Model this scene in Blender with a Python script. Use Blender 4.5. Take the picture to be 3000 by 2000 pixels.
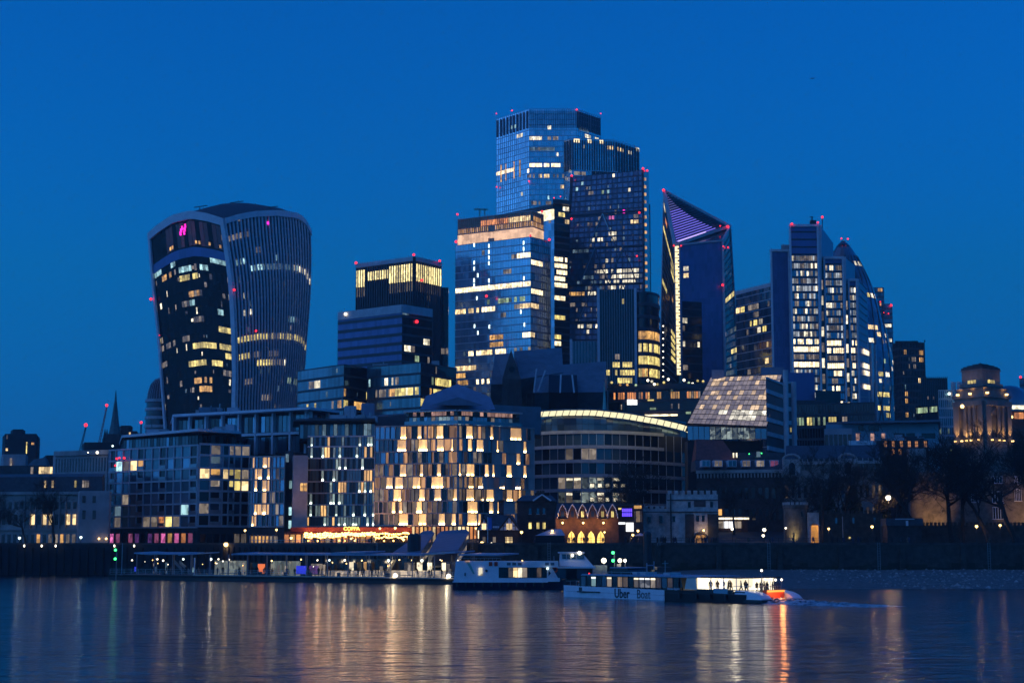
import bpy, bmesh, math, random
from mathutils import Vector, Matrix
for o in list(bpy.data.objects): bpy.data.objects.remove(o)
sc = bpy.context.scene
COL = sc.collection
RND = random.Random(11)
rad = math.radians

# ------------------------------------------------------------------ camera
EYE, FPX, PITCH = 7.5, 4783.0, math.atan(591 / 4783.0)      # eye above the water, focal length and tilt in photo pixels
cam = bpy.data.cameras.new('camera'); camo = bpy.data.objects.new('camera', cam); COL.objects.link(camo)
camo.location = (0, 0, EYE); camo.rotation_euler = (math.pi / 2 + PITCH, 0, 0)
cam.sensor_width = 36; cam.lens = FPX / 3000 * 36; cam.clip_start = 1; cam.clip_end = 60000
sc.camera = camo

# ------------------------------------------------------------------ sky, dusk glow, exposure
EXPO = 3.65
sc.view_settings.view_transform = 'Standard'; sc.view_settings.look = 'None'
sc.view_settings.gamma = 1; sc.view_settings.use_curve_mapping = False
sc.view_settings.exposure = EXPO
EM = 2 ** -EXPO                                              # lamp strengths below are written for the exposed picture
world = bpy.data.worlds.new('World'); sc.world = world; world.use_nodes = True
nt = world.node_tree; bg = nt.nodes['Background']
sky = nt.nodes.new('ShaderNodeTexSky'); sky.sky_type = 'NISHITA'; sky.sun_disc = False
sky.sun_elevation = rad(-0.7); sky.sun_rotation = rad(-104); sky.ozone_density = 4.5; sky.air_density = 1.0; sky.dust_density = 0.3
geo = nt.nodes.new('ShaderNodeTexCoord'); sep = nt.nodes.new('ShaderNodeSeparateXYZ'); cmb = nt.nodes.new('ShaderNodeCombineXYZ')
mx = nt.nodes.new('ShaderNodeMath'); mx.operation = 'MAXIMUM'; mx.inputs[1].default_value = 0.165
nt.links.new(geo.outputs['Generated'], sep.inputs[0]); nt.links.new(sep.outputs[0], cmb.inputs[0]); nt.links.new(sep.outputs[1], cmb.inputs[1])
nt.links.new(sep.outputs[2], mx.inputs[0]); nt.links.new(mx.outputs[0], cmb.inputs[2]); nt.links.new(cmb.outputs[0], sky.inputs[0])
tint = nt.nodes.new('ShaderNodeMix'); tint.data_type = 'RGBA'; tint.blend_type = 'MULTIPLY'; tint.inputs[0].default_value = 1
tint.inputs[7].default_value = (0.012, 0.70, 0.86, 1)
nt.links.new(sky.outputs[0], tint.inputs[6]); nt.links.new(tint.outputs[2], bg.inputs[0]); bg.inputs[1].default_value = 0.15
sun = bpy.data.lights.new('sun', 'SUN'); sun.energy = 0.0105; sun.angle = rad(110); sun.color = (1.0, 0.82, 0.66)
suno = bpy.data.objects.new('sun', sun); COL.objects.link(suno)
suno.rotation_euler = (rad(60), 0, rad(-60))                 # the last glow, low behind the photographer's left shoulder
sc.cycles.use_denoising = True; sc.cycles.max_bounces = 6; sc.cycles.diffuse_bounces = 2; sc.cycles.glossy_bounces = 3
sc.cycles.caustics_reflective = False; sc.cycles.caustics_refractive = False; sc.cycles.sample_clamp_indirect = 3.0

# ------------------------------------------------------------------ pixels (3000 x 2000 photo) <-> place
CP, SP = math.cos(PITCH), math.sin(PITCH)
def P(x, y, D):
    k = D / (FPX * CP - (1000 - y) * SP)
    return Vector(((x - 1500) * k, D, EYE + (FPX * SP + (1000 - y) * CP) * k))
def Zp(y, D): return P(1500, y, D).z
def XY(x, D, y=1450):
    p = P(x, y, D); return (p.x, p.y)
def proj(p):
    dz = p[2] - EYE; f = p[1] * CP + dz * SP; u = -p[1] * SP + dz * CP
    return 1500 + p[0] / f * FPX, 1000 - u / f * FPX

# ------------------------------------------------------------------ materials
MATS = {}
def new_mat(name):
    m = bpy.data.materials.new(name); m.use_nodes = True; MATS[name] = m
    return m, m.node_tree, m.node_tree.nodes['Principled BSDF']
def mat(name, col, rough=0.7, metal=0.0, var=0.25, scale=0.35, bump=0.0, spec=0.5, island=0.0, streak=1.0):
    m, t, b = new_mat(name)
    b.inputs['Roughness'].default_value = rough; b.inputs['Metallic'].default_value = metal
    b.inputs['Specular IOR Level'].default_value = spec
    tc = t.nodes.new('ShaderNodeTexCoord'); mp = t.nodes.new('ShaderNodeMapping'); mp.inputs['Scale'].default_value = (scale, scale, scale / streak)
    g = t.nodes.new('ShaderNodeNewGeometry')
    t.links.new(g.outputs['Position'], mp.inputs[0])
    n = t.nodes.new('ShaderNodeTexNoise'); n.inputs['Detail'].default_value = 6; n.inputs['Roughness'].default_value = 0.65; n.inputs['Scale'].default_value = 1
    t.links.new(mp.outputs[0], n.inputs['Vector'])
    r = t.nodes.new('ShaderNodeMapRange'); r.inputs[1].default_value = 0.3; r.inputs[2].default_value = 0.7
    r.inputs[3].default_value = 1 - var; r.inputs[4].default_value = 1 + var
    t.links.new(n.outputs['Fac'], r.inputs[0]); fac = r.outputs[0]
    if island:
        q = t.nodes.new('ShaderNodeMapRange'); q.inputs[3].default_value = 1 - island; q.inputs[4].default_value = 1 + island
        t.links.new(g.outputs['Random Per Island'], q.inputs[0])
        k = t.nodes.new('ShaderNodeMath'); k.operation = 'MULTIPLY'; t.links.new(fac, k.inputs[0]); t.links.new(q.outputs[0], k.inputs[1]); fac = k.outputs[0]
        q2 = t.nodes.new('ShaderNodeMapRange'); q2.inputs[3].default_value = max(0.02, rough - 0.06); q2.inputs[4].default_value = rough + 0.08
        t.links.new(g.outputs['Random Per Island'], q2.inputs[0]); t.links.new(q2.outputs[0], b.inputs['Roughness'])
    mm = t.nodes.new('ShaderNodeVectorMath'); mm.operation = 'SCALE'; mm.inputs[0].default_value = col[:3]
    t.links.new(fac, mm.inputs['Scale']); t.links.new(mm.outputs[0], b.inputs['Base Color'])
    if bump:
        bp = t.nodes.new('ShaderNodeBump'); bp.inputs['Strength'].default_value = bump; bp.inputs['Distance'].default_value = 0.2
        t.links.new(n.outputs['Fac'], bp.inputs['Height']); t.links.new(bp.outputs[0], b.inputs['Normal'])
    return m
def lit(name, col, s, var=0.6, cells=(1.4, 1.4, 1.1), deep=0.55, base=(0.05, 0.05, 0.05), light=False):
    """a lit window: an uneven room behind glass, each pane with its own brightness"""
    m, t, b = new_mat(name)
    b.inputs['Base Color'].default_value = (*base, 1); b.inputs['Roughness'].default_value = 0.25
    oi = t.nodes.new('ShaderNodeObjectInfo'); g = t.nodes.new('ShaderNodeNewGeometry')
    mp = t.nodes.new('ShaderNodeMapping'); mp.inputs['Scale'].default_value = cells; t.links.new(g.outputs['Position'], mp.inputs[0])
    v = t.nodes.new('ShaderNodeTexVoronoi'); v.distance = 'CHEBYCHEV'; v.inputs['Scale'].default_value = 0.6; t.links.new(mp.outputs[0], v.inputs['Vector'])
    sx = t.nodes.new('ShaderNodeSeparateColor'); t.links.new(v.outputs['Color'], sx.inputs[0])
    r1 = t.nodes.new('ShaderNodeMapRange'); r1.inputs[3].default_value = 1 - deep; r1.inputs[4].default_value = 1 + deep * 0.7; t.links.new(sx.outputs[0], r1.inputs[0])
    r2 = t.nodes.new('ShaderNodeMapRange'); r2.inputs[3].default_value = 1.35 * s * (1 - var); r2.inputs[4].default_value = 1.35 * s * (1 + var * 0.6); t.links.new(oi.outputs['Random'], r2.inputs[0])
    k = t.nodes.new('ShaderNodeMath'); k.operation = 'MULTIPLY'; t.links.new(r1.outputs[0], k.inputs[0]); t.links.new(r2.outputs[0], k.inputs[1])
    k2 = t.nodes.new('ShaderNodeMath'); k2.operation = 'MULTIPLY'; k2.inputs[1].default_value = EM; t.links.new(k.outputs[0], k2.inputs[0])
    b.inputs['Emission Color'].default_value = (*col, 1); t.links.new(k2.outputs[0], b.inputs['Emission Strength'])
    m.cycles.emission_sampling = 'FRONT' if light else 'NONE'
    return m
def lamp_mat(name, col, s, light=False):
    m, t, b = new_mat(name)
    b.inputs['Base Color'].default_value = (0.01, 0.01, 0.01, 1); b.inputs['Emission Color'].default_value = (*col, 1)
    b.inputs['Emission Strength'].default_value = s * EM
    m.cycles.emission_sampling = 'FRONT' if light else 'NONE'
    return m
# stone, metal, paint
mat('concrete', (0.36, 0.35, 0.34), 0.85, var=0.3, scale=0.25, bump=0.15)
mat('pale_stone', (0.38, 0.355, 0.32), 0.85, var=0.35, scale=0.3, bump=0.2, streak=3)
mat('dark_stone', (0.07, 0.067, 0.062), 0.9, var=0.5, scale=0.5, bump=0.4, streak=2)
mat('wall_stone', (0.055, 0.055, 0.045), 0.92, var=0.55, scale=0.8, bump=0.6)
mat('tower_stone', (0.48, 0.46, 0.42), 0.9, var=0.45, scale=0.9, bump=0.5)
mat('brick', (0.11, 0.055, 0.038), 0.9, var=0.45, scale=0.9, bump=0.4)
mat('dark_brick', (0.06, 0.042, 0.036), 0.9, var=0.5, scale=0.9, bump=0.4)
mat('slate', (0.06, 0.065, 0.075), 0.7, var=0.4, scale=1.2, bump=0.4)
mat('blue_roof', (0.22, 0.25, 0.32), 0.55, var=0.25, scale=0.4)
mat('lead_roof', (0.12, 0.17, 0.20), 0.55, var=0.3, scale=0.3)
mat('red_tile', (0.20, 0.06, 0.05), 0.85, var=0.4, scale=1)
mat('copper_green', (0.16, 0.48, 0.40), 0.7, var=0.25, scale=1)
mat('white_frame', (0.68, 0.69, 0.70), 0.5, var=0.12, scale=0.3)
mat('grey_frame', (0.46, 0.47, 0.48), 0.5, var=0.2, scale=0.3)
mat('dark_frame', (0.035, 0.037, 0.042), 0.5, var=0.3, scale=0.3)
mat('steel', (0.32, 0.33, 0.35), 0.35, metal=0.8, var=0.2, scale=0.5)
mat('black_steel', (0.02, 0.021, 0.023), 0.45, var=0.3, scale=0.8)
mat('brown_metal', (0.08, 0.055, 0.045), 0.5, var=0.3, scale=0.4)
mat('dark_wall', (0.03, 0.031, 0.034), 0.8, var=0.4, scale=0.4, bump=0.2)
mat('navy_paint', (0.02, 0.03, 0.07), 0.35, var=0.2, scale=1)
mat('white_paint', (0.78, 0.80, 0.82), 0.3, var=0.08, scale=0.8)
mat('cream_paint', (0.70, 0.66, 0.55), 0.5, var=0.12, scale=0.8)
mat('teal_panel', (0.20, 0.42, 0.48), 0.5, var=0.12, scale=0.3)
mat('asphalt', (0.03, 0.03, 0.031), 0.9, var=0.3, scale=0.6, bump=0.2)
mat('bark', (0.035, 0.028, 0.022), 0.95, var=0.4, scale=3, bump=0.4)
mat('evergreen', (0.03, 0.05, 0.025), 0.9, var=0.5, scale=2)
mat('timber', (0.015, 0.014, 0.012), 0.9, var=0.5, scale=1.2, bump=0.4, streak=4)
mat('wood_dark', (0.045, 0.03, 0.02), 0.8, var=0.4, scale=1.5)
mat('render_white', (0.72, 0.72, 0.74), 0.85, var=0.1, scale=1)
mat('deck', (0.16, 0.15, 0.14), 0.85, var=0.3, scale=1)
mat('canvas', (0.35, 0.38, 0.45), 0.8, var=0.15, scale=1)
mat('cloth_dark', (0.018, 0.018, 0.022), 0.95, var=0.4, scale=3)
mat('cloth_blue', (0.03, 0.04, 0.08), 0.95, var=0.4, scale=3)
mat('cloth_tan', (0.16, 0.12, 0.08), 0.95, var=0.4, scale=3)
mat('red_paint', (0.55, 0.05, 0.02), 0.5, var=0.15, scale=1)
mat('orange_paint', (0.75, 0.10, 0.02), 0.5, var=0.15, scale=1)
mat('copper_skin', (0.45, 0.30, 0.20), 0.5, var=0.2, scale=0.5)
# glass by reflected dusk: dark body, mirror-like skin
mat('glass_dark', (0.006, 0.008, 0.012), 0.10, var=0.3, scale=0.05, spec=0.6, island=0.5)
mat('glass_blue', (0.03, 0.06, 0.09), 0.10, metal=0.0, var=0.25, scale=0.05, spec=1.3, island=0.35)
mat('glass_mirror', (0.68, 0.78, 0.82), 0.12, metal=0.8, var=0.2, scale=0.04, spec=0.8, island=0.22)
mat('glass_sky', (0.28, 0.37, 0.45), 0.14, metal=0.7, var=0.25, scale=0.04, spec=0.8, island=0.3)
mat('glass_teal', (0.12, 0.21, 0.24), 0.12, metal=0.5, var=0.3, scale=0.05, spec=0.8, island=0.4)
mat('glass_brown', (0.012, 0.009, 0.008), 0.12, var=0.3, scale=0.05, spec=0.5, island=0.5)
mat('panel_navy', (0.10, 0.14, 0.30), 0.35, metal=0.3, var=0.15, scale=0.06, spec=0.5, island=0.2)
mat('glass_black', (0.004, 0.005, 0.007), 0.2, var=0.3, scale=0.05, spec=0.12, island=0.5)
mat('lodging_stone', (0.15, 0.135, 0.11), 0.92, var=0.5, scale=0.7, bump=0.6)
mat('deep_red', (0.16, 0.02, 0.012), 0.7, var=0.2)
# light
lit('lit_hot', (1.0, 0.78, 0.45), 1.8, var=0.45)
lit('lit_warm', (1.0, 0.70, 0.33), 1.05, var=0.6)
lit('lit_amber', (1.0, 0.52, 0.14), 0.60, var=0.6)
lit('lit_orange', (1.0, 0.36, 0.10), 0.6, var=0.6)
lit('lit_yellow', (1.0, 0.78, 0.24), 0.75, var=0.6)
lit('lit_white', (1.0, 0.88, 0.62), 1.0, var=0.75)
lit('lit_cool', (0.55, 0.95, 1.0), 0.6, var=0.8)
lit('lit_green', (0.70, 0.95, 0.55), 0.35, var=0.8)
lit('lit_dim', (1.0, 0.80, 0.60), 0.16, var=0.8)
lit('lit_dimcool', (0.5, 0.8, 1.0), 0.12, var=0.8)
lit('lit_pink', (1.0, 0.20, 0.55), 0.5, var=0.5)
lit('lit_magenta', (1.0, 0.02, 0.55), 1.4, var=0.2)
lit('lit_violet', (0.35, 0.20, 1.0), 1.1, var=0.2)
lit('lit_copper', (1.0, 0.60, 0.36), 0.72, var=0.15, cells=(0.6, 0.6, 0.6), deep=0.3)
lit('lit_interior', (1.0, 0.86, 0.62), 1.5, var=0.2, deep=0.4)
lit('lit_curtain', (1.0, 0.54, 0.17), 0.75, var=0.5, cells=(2.2, 2.2, 0.3), deep=0.4, base=(0.6, 0.5, 0.35))
lit('lit_kiosk', (0.75, 0.85, 0.72), 0.10, var=0.5, cells=(2.5, 2.5, 1.5), deep=0.7)
lamp_mat('lamp_warm', (1.0, 0.60, 0.20), 5, True)
lamp_mat('lamp_white', (1.0, 0.88, 0.66), 4.5, True)
lamp_mat('lamp_cool', (0.75, 1.0, 0.95), 3)
lamp_mat('lamp_green', (0.05, 1.0, 0.2), 4)
lamp_mat('lamp_red', (1.0, 0.02, 0.035), 3.2)
lamp_mat('bulb', (1.0, 0.46, 0.11), 9)
lit('sill_light', (1.0, 0.62, 0.24), 17, var=.75, cells=(.05, .05, .05), deep=0, light=True)
lit('sill_light_cool', (0.80, 1.0, 0.82), 5.5, var=.8, cells=(.05, .05, .05), deep=0, light=True)
lamp_mat('canopy_light', (1.0, 0.90, 0.55), 1.15)
lamp_mat('sign_yellow', (1.0, 0.75, 0.12), 3)
lamp_mat('sign_blue', (0.12, 0.06, 1.0), 2.2)
lamp_mat('sign_violet', (0.28, 0.05, 1.0), 1.6)
lamp_mat('screen_white', (0.95, 0.97, 1.0), 1.6)
lamp_mat('screen_orange', (1.0, 0.22, 0.06), 0.9)
lamp_mat('screen_blue', (0.04, 0.06, 1.0), 0.7)
lamp_mat('led_violet', (0.22, 0.18, 1.0), 1.15)
lamp_mat('stair_glow', (1.0, 0.78, 0.40), 1.9)

# ------------------------------------------------------------------ meshes, things and parts
class MB:
    def __init__(s): s.v, s.f = [], []
    def hexa(s, a, b):                                     # a, b: four points each, opposite quads
        n = len(s.v); s.v += [tuple(p) for p in a] + [tuple(p) for p in b]
        s.f += [(n+3, n+2, n+1, n), (n+4, n+5, n+6, n+7)] + [(n+i, n+(i+1) % 4, n+4+(i+1) % 4, n+4+i) for i in range(4)]
        return s
    def box(s, x0, x1, y0, y1, z0, z1):
        return s.hexa([(x0,y0,z0),(x1,y0,z0),(x1,y1,z0),(x0,y1,z0)], [(x0,y0,z1),(x1,y0,z1),(x1,y1,z1),(x0,y1,z1)])
    def prism(s, pts, z0, z1):                             # z1 may be a number or one height for each corner
        n, k = len(s.v), len(pts); zt = z1 if isinstance(z1, (list, tuple)) else [z1] * k
        s.v += [(p[0], p[1], z0) for p in pts] + [(p[0], p[1], z) for p, z in zip(pts, zt)]
        s.f += [tuple(range(n+k-1, n-1, -1)), tuple(range(n+k, n+2*k))] + [(n+i, n+(i+1) % k, n+k+(i+1) % k, n+k+i) for i in range(k)]
        return s
    def quad(s, *p):
        n = len(s.v); s.v += [tuple(q) for q in p]; s.f.append(tuple(range(n, n+len(p)))); return s
    def bar(s, a, b, w, h=None):                           # square bar between two points
        a, b = Vector(a), Vector(b); d = (b - a).normalized()
        u = d.cross(Vector((0, 0, 1)));  u = u.normalized() if u.length > 1e-4 else Vector((1, 0, 0))
        v = d.cross(u).normalized(); h = h or w; q = [u*w/2+v*h/2, -u*w/2+v*h/2, -u*w/2-v*h/2, u*w/2-v*h/2]
        return s.hexa([a+k for k in q], [b+k for k in q])
    def tube(s, pts, r, k=6):
        n0 = len(s.v); pts = [Vector(p) for p in pts]; rs = r if isinstance(r, (list, tuple)) else [r] * len(pts)
        for i, p in enumerate(pts):
            d = (pts[min(i+1, len(pts)-1)] - pts[max(i-1, 0)]).normalized()
            u = d.cross(Vector((0.13, 0.31, 0.94))).normalized(); v = d.cross(u)
            s.v += [tuple(p + (u*math.cos(2*math.pi*j/k) + v*math.sin(2*math.pi*j/k)) * rs[i]) for j in range(k)]
        for i in range(len(pts)-1):
            for j in range(k):
                s.f.append((n0+i*k+j, n0+i*k+(j+1) % k, n0+(i+1)*k+(j+1) % k, n0+(i+1)*k+j))
        s.f += [tuple(range(n0+k-1, n0-1, -1)), tuple(range(n0+(len(pts)-1)*k, n0+len(pts)*k))]
        return s
    def lathe(s, c, prof, k=12):                           # prof: (radius, z) upward
        n0 = len(s.v)
        for r, z in prof:
            s.v += [(c[0]+r*math.cos(2*math.pi*j/k), c[1]+r*math.sin(2*math.pi*j/k), c[2]+z) for j in range(k)]
        for i in range(len(prof)-1):
            for j in range(k): s.f.append((n0+i*k+j, n0+i*k+(j+1) % k, n0+(i+1)*k+(j+1) % k, n0+(i+1)*k+j))
        s.f += [tuple(range(n0+k-1, n0-1, -1)), tuple(range(n0+(len(prof)-1)*k, n0+len(prof)*k))]
        return s
    def ball(s, c, r, k=8, squash=1.0):
        return s.lathe(c, [(max(r*math.sin(a), 0.02*r), -r*squash*math.cos(a)) for a in [math.pi*i/6 for i in range(7)]], k)
    def mesh(s, name, m):
        me = bpy.data.meshes.new(name); me.from_pydata(s.v, [], s.f); me.update()
        if m: me.materials.append(MATS[m])
        return me
WM = {}
def link(o, parent=None, world=None):
    COL.objects.link(o); world = world or Matrix.Identity(4)
    if parent is not None:
        o.parent = parent; o.matrix_parent_inverse = WM[parent.name].inverted()
    o.matrix_basis = world; WM[o.name] = world
    return o
def thing(name, label, cat, loc=(0, 0, 0), group=None, kind=None):
    o = bpy.data.objects.new(name, None); o.empty_display_size = 1
    link(o, None, Matrix.Translation(Vector(loc)))
    o['label'] = label; o['category'] = cat
    if group: o['group'] = group
    return o
def part(name, mb, m, parent, kind=None, label=None, smooth=False):
    me = mb if isinstance(mb, bpy.types.Mesh) else mb.mesh(name, m)
    if smooth: me.polygons.foreach_set('use_smooth', [True] * len(me.polygons))
    o = bpy.data.objects.new(name, me); link(o, parent)
    if kind: o['kind'] = kind
    if label: o['label'] = label
    return o
def struct(name, mb, m, label, kind='structure', smooth=False):
    o = part(name, mb, m, None, kind, None, smooth); o['label'] = label; o['category'] = name.replace('_', ' '); return o
def single(name, mb, m, label, cat, group=None, smooth=False):
    o = part(name, mb, m, None, None, None, smooth); o['label'] = label; o['category'] = cat
    if group: o['group'] = group
    return o
def placed(name, me, parent, world, label=None, cat=None, group=None):
    o = bpy.data.objects.new(name, me); link(o, parent, world)
    if label: o['label'] = label
    if cat: o['category'] = cat
    if group: o['group'] = group
    return o
def text_mesh(body, size, m, depth=0.03, bold=0.0):
    c = bpy.data.curves.new('lettering', 'FONT'); c.body = body; c.size = size; c.extrude = depth; c.offset = bold; c.resolution_u = 3
    c.align_x = 'CENTER'; c.align_y = 'CENTER'
    t = bpy.data.objects.new('lettering', c); COL.objects.link(t)
    bpy.context.view_layer.update()
    me = bpy.data.meshes.new_from_object(t.evaluated_get(bpy.context.evaluated_depsgraph_get())); bpy.data.objects.remove(t)
    me.materials.clear(); me.materials.append(MATS[m]); return me

class Face:
    """one outer face of a building: four corners (bottom left, bottom right, top right, top left) or a function of (u, v)"""
    def __init__(s, root, bl, br, tr, tl, rows, cols, fn=None):
        s.root, s.rows, s.cols, s.fn = root, rows, cols, fn; s.n = 0; s.cache = {}; s.used = set()
        s.c = [Vector(p) for p in (bl, br, tr, tl)] if fn is None else None
        s.rect = fn is None and (s.c[1]-s.c[0]-s.c[2]+s.c[3]).length < 0.01 and abs(s.c[3].x-s.c[0].x)+abs(s.c[3].y-s.c[0].y) < 1e-4
    def pos(s, u, v):
        if s.fn: return s.fn(u, v)
        a, b, c, d = s.c; return (a*(1-u)+b*u)*(1-v) + (d*(1-u)+c*u)*v
    def nor(s, u, v):
        e = 1e-3; du = s.pos(min(u+e, 1), v)-s.pos(max(u-e, 0), v); dv = s.pos(u, min(v+e, 1))-s.pos(u, max(v-e, 0))
        return du.cross(dv).normalized()
    def uv(s, x, y):
        u = v = 0.5
        for _ in range(12):
            e = 1e-3; q = proj(s.pos(u, v)); qu = proj(s.pos(u+e, v)); qv = proj(s.pos(u, v+e))
            a, b, c, d = (qu[0]-q[0])/e, (qv[0]-q[0])/e, (qu[1]-q[1])/e, (qv[1]-q[1])/e; det = a*d-b*c
            rx, ry = x-q[0], y-q[1]; u += (d*rx-b*ry)/det; v += (a*ry-c*rx)/det
            u = min(max(u, -0.5), 1.5); v = min(max(v, -0.5), 1.5)
        return u, v
    def slab(s, u0, u1, v0, v1, inn, out, m, name, parent=None, kind=None, label=None):
        """a thin box lying on the face between two (u, v) corners, from -inn to +out metres off the face"""
        parent = parent or s.root
        if s.rect:
            w = (s.c[1]-s.c[0]).length*(u1-u0); h = (s.c[3].z-s.c[0].z)*(v1-v0); key = (round(w, 3), round(h, 3), inn, out, m, name)
            me = s.cache.get(key)
            if me is None: me = s.cache[key] = MB().box(-w/2, w/2, -out, inn, -h/2, h/2).mesh(name, m)
            d = (s.c[1]-s.c[0]); p = s.pos((u0+u1)/2, (v0+v1)/2)
            o = placed(name, me, parent, Matrix.Translation(p) @ Matrix.Rotation(math.atan2(d.y, d.x), 4, 'Z'))
        else:
            q = [s.pos(u0, v0), s.pos(u1, v0), s.pos(u1, v1), s.pos(u0, v1)]; n = s.nor((u0+u1)/2, (v0+v1)/2)
            o = part(name, MB().hexa([p-n*inn for p in q], [p+n*out for p in q]), m, parent)
        if kind: o['kind'] = kind
        if label: o['label'] = label
        return o
    def strip(s, u0, u1, v0, v1, inn, out, m, name, n=10, parent=None, kind=None):
        """slab that follows a curved face"""
        mb = MB()
        for i in range(n):
            t0, t1 = i/n, (i+1)/n
            if (u1-u0)*40 > (v1-v0)*40: q = [(u0+(u1-u0)*t0, v0), (u0+(u1-u0)*t1, v0), (u0+(u1-u0)*t1, v1), (u0+(u1-u0)*t0, v1)]
            else: q = [(u0, v0+(v1-v0)*t0), (u1, v0+(v1-v0)*t0), (u1, v0+(v1-v0)*t1), (u0, v0+(v1-v0)*t1)]
            nn = [s.nor(min(max(a, .002), .998), min(max(b, .002), .998)) for a, b in q]; pp = [s.pos(a, b) for a, b in q]
            mb.hexa([p-k*inn for p, k in zip(pp, nn)], [p+k*out for p, k in zip(pp, nn)])
        return part(name, mb, m, parent or s.root, kind)
    def glaze(s, m, rows=None, cols=None, out=0.05, jit=0.012, name='glazing', gap=0.0):
        rows, cols = rows or s.rows, cols or s.cols; mb = MB()
        for r in range(rows):
            for c in range(cols):
                u0, u1, v0, v1 = (c+gap)/cols, (c+1-gap)/cols, (r+gap)/rows, (r+1-gap)/rows; n = s.nor((u0+u1)/2, (v0+v1)/2)
                j = [RND.uniform(-jit, jit) for _ in range(3)]
                mb.quad(s.pos(u0, v0)+n*(out+j[0]-j[2]), s.pos(u1, v0)+n*(out+j[1]-j[2]), s.pos(u1, v1)+n*(out+j[1]+j[2]), s.pos(u0, v1)+n*(out+j[0]+j[2]))
        return part(name, mb, m, s.root, 'stuff')
    def bands(s, m, h=0.3, out=0.12, rows=None, name='floor_band', lo=0, hi=None, curved=0, u0=0, u1=1):
        rows = rows or s.rows; k = h/2
        for r in range(lo, (hi if hi is not None else rows)+1):
            v0, v1 = max(0, (r-k)/rows), min(1, (r+k)/rows)
            if curved: s.strip(u0, u1, v0, v1, 0.02, out, m, name, curved)
            else: s.slab(u0, u1, v0, v1, 0.02, out, m, name)
    def mulls(s, m, w=0.12, out=0.2, cols=None, name='mullion', joined=True, v0=0, v1=1, ur=(0, 1)):
        cols = cols or s.cols; mb = MB()
        for c in range(cols+1):
            u = ur[0]+(ur[1]-ur[0])*c/cols; wu = (ur[1]-ur[0])*w/cols/2; a, b = max(0, u-wu), min(1, u+wu)
            if not joined: s.slab(a, b, v0, v1, 0.02, out, m, name); continue
            q = [s.pos(a, v0), s.pos(b, v0), s.pos(b, v1), s.pos(a, v1)]; n = s.nor(min(max(u, .01), .99), 0.5)
            mb.hexa([p-n*0.02 for p in q], [p+n*out for p in q])
        if joined: part(name, mb, m, s.root, 'stuff')
    def solid(s, back, m, name='body', n=14, inset=.25):
        """a closed block behind the face, its front following the face"""
        mb = MB(); off = [Vector((0, 0, 0)), Vector(back)]
        for o2 in off:
            for j in range(n+1):
                for i in range(n+1): u, v = i/n, j/n; p = s.pos(u, v)-s.nor(min(max(u, .01), .99), min(max(v, .01), .99))*inset+o2; mb.v.append(tuple(p))
        N = (n+1)**2; ring = [i for i in range(n+1)]+[j*(n+1)+n for j in range(1, n+1)]+[n*(n+1)+i for i in range(n-1, -1, -1)]+[j*(n+1) for j in range(n-1, 0, -1)]
        for j in range(n):
            for i in range(n): a = j*(n+1)+i; mb.f += [(a, a+1, a+n+2, a+n+1), (N+a+n+1, N+a+n+2, N+a+1, N+a)]
        for a, b2 in zip(ring, ring[1:]+ring[:1]): mb.f.append((a, N+a, N+b2, b2))
        return part(name, mb, m, s.root)
    def pane(s, c, r, m, n=1, out=0.1, gx=0.12, gy=0.2, name='lit_window'):
        if (c, r) in s.used or s.n > 295: return None
        for k in range(n): s.used.add((c+k, r))
        s.n += 1
        return s.slab((c+gx)/s.cols, (c+n-gx)/s.cols, (r+gy)/s.rows, (r+1-gy)/s.rows, 0.0, out, m, name)
    def lit(s, x0, x1, y, m, p=1.0, alt=None, n=1, y1=None):
        """light the windows that the photo shows lit between x0 and x1 in the storey at row y"""
        (ua, va), (ub, vb) = s.uv(x0, y), s.uv(x1, y if y1 is None else y1)
        c0, c1 = max(0, round(ua*s.cols)), min(s.cols, max(round(ub*s.cols), round(ua*s.cols)+1)); r = int((va+vb)/2*s.rows)
        if not 0 <= r < s.rows: return
        c = c0
        while c < c1:
            k = min(n, c1-c)
            if RND.random() < p: s.pane(c, r, RND.choice(alt) if alt and RND.random() < 0.45 else m, k, gx=.05, gy=.17)
            c += k
    def lits(s, rows, m='lit_warm', **kw):
        for t in rows: s.lit(*t[:3], t[3] if len(t) > 3 else m, t[4] if len(t) > 4 else 0.92, **kw)
    def sprinkle(s, n, mats, r0=0, r1=None, c0=0, c1=None):
        for _ in range(n): s.pane(RND.randrange(c0, c1 or s.cols), RND.randrange(r0, r1 or s.rows), RND.choice(mats), gx=RND.uniform(0.05, 0.35), gy=RND.uniform(0.12, 0.35))

GND = 7.2                                                     # level of the promenade above the water
def footprint(cs, back):
    """plan of a block from its visible corners (pixel column, distance, row) going left to right, closed behind"""
    pts = [XY(*c) for c in cs]; a, b = pts[0], pts[-1]; ka, kb = (1 + back / a[1]), (1 + back / b[1])
    return pts + [(b[0]*kb*0.995, b[1]*kb), (a[0]*ka*1.005, a[1]*ka)]
def block(root, cs, ytop, back=40, zb=None, m='glass_dark', name='body', rows=None, cols=(10, 10, 10), dref=None, ztop=None, fh=3.9):
    """a prism on the ground; returns a Face for each visible side, and its top height"""
    zt = ztop if ztop is not None else Zp(ytop, dref or cs[len(cs)//2][1]); zb = GND-1 if zb is None else zb
    rows = rows or max(1, round((zt-zb)/fh))
    pts = footprint(cs, back); part(name, MB().prism(pts, zb, zt-0.02), m, root)
    fs = []
    for i in range(len(cs)-1):
        a, b = pts[i], pts[i+1]
        fs.append(Face(root, (*a, zb), (*b, zb), (*b, zt), (*a, zt), rows, cols[i] if isinstance(cols, (list, tuple)) else cols))
    return fs, zt
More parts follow.
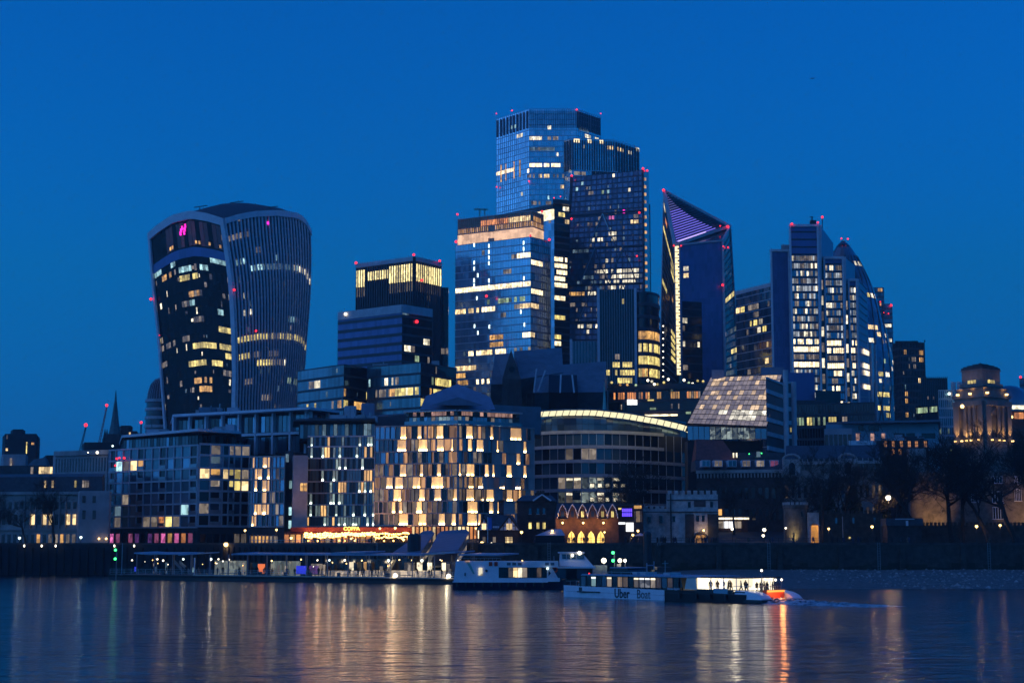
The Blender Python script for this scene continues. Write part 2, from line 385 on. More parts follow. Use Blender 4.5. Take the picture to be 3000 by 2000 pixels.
def red_light(root, p, r=0.8, m='lamp_red', name='aviation_light'):
    r *= RND.uniform(.6, .82) if m == 'lamp_red' else .8
    mb = MB().ball(tuple(p), r, 8); o = part(name, mb, m, root)
    part('lamp_bracket', MB().bar((p[0], p[1], p[2]-r*2.2), (p[0], p[1], p[2]-r*0.8), 0.25), 'black_steel', o); return o

def point_lamp(parent, p, e, col=(1, .6, .25), r=.25):
    lt = bpy.data.lights.new('lamp_light', 'POINT'); lt.energy = e*EM; lt.color = col; lt.shadow_soft_size = r
    link(bpy.data.objects.new('lamp_light', lt), parent, Matrix.Translation(Vector(p)))
def spot(parent, p, target, e, col=(1, .6, .25), size=90):
    lt = bpy.data.lights.new('flood', 'SPOT'); lt.energy = e*EM; lt.color = col; lt.spot_size = rad(size); lt.spot_blend = .9; lt.shadow_soft_size = .3
    d = Vector(target)-Vector(p); link(bpy.data.objects.new('flood', lt), parent, Matrix.Translation(Vector(p)) @ d.to_track_quat('-Z', 'Y').to_matrix().to_4x4())
def clutter(root, cs, z, seed, n=8, depth=18, hmax=2.6, m=('grey_frame', 'dark_frame', 'lead_roof', 'concrete')):
    """plant boxes, vents, rails and thin masts on a flat roof between the pixel columns of cs"""
    r = random.Random(seed); (xa, da, y), (xb, db, _) = cs
    for i in range(n):
        t = r.random(); x = xa+(xb-xa)*t; d = da+(db-da)*t+r.uniform(3, depth); p = XY(x, d, y); w, l, h = r.uniform(.8, 3.2), r.uniform(.8, 2.5), r.uniform(.5, hmax)
        b2 = part('roof_plant', MB().box(p[0]-w, p[0]+w, p[1]-l, p[1]+l, z-.05, z+h), r.choice(m), root)
        if i % 2: part('flue', MB().tube([(p[0]+w*.4, p[1], z+h-.05), (p[0]+w*.4, p[1], z+h+r.uniform(.5, 1.6))], .18, 6), 'steel', b2)
        if i % 4 == 0: part('aerial', MB().bar((p[0]-w*.5, p[1], z+h), (p[0]-w*.5, p[1], z+h+r.uniform(1.5, 4)), .09), 'black_steel', b2)
# ================================================================== the river, its bank and the ground
def terrain():
    ql = [(-6000, 399), XY(640, 399, 1600), XY(980, 372, 1600), XY(1330, 340, 1600), XY(1480, 332, 1600), (6000, 330)]
    mb = MB(); rings = [(0, GND), (46, GND), (98, 10.6), (230, 14), (1200, 16), (20000, 18)]
    for i in range(len(ql)-1):
        for (d0, z0), (d1, z1) in zip(rings, rings[1:]):
            a, b = ql[i], ql[i+1]
            f = lambda p, d: p[1]+d if d < 200 else 400+d
            mb.quad((a[0], f(a, d0), z0), (b[0], f(b, d0), z0), (b[0], f(b, d1), z1), (a[0], f(a, d1), z1))
    struct('ground', mb, 'asphalt', 'dark paved ground of the city behind the embankment')
    return ql
QUAY = terrain()
m, t, b = new_mat('water')
b.inputs['Base Color'].default_value = (0.006, 0.013, 0.022, 1); b.inputs['Roughness'].default_value = 0.12; b.inputs['IOR'].default_value = 1.33
g = t.nodes.new('ShaderNodeNewGeometry'); prev = None
pt = t.nodes.new('ShaderNodeTexNoise'); pt.inputs['Scale'].default_value = 0.022; pt.inputs['Detail'].default_value = 3; t.links.new(g.outputs['Position'], pt.inputs['Vector'])
pr = t.nodes.new('ShaderNodeMapRange'); pr.inputs[1].default_value = .35; pr.inputs[2].default_value = .65; pr.inputs[3].default_value = .45; pr.inputs[4].default_value = 1.0; t.links.new(pt.outputs['Fac'], pr.inputs[0])   # calmer and rougher patches
for sx, sy, st, ds in ((0.05, 0.08, 1.0, 0.45), (0.22, 0.36, 1.0, 0.7), (0.8, 1.1, 1.0, 0.24), (3.2, 3.8, 1.0, 0.03)):
    mp = t.nodes.new('ShaderNodeMapping'); mp.inputs['Scale'].default_value = (sx, sy, 1); mp.inputs['Rotation'].default_value = (0, 0, rad(8)); t.links.new(g.outputs['Position'], mp.inputs[0])
    n = t.nodes.new('ShaderNodeTexNoise'); n.inputs['Scale'].default_value = 1; n.inputs['Detail'].default_value = 3; n.inputs['Distortion'].default_value = 0.6; t.links.new(mp.outputs[0], n.inputs['Vector'])
    bp = t.nodes.new('ShaderNodeBump'); bp.inputs['Strength'].default_value = st; bp.inputs['Distance'].default_value = ds; t.links.new(n.outputs['Fac'], bp.inputs['Height'])
    if sx > .1: t.links.new(pr.outputs[0], bp.inputs['Strength'])
    if prev: t.links.new(prev.outputs[0], bp.inputs['Normal'])
    prev = bp
t.links.new(prev.outputs[0], b.inputs['Normal'])
struct('river', MB().quad((-6000, -600, 0), (6000, -600, 0), (6000, 420, 0), (-6000, 420, 0)), 'water', 'wide dark blue river rippling under the lit city', smooth=False)
# foreshore: a gravel bank below the wall on the right
m = mat('gravel', (0.14, 0.13, 0.115), 0.95, var=0.6, scale=1.2, bump=1.0)
def foreshore():
    mb = MB(); nx, ny = 60, 16; r = random.Random(3); X0, X1 = XY(1780, 310, 1690)[0], 300
    for i in range(nx+1):
        for j in range(ny+1):
            x = X0+(X1-X0)*(i/nx)**1.4; k = j/ny; w = min(1, i/9)**0.7
            y = 331-(62*w+1.5*math.sin(i*0.9))*k; z = 2.3*(1-k)*(0.25+0.75*w)-0.25*k+r.uniform(-.07, .07)
            mb.v.append((x, y, z))
    for i in range(nx):
        for j in range(ny): a = i*(ny+1)+j; mb.f.append((a, a+1, a+ny+2, a+ny+1))
    fs = struct('foreshore', mb, 'gravel', 'grey gravel bank sloping into the river below the embankment wall', smooth=True)
    st = MB()
    for _ in range(5200):
        k = r.random(); x = X0+8+(X1-X0-60)*r.random()**1.2; w = min(1, (x-X0)/40)**.7; y = 330.5-60*w*k; z = 2.3*(1-k)*(0.25+0.75*w)-0.25*k
        s2 = r.uniform(.12, .42)*(1 if r.random() > .06 else 2); a = r.uniform(0, 3.14); c, s3 = math.cos(a)*s2, math.sin(a)*s2
        n = len(st.v); st.v += [(x+c, y+s3, z-.05), (x-s3, y+c, z-.05), (x-c, y-s3, z-.05), (x+s3, y-c, z-.05), (x+r.uniform(-.1, .1), y, z+s2*r.uniform(.4, .8))]; st.f += [(n, n+1, n+4), (n+1, n+2, n+4), (n+2, n+3, n+4), (n+3, n, n+4)]
    part('stones', st, 'stones', fs, 'stuff')
mat('stones', (0.26, 0.245, 0.22), 0.9, var=0.3, scale=1.0, island=0.6)
foreshore()
mat('weed', (0.022, 0.028, 0.016), 0.8, var=0.5, scale=1.5, bump=0.5, island=0.4)
# embankment walls
def wall_run(name, pts, m, label, piles=0, pitch=2.0, pm='timber', butt=0):
    o = thing(name, label, 'wall', (pts[0][0], pts[0][1], 0)); body, cap = MB(), MB()
    for a, b2 in zip(pts, pts[1:]):
        d = Vector((b2[0]-a[0], b2[1]-a[1], 0)); n = Vector((d.y, -d.x, 0)).normalized()
        A, B = Vector((*a, 0)), Vector((*b2, 0))
        body.hexa([A-n*1.0+Vector((0,0,-3)), B-n*1.0+Vector((0,0,-3)), B+n*.5+Vector((0,0,-3)), A+n*.5+Vector((0,0,-3))],
                  [A-n*1.0+Vector((0,0,GND)), B-n*1.0+Vector((0,0,GND)), B+n*.25+Vector((0,0,GND)), A+n*.25+Vector((0,0,GND))])
        cap.hexa([A-n*.9+Vector((0,0,GND)), B-n*.9+Vector((0,0,GND)), B+n*.45+Vector((0,0,GND)), A+n*.45+Vector((0,0,GND))],
                 [A-n*.9+Vector((0,0,GND+.45)), B-n*.9+Vector((0,0,GND+.45)), B+n*.45+Vector((0,0,GND+.45)), A+n*.45+Vector((0,0,GND+.45))])
        k = int(d.length/pitch)
        pile = MB().lathe((0, 0, 0), [(.26, -3), (.24, GND-.7), (.17, GND-.4)], 7).mesh('fender_pile', pm) if piles else MB().box(-.5, .5, -.3, .3, -3, GND-.1).mesh('buttress', m)
        if piles or butt:
            for i in range(k):
                p = A+d*((i+.5)/k)+n*.75
                q = proj(p+Vector((0, 0, 5)))
                if -60 < q[0] < 3060: placed('fender_pile' if piles else 'buttress', pile, o, Matrix.Translation(p+Vector((0,0,RND.uniform(-.3,.1)))) @ Matrix.Rotation(math.atan2(d.y, d.x), 4, 'Z'))
    part('wall_face', body, m, o); part('coping', cap, 'dark_stone', o)
    if not piles:
        tb = MB()
        for a, b2 in zip(pts, pts[1:]):
            d = Vector((b2[0]-a[0], b2[1]-a[1], 0)); n = Vector((d.y, -d.x, 0)).normalized(); A, B = Vector((*a, 0)), Vector((*b2, 0)); k = max(1, int(d.length/1.6))
            for i in range(k):
                p, q = A+d*(i/k), A+d*((i+1)/k); h = 3.2+RND.uniform(-.5, .5)
                tb.hexa([p+n*.3+Vector((0, 0, -1)), q+n*.3+Vector((0, 0, -1)), q+n*.56+Vector((0, 0, -1)), p+n*.56+Vector((0, 0, -1))], [p+n*.2+Vector((0, 0, h)), q+n*.2+Vector((0, 0, h)), q+n*.45+Vector((0, 0, h)), p+n*.45+Vector((0, 0, h))])
            for i in range(max(1, int(d.length/22))):
                p = A+d*((i+.4)/max(1, int(d.length/22)))+n*.75; ld = MB()
                for s2 in (-.25, .25): ld.bar(p+d.normalized()*s2+Vector((0, 0, -1)), p+d.normalized()*s2+Vector((0, 0, GND+.5)), .07)
                for r2 in range(16): ld.bar(p-d.normalized()*.25+Vector((0, 0, r2*.5)), p+d.normalized()*.25+Vector((0, 0, r2*.5)), .05)
                part('ladder', ld, 'steel', o)
        part('weed_band', tb, 'weed', o, 'stuff')
    return o
wall_run('embankment_wall', [(-260, 399), QUAY[1], QUAY[2]], 'dark_wall', 'black piled river wall in front of the pale classical building', 1, 1.9)
wall_run('embankment_wall', [QUAY[2], QUAY[3], QUAY[4]], 'wall_stone', 'dark stone river wall under the gabled brick pub', 0, 9, butt=1)
wall_run('embankment_wall', [QUAY[4], (330, 330)], 'wall_stone', 'long dark stone river wall above the gravel bank', 0, 12, butt=1)
# ================================================================== the towers
def tab(rows, y):
    rows = sorted(rows, key=lambda r: r[1])
    if y <= rows[0][1]: return rows[0][0]
    for (x0, y0), (x1, y1) in zip(rows, rows[1:]):
        if y <= y1: return x0+(x1-x0)*(y-y0)/(y1-y0)
    return rows[-1][0]
def edge(rows, D):
    """a leaning tower edge traced as (x, row) in the photo, standing at distance D: height -> plan point"""
    def f(z):
        y = 1591-(z-EYE)/D*FPX
        for _ in range(3): y += (Zp(y, D)-z)*FPX/D
        p = P(tab(rows, y), y, D); return Vector((p.x, p.y, z))
    return f
def interp(tb, u):
    for (a, p), (b2, q) in zip(tb, tb[1:]):
        if u <= b2: return p+(q-p)*(u-a)/(b2-a)
    return tb[-1][1]
def zz(x0, y0, s, rows): return [(x0+t[0]/s, x0+t[1]/s, y0+t[2]/s, *t[3:]) for t in rows]
def light(faces, rows, m='lit_warm', **kw):
    for t in rows:
        for f in faces:
            ua, ub = f.uv(t[0], t[2])[0], f.uv(t[1], t[2])[0]
            if ua < 0.97 and ub > 0.03: f.lit(t[0], t[1], t[2], t[3] if len(t) > 3 else m, t[4] if len(t) > 4 else 0.92, **kw)

def flared_tower():
    o = thing('flared_skyscraper', 'dark top-heavy skyscraper flaring outward to a curved roof', 'skyscraper', P(600, 1591, 800))
    EA = edge([(436, 668), (442, 760), (451, 863), (466, 997), (475, 1130), (484, 1247), (490, 1591)], 824)
    EB = edge([(657, 640), (668, 715), (681, 800), (688, 889), (692.5, 997), (695, 1086), (692, 1206), (690, 1591)], 800)
    EC = edge([(902, 630), (909, 684), (910, 773), (907, 863), (902, 930), (896, 997), (891, 1072), (876, 1193), (868, 1591)], 846)
    zb = GND; tl = [(0, 165), (.15, 168.5), (.35, 172.3), (.6, 173.6), (.8, 171.5), (1, 168)]
    tr = [(0, 168), (.12, 171), (.3, 174.2), (.55, 177), (.8, 178.3), (.92, 177), (1, 171)]
    def lf(u, v):
        z = zb+(interp(tl, u)-zb)*v; a, b2 = EA(z), EB(z); p = a*(1-u)+b2*u; n = Vector((b2.y-a.y, a.x-b2.x, 0)).normalized()
        return Vector((p.x, p.y, z))+n*1.6*math.sin(math.pi*min(max(u, 0), 1))
    def rf(u, v):
        z = zb+(interp(tr, u)-zb)*v; a, b2 = EB(z), EC(z); p = a*(1-u)+b2*u; n = Vector((b2.y-a.y, a.x-b2.x, 0)).normalized()
        return Vector((p.x, p.y, z))+n*2.6*math.sin(math.pi*min(max(u, 0), 1))
    L, Rr = Face(o, 0, 0, 0, 0, 38, 30, lf), Face(o, 0, 0, 0, 0, 38, 38, rf)
    core = MB(); zs = [zb-2, 40, 80, 120, 150, 164]; n0 = 0
    for z in zs:
        a, b2, c = EA(z), EB(z), EC(z); d = a+c-b2; ce = (a+b2+c+d)/4
        for p in (a, b2, c, d): q = p+(ce-p)*0.03; core.v.append((q.x, q.y, z))
    for i in range(len(zs)-1):
        for j in range(4): core.f.append((i*4+j, i*4+(j+1) % 4, i*4+4+(j+1) % 4, i*4+4+j))
    core.f += [(3, 2, 1, 0), tuple(range(len(zs)*4-4, len(zs)*4))]
    part('body', core, 'glass_dark', o)
    L.glaze('glass_black', jit=0.006); Rr.glaze('glass_dark', jit=0.006)
    L.bands('dark_frame', 0.10, 0.05, curved=6, name='floor_band')
    Rr.bands('dark_frame', 0.22, 0.10, curved=6, name='floor_band')
    for i in range(27): Rr.strip(max(0, (i-.15)/26), min(1, (i+.15)/26), 0, 1, 0.05, .75, 'white_frame', 'vertical_fin', 14)
    for a, b2, nm in ((0, .028, 'corner_frame'), (.955, 1, 'corner_frame')): L.strip(a, b2, 0, 1, 0.1, 1.2, 'white_frame', nm, 16)
    L.strip(0, 1, .975, 1, 0.5, 1.4, 'white_frame', 'roof_rim', 16); Rr.strip(0, 1, .982, 1, 0.5, 1.3, 'white_frame', 'roof_rim', 16)
    L.strip(.03, .955, .862, .89, 0.05, .5, 'panel_navy', 'plant_band', 10)
    # glazed garden under the roof
    for i in range(18): L.slab(.04+i*.05, .04+i*.05+.045, .895, .97, 0, .15, 'lit_garden' if i > 3 and i % 3 else 'glass_black', 'garden_window')
    for u in (.28, .31, .62, .66, .78, .9): L.slab(u, u+.02, .90, .91, 0, .3, 'lit_amber', 'garden_lamp')
    roof = MB(); N = 10
    for i in range(N+1):
        for j in range(N+1):
            u, w = i/N, j/N; zt = interp(tl, u)+interp(tr, w)-168+1.2*math.sin(math.pi*u)*math.sin(math.pi*w)
            a, b2, c = EA(160), EB(160), EC(160); p = a*(1-u)*(1)+b2*u+(c-b2)*w; roof.v.append((p.x, p.y, zt-.3))
    for i in range(N):
        for j in range(N): a = i*(N+1)+j; roof.f.append((a, a+1, a+N+2, a+N+1))
    rp = part('roof', roof, 'slate', o, smooth=True)
    for x, y in ((585, 603), (690, 590), (792, 605)):
        p = P(x, y+27, 832); part('maintenance_crane', MB().bar(p, p+Vector((0, 0, 4)), .5).bar(p+Vector((-3, 0, 4)), p+Vector((4, 0, 5)), .4), 'black_steel', rp)
    C = 'lit_cool'; Wm = 'lit_white'; Y = 'lit_yellow'; d = 'lit_dim'
    rows = zz(400, 550, 2.239, [
        (110, 165, 545, C), (180, 280, 530, C, .5), (280, 340, 525, C, .9), (350, 460, 515, C, .6), (480, 610, 495, C, .9), (630, 720, 490, C), (750, 840, 500, C), (850, 1000, 535, 'lit_dimcool'), (1000, 1060, 510, C, .4), (880, 930, 485, C, .5),
        (155, 235, 598, 'lit_amber', .6), (280, 402, 578, Y), (1030, 1145, 568, Wm), (470, 490, 575, d), (320, 410, 682, 'lit_amber', .5), (380, 430, 718, d), (290, 340, 745, d), (340, 390, 775, 'lit_cool', .5), (350, 450, 845, d, .6), (525, 570, 820, 'lit_cool', .8),
        (535, 625, 930, Y), (610, 640, 710, Wm), (665, 715, 712, Wm, .7), (690, 760, 820, Wm, .5), (1000, 1045, 860, 'lit_cool', .8), (860, 1020, 995, d, .6), (150, 165, 1017, Y), (170, 360, 1010, d, .6), (285, 300, 995, Wm),
        (370, 650, 1040, Y, .95), (660, 1105, 1040, Y, .97), (320, 560, 1152, Y), (560, 650, 1130, Y), (660, 745, 1130, Y), (785, 885, 1150, Y), (890, 980, 1160, d, .8), (940, 980, 1150, Wm, .5), (165, 200, 1168, d), (170, 215, 1215, d, .6), (680, 760, 985, Wm, .5), (730, 920, 1090, d, .5),
        (375, 520, 1255, 'lit_amber', .7), (575, 650, 1245, d), (420, 497, 1305, 'lit_amber'), (280, 300, 1310, d), (680, 765, 1300, d, .7), (990, 1055, 1275, 'lit_green', .8), (810, 880, 1355, d, .8), (540, 600, 330, 'lit_dim'), (600, 745, 340, d, .8), (640, 700, 205, d, .3), (755, 770, 408, Wm), (790, 815, 412, d)])
    light([L, Rr], rows)
    L.sprinkle(80, [d, 'lit_dimcool', 'lit_dim', 'lit_white'], 3, 33); Rr.sprinkle(60, [d, 'lit_dimcool', 'lit_dimcool'], 2, 32)
    for x, y in ((322, 250), (304, 264), (320, 276), (296, 282), (292, 300), (316, 296)):
        q = L.uv(400+x/2.239, 550+y/2.239); L.slab(q[0]-.008, q[0]+.008, q[1]-.006, q[1]+.006, 0, .7, 'lit_magenta', 'garden_sign')
    for x, y in ((850, 232), (862, 232)):
        q = Rr.uv(400+x/2.239, 550+y/2.239); Rr.slab(q[0]-.007, q[0]+.007, q[1]-.005, q[1]+.005, 0, .7, 'lit_magenta', 'garden_sign')
    for x, y, D in ((442, 876, 822), (686, 849, 797), (750, 969, 805), (629, 885, 806), (629, 938, 806), (467, 982, 819)): red_light(o, P(x, y, D), .9 if D != 806 and D != 819 else .4)
lit('lit_garden', (0.8, 0.16, 0.30), 0.014, var=0.9, base=(.012, .01, .014))
flared_tower()

lit('lit_crown', (1.0, .80, .32), 1.25, var=.6)
def crown_tower():
    o = thing('fin_crowned_office_tower', 'dark stepped office tower with a lit colonnade crown', 'office tower', P(1150, 1591, 700))
    (a, b2), z = block(o, [(1044, 742, 1000), (1212, 722, 1000), (1288, 738, 1000)], 752, 40, cols=(20, 12), dref=722)
    a.glaze('glass_blue'); b2.glaze('glass_dark')
    a.mulls('dark_frame', .5, .9, 24, 'pier', False, 0.35, 1); b2.mulls('dark_frame', .5, .9, 12, 'pier', False, .35, 1)
    for f, n in ((a, 24), (b2, 12)):
        f.slab(0, 1, .985, 1, .1, 1.1, 'grey_frame', 'parapet')
        for c in range(n):
            u0, u1 = (c+.27)/n, (c+.73)/n
            if f is a and 5 <= c <= 13: f.slab(u0, u1, .935, .965, 0, 1.0, 'lit_crown', 'crown_light')
            elif not (f is a and c in (4,)): f.slab(u0, u1, .915, .975, 0, 1.0, 'lit_crown', 'crown_light'); f.slab(u0, u1, .88, .912, 0, .4, 'lit_dim', 'crown_light')
    light([b2], zz(900, 700, 2.85, [(1030, 1060, 338, 'lit_dim'), (1000, 1020, 460, 'lit_cool', .5), (975, 1010, 505, 'lit_white', .6), (1045, 1080, 530, 'lit_dim')]))
    for x, y in ((1043, 772), (1212, 748), (1288, 766), (1236, 823)): red_light(o, P(x, y-2, 733 if x != 1236 else 722), .8)
    (e,), _ = block(o, [(1250, 748, 1000), (1313, 748, 1000)], 842, 30, cols=(12,), name='rear_wing', m='glass_brown')
    e.glaze('glass_brown'); e.sprinkle(26, ['lit_dim', 'lit_dim', 'lit_green'], 4, 19); light([e], zz(900, 700, 2.85, [(1045, 1095, 933, 'lit_green'), (1110, 1175, 940, 'lit_dim', .6)]))
    (c, d), _ = block(o, [(989, 716, 1100), (1177, 692, 1100), (1264, 706, 1100)], 899, 26, cols=(26, 14), name='lower_block', dref=692)
    c.glaze('panel_navy'); d.glaze('glass_dark'); c.bands('dark_frame', .35, .15); d.bands('dark_frame', .25, .12)
    c.slab(0, 1, .975, 1.01, .1, .5, 'grey_frame', 'parapet'); d.slab(0, 1, .975, 1.01, .1, .5, 'grey_frame', 'parapet')
    light([d], zz(900, 700, 2.85, [(800, 850, 572, 'lit_dimcool'), (990, 1020, 600, 'lit_yellow'), (975, 1022, 845, 'lit_white'), (810, 860, 897, 'lit_white'), (860, 890, 900, 'lit_dim'), (905, 935, 990, 'lit_green'), (1000, 1022, 980, 'lit_dim'), (910, 935, 735, 'lit_pink', .3)]))
    p = P(1012, 920, 712); red_light(o, p, .8, 'lamp_white', 'roof_lamp'); red_light(o, P(1221, 942, 698), .9)
crown_tower()

def low_offices():
    o = thing('low_glass_office', 'wide low teal glass office below the colonnade crowned tower', 'office building', P(1100, 1591, 560))
    (a, b2), _ = block(o, [(1075, 575, 1150), (1232, 560, 1150), (1336, 580, 1150)], 1060, 40, cols=(30, 20), dref=560)
    a.glaze('glass_teal'); b2.glaze('glass_dark'); a.bands('dark_frame', .2, .12); b2.bands('dark_frame', .2, .12)
    Y = 'lit_yellow'
    light([a, b2], zz(900, 700, 2.85, [(475, 495, 1135, 'lit_white'), (510, 530, 1197, 'lit_cool'), (640, 715, 1182, 'lit_white', .8), (715, 760, 1182, 'lit_dim', .6), (830, 850, 1250, 'lit_white'), (575, 690, 1330, 'lit_dim'), (695, 740, 1328, 'lit_amber'), (740, 940, 1320, Y), (945, 975, 1318, Y), (1018, 1060, 1182, 'lit_green'), (1065, 1195, 1195, Y), (1020, 1040, 1258, 'lit_amber'), (1050, 1145, 1262, Y)]))
    a.sprinkle(10, ['lit_dimcool', 'lit_dim']); b2.sprinkle(10, ['lit_dimcool', 'lit_dim'])
    clutter(o, [(1085, 580, 1060), (1325, 575, 1060)], Zp(1060, 560), 21, 9, 24, 3)
    o = thing('low_glass_office', 'dark glass office block beside the foot of the flared skyscraper', 'office building', P(950, 1591, 560))
    (a, b2), _ = block(o, [(872, 590, 1150), (1007, 568, 1150), (1090, 585, 1150)], 1066, 40, cols=(24, 14), dref=568)
    a.glaze('glass_teal'); b2.glaze('glass_dark'); a.bands('dark_frame', .2, .12); b2.bands('dark_frame', .2, .12)
    light([a, b2], zz(900, 700, 2.85, [(20, 55, 1215, 'lit_dim'), (55, 105, 1210, 'lit_white'), (0, 15, 1362, Y), (55, 80, 1360, Y), (200, 220, 1352, 'lit_dim'), (248, 290, 1348, 'lit_amber'), (300, 330, 1275, 'lit_amber'), (300, 340, 1358, Y, .8), (335, 365, 1210, 'lit_cool', .6), (390, 485, 1352, 'lit_amber'), (490, 565, 1345, Y), (300, 340, 1415, Y)]))
    a.sprinkle(8, ['lit_dimcool', 'lit_dim']); b2.sprinkle(8, ['lit_dimcool', 'lit_dim'])
low_offices()

mat('crown_grey', (0.05, 0.07, 0.10), 0.5, var=.2)
def tallest_tower():
    o = thing('tallest_glass_skyscraper', 'tallest blue mirrored skyscraper with a louvred crown and a lower shoulder', 'skyscraper', P(1600, 1591, 1130))
    (a, b2, c), z = block(o, [(1454, 1158, 600), (1551, 1130, 600), (1690, 1130, 600), (1761, 1152, 600)], 319, 60, cols=(16, 26, 12), dref=1130)
    (d, e, g2), z2 = block(o, [(1654, 1126, 600), (1676, 1118, 600), (1803, 1124, 600), (1874, 1146, 600)], 404, 40, cols=(4, 22, 12), name='shoulder', dref=1118)
    fs = [a, b2, c, d, e, g2]
    for f in fs: f.glaze('glass_mirror', jit=.02); f.bands('grey_frame', .10, .15); f.mulls('grey_frame', .10, .2, f.cols)
    for f, n in ((a, 10), (b2, 26), (c, 14)):                    # crown louvres
        for i in range(n): f.slab((i+.25)/n, (i+.62)/n, .955, .995, 0, .7, 'crown_grey', 'crown_louvre')
    for f, n, v0, v1 in ((d, 3, .92, .995), (e, 18, .92, .995), (g2, 9, .92, .995)):
        for i in range(n): f.slab((i+.2)/n, (i+.65)/n, v0, v1, 0, .6, 'dark_frame', 'crown_louvre')
    for f, n in ((e, 11), (g2, 9)):
        for i in range(n):
            if f is g2 or i > 4: f.slab((i+.05)/n, (i+.95)/n, .875, .918, 0, .4, 'dark_frame', 'plant_louvre')
    H = 'lit_hot'; Wm = 'lit_white'; dc = 'lit_dimcool'
    light([a, b2, c], zz(1300, 280, 2.85, [(555, 610, 258, 'lit_cool', .6), (595, 665, 322, Wm, .8), (830, 890, 277, Wm, .5), (1120, 1210, 285, dc), (1185, 1310, 350, Wm, .6), (720, 815, 365, Wm), (870, 1015, 368, 'lit_dim', .7), (720, 930, 430, dc), (720, 930, 440, 'lit_dim'), (935, 980, 505, Wm, .5), (1033, 1058, 515, Wm),
        (440, 590, 634, H), (690, 966, 600, H), (800, 880, 650, 'lit_warm'), (660, 800, 655, 'lit_dim', .6), (900, 1062, 652, 'lit_dim', .7), (1015, 1040, 700, 'lit_warm'), (980, 1003, 745, 'lit_warm'), (720, 900, 880, 'lit_dim', .8), (650, 660, 800, Wm), (860, 870, 845, 'lit_cool')]))
    light([e, g2], zz(1300, 280, 2.85, [(1085, 1140, 385, H), (1160, 1190, 410, Wm), (1195, 1240, 390, H), (1295, 1340, 405, H), (1370, 1420, 420, 'lit_warm'), (1450, 1500, 440, 'lit_warm'), (1535, 1560, 455, Wm), (1600, 1625, 465, Wm), (1080, 1190, 655, 'lit_dim'), (1400, 1425, 650, Wm)]))
    for u in (.15, .3, .55, .72): a.slab(u-.012, u+.012, .845, .885, 0, .3, 'lit_amber', 'lobby_light')
    for f, n in ((a, 12), (b2, 30), (c, 8), (e, 14)): f.sprinkle(n, ['lit_dim', dc, dc], 25, 56)
    for x, y, D in ((1454, 333, 1157), (1500, 324, 1144), (1690, 321, 1129), (1760, 333, 1151), (1550, 531, 1127), (1455, 548, 1155)): red_light(o, P(x, y, D), .75)
tallest_tower()

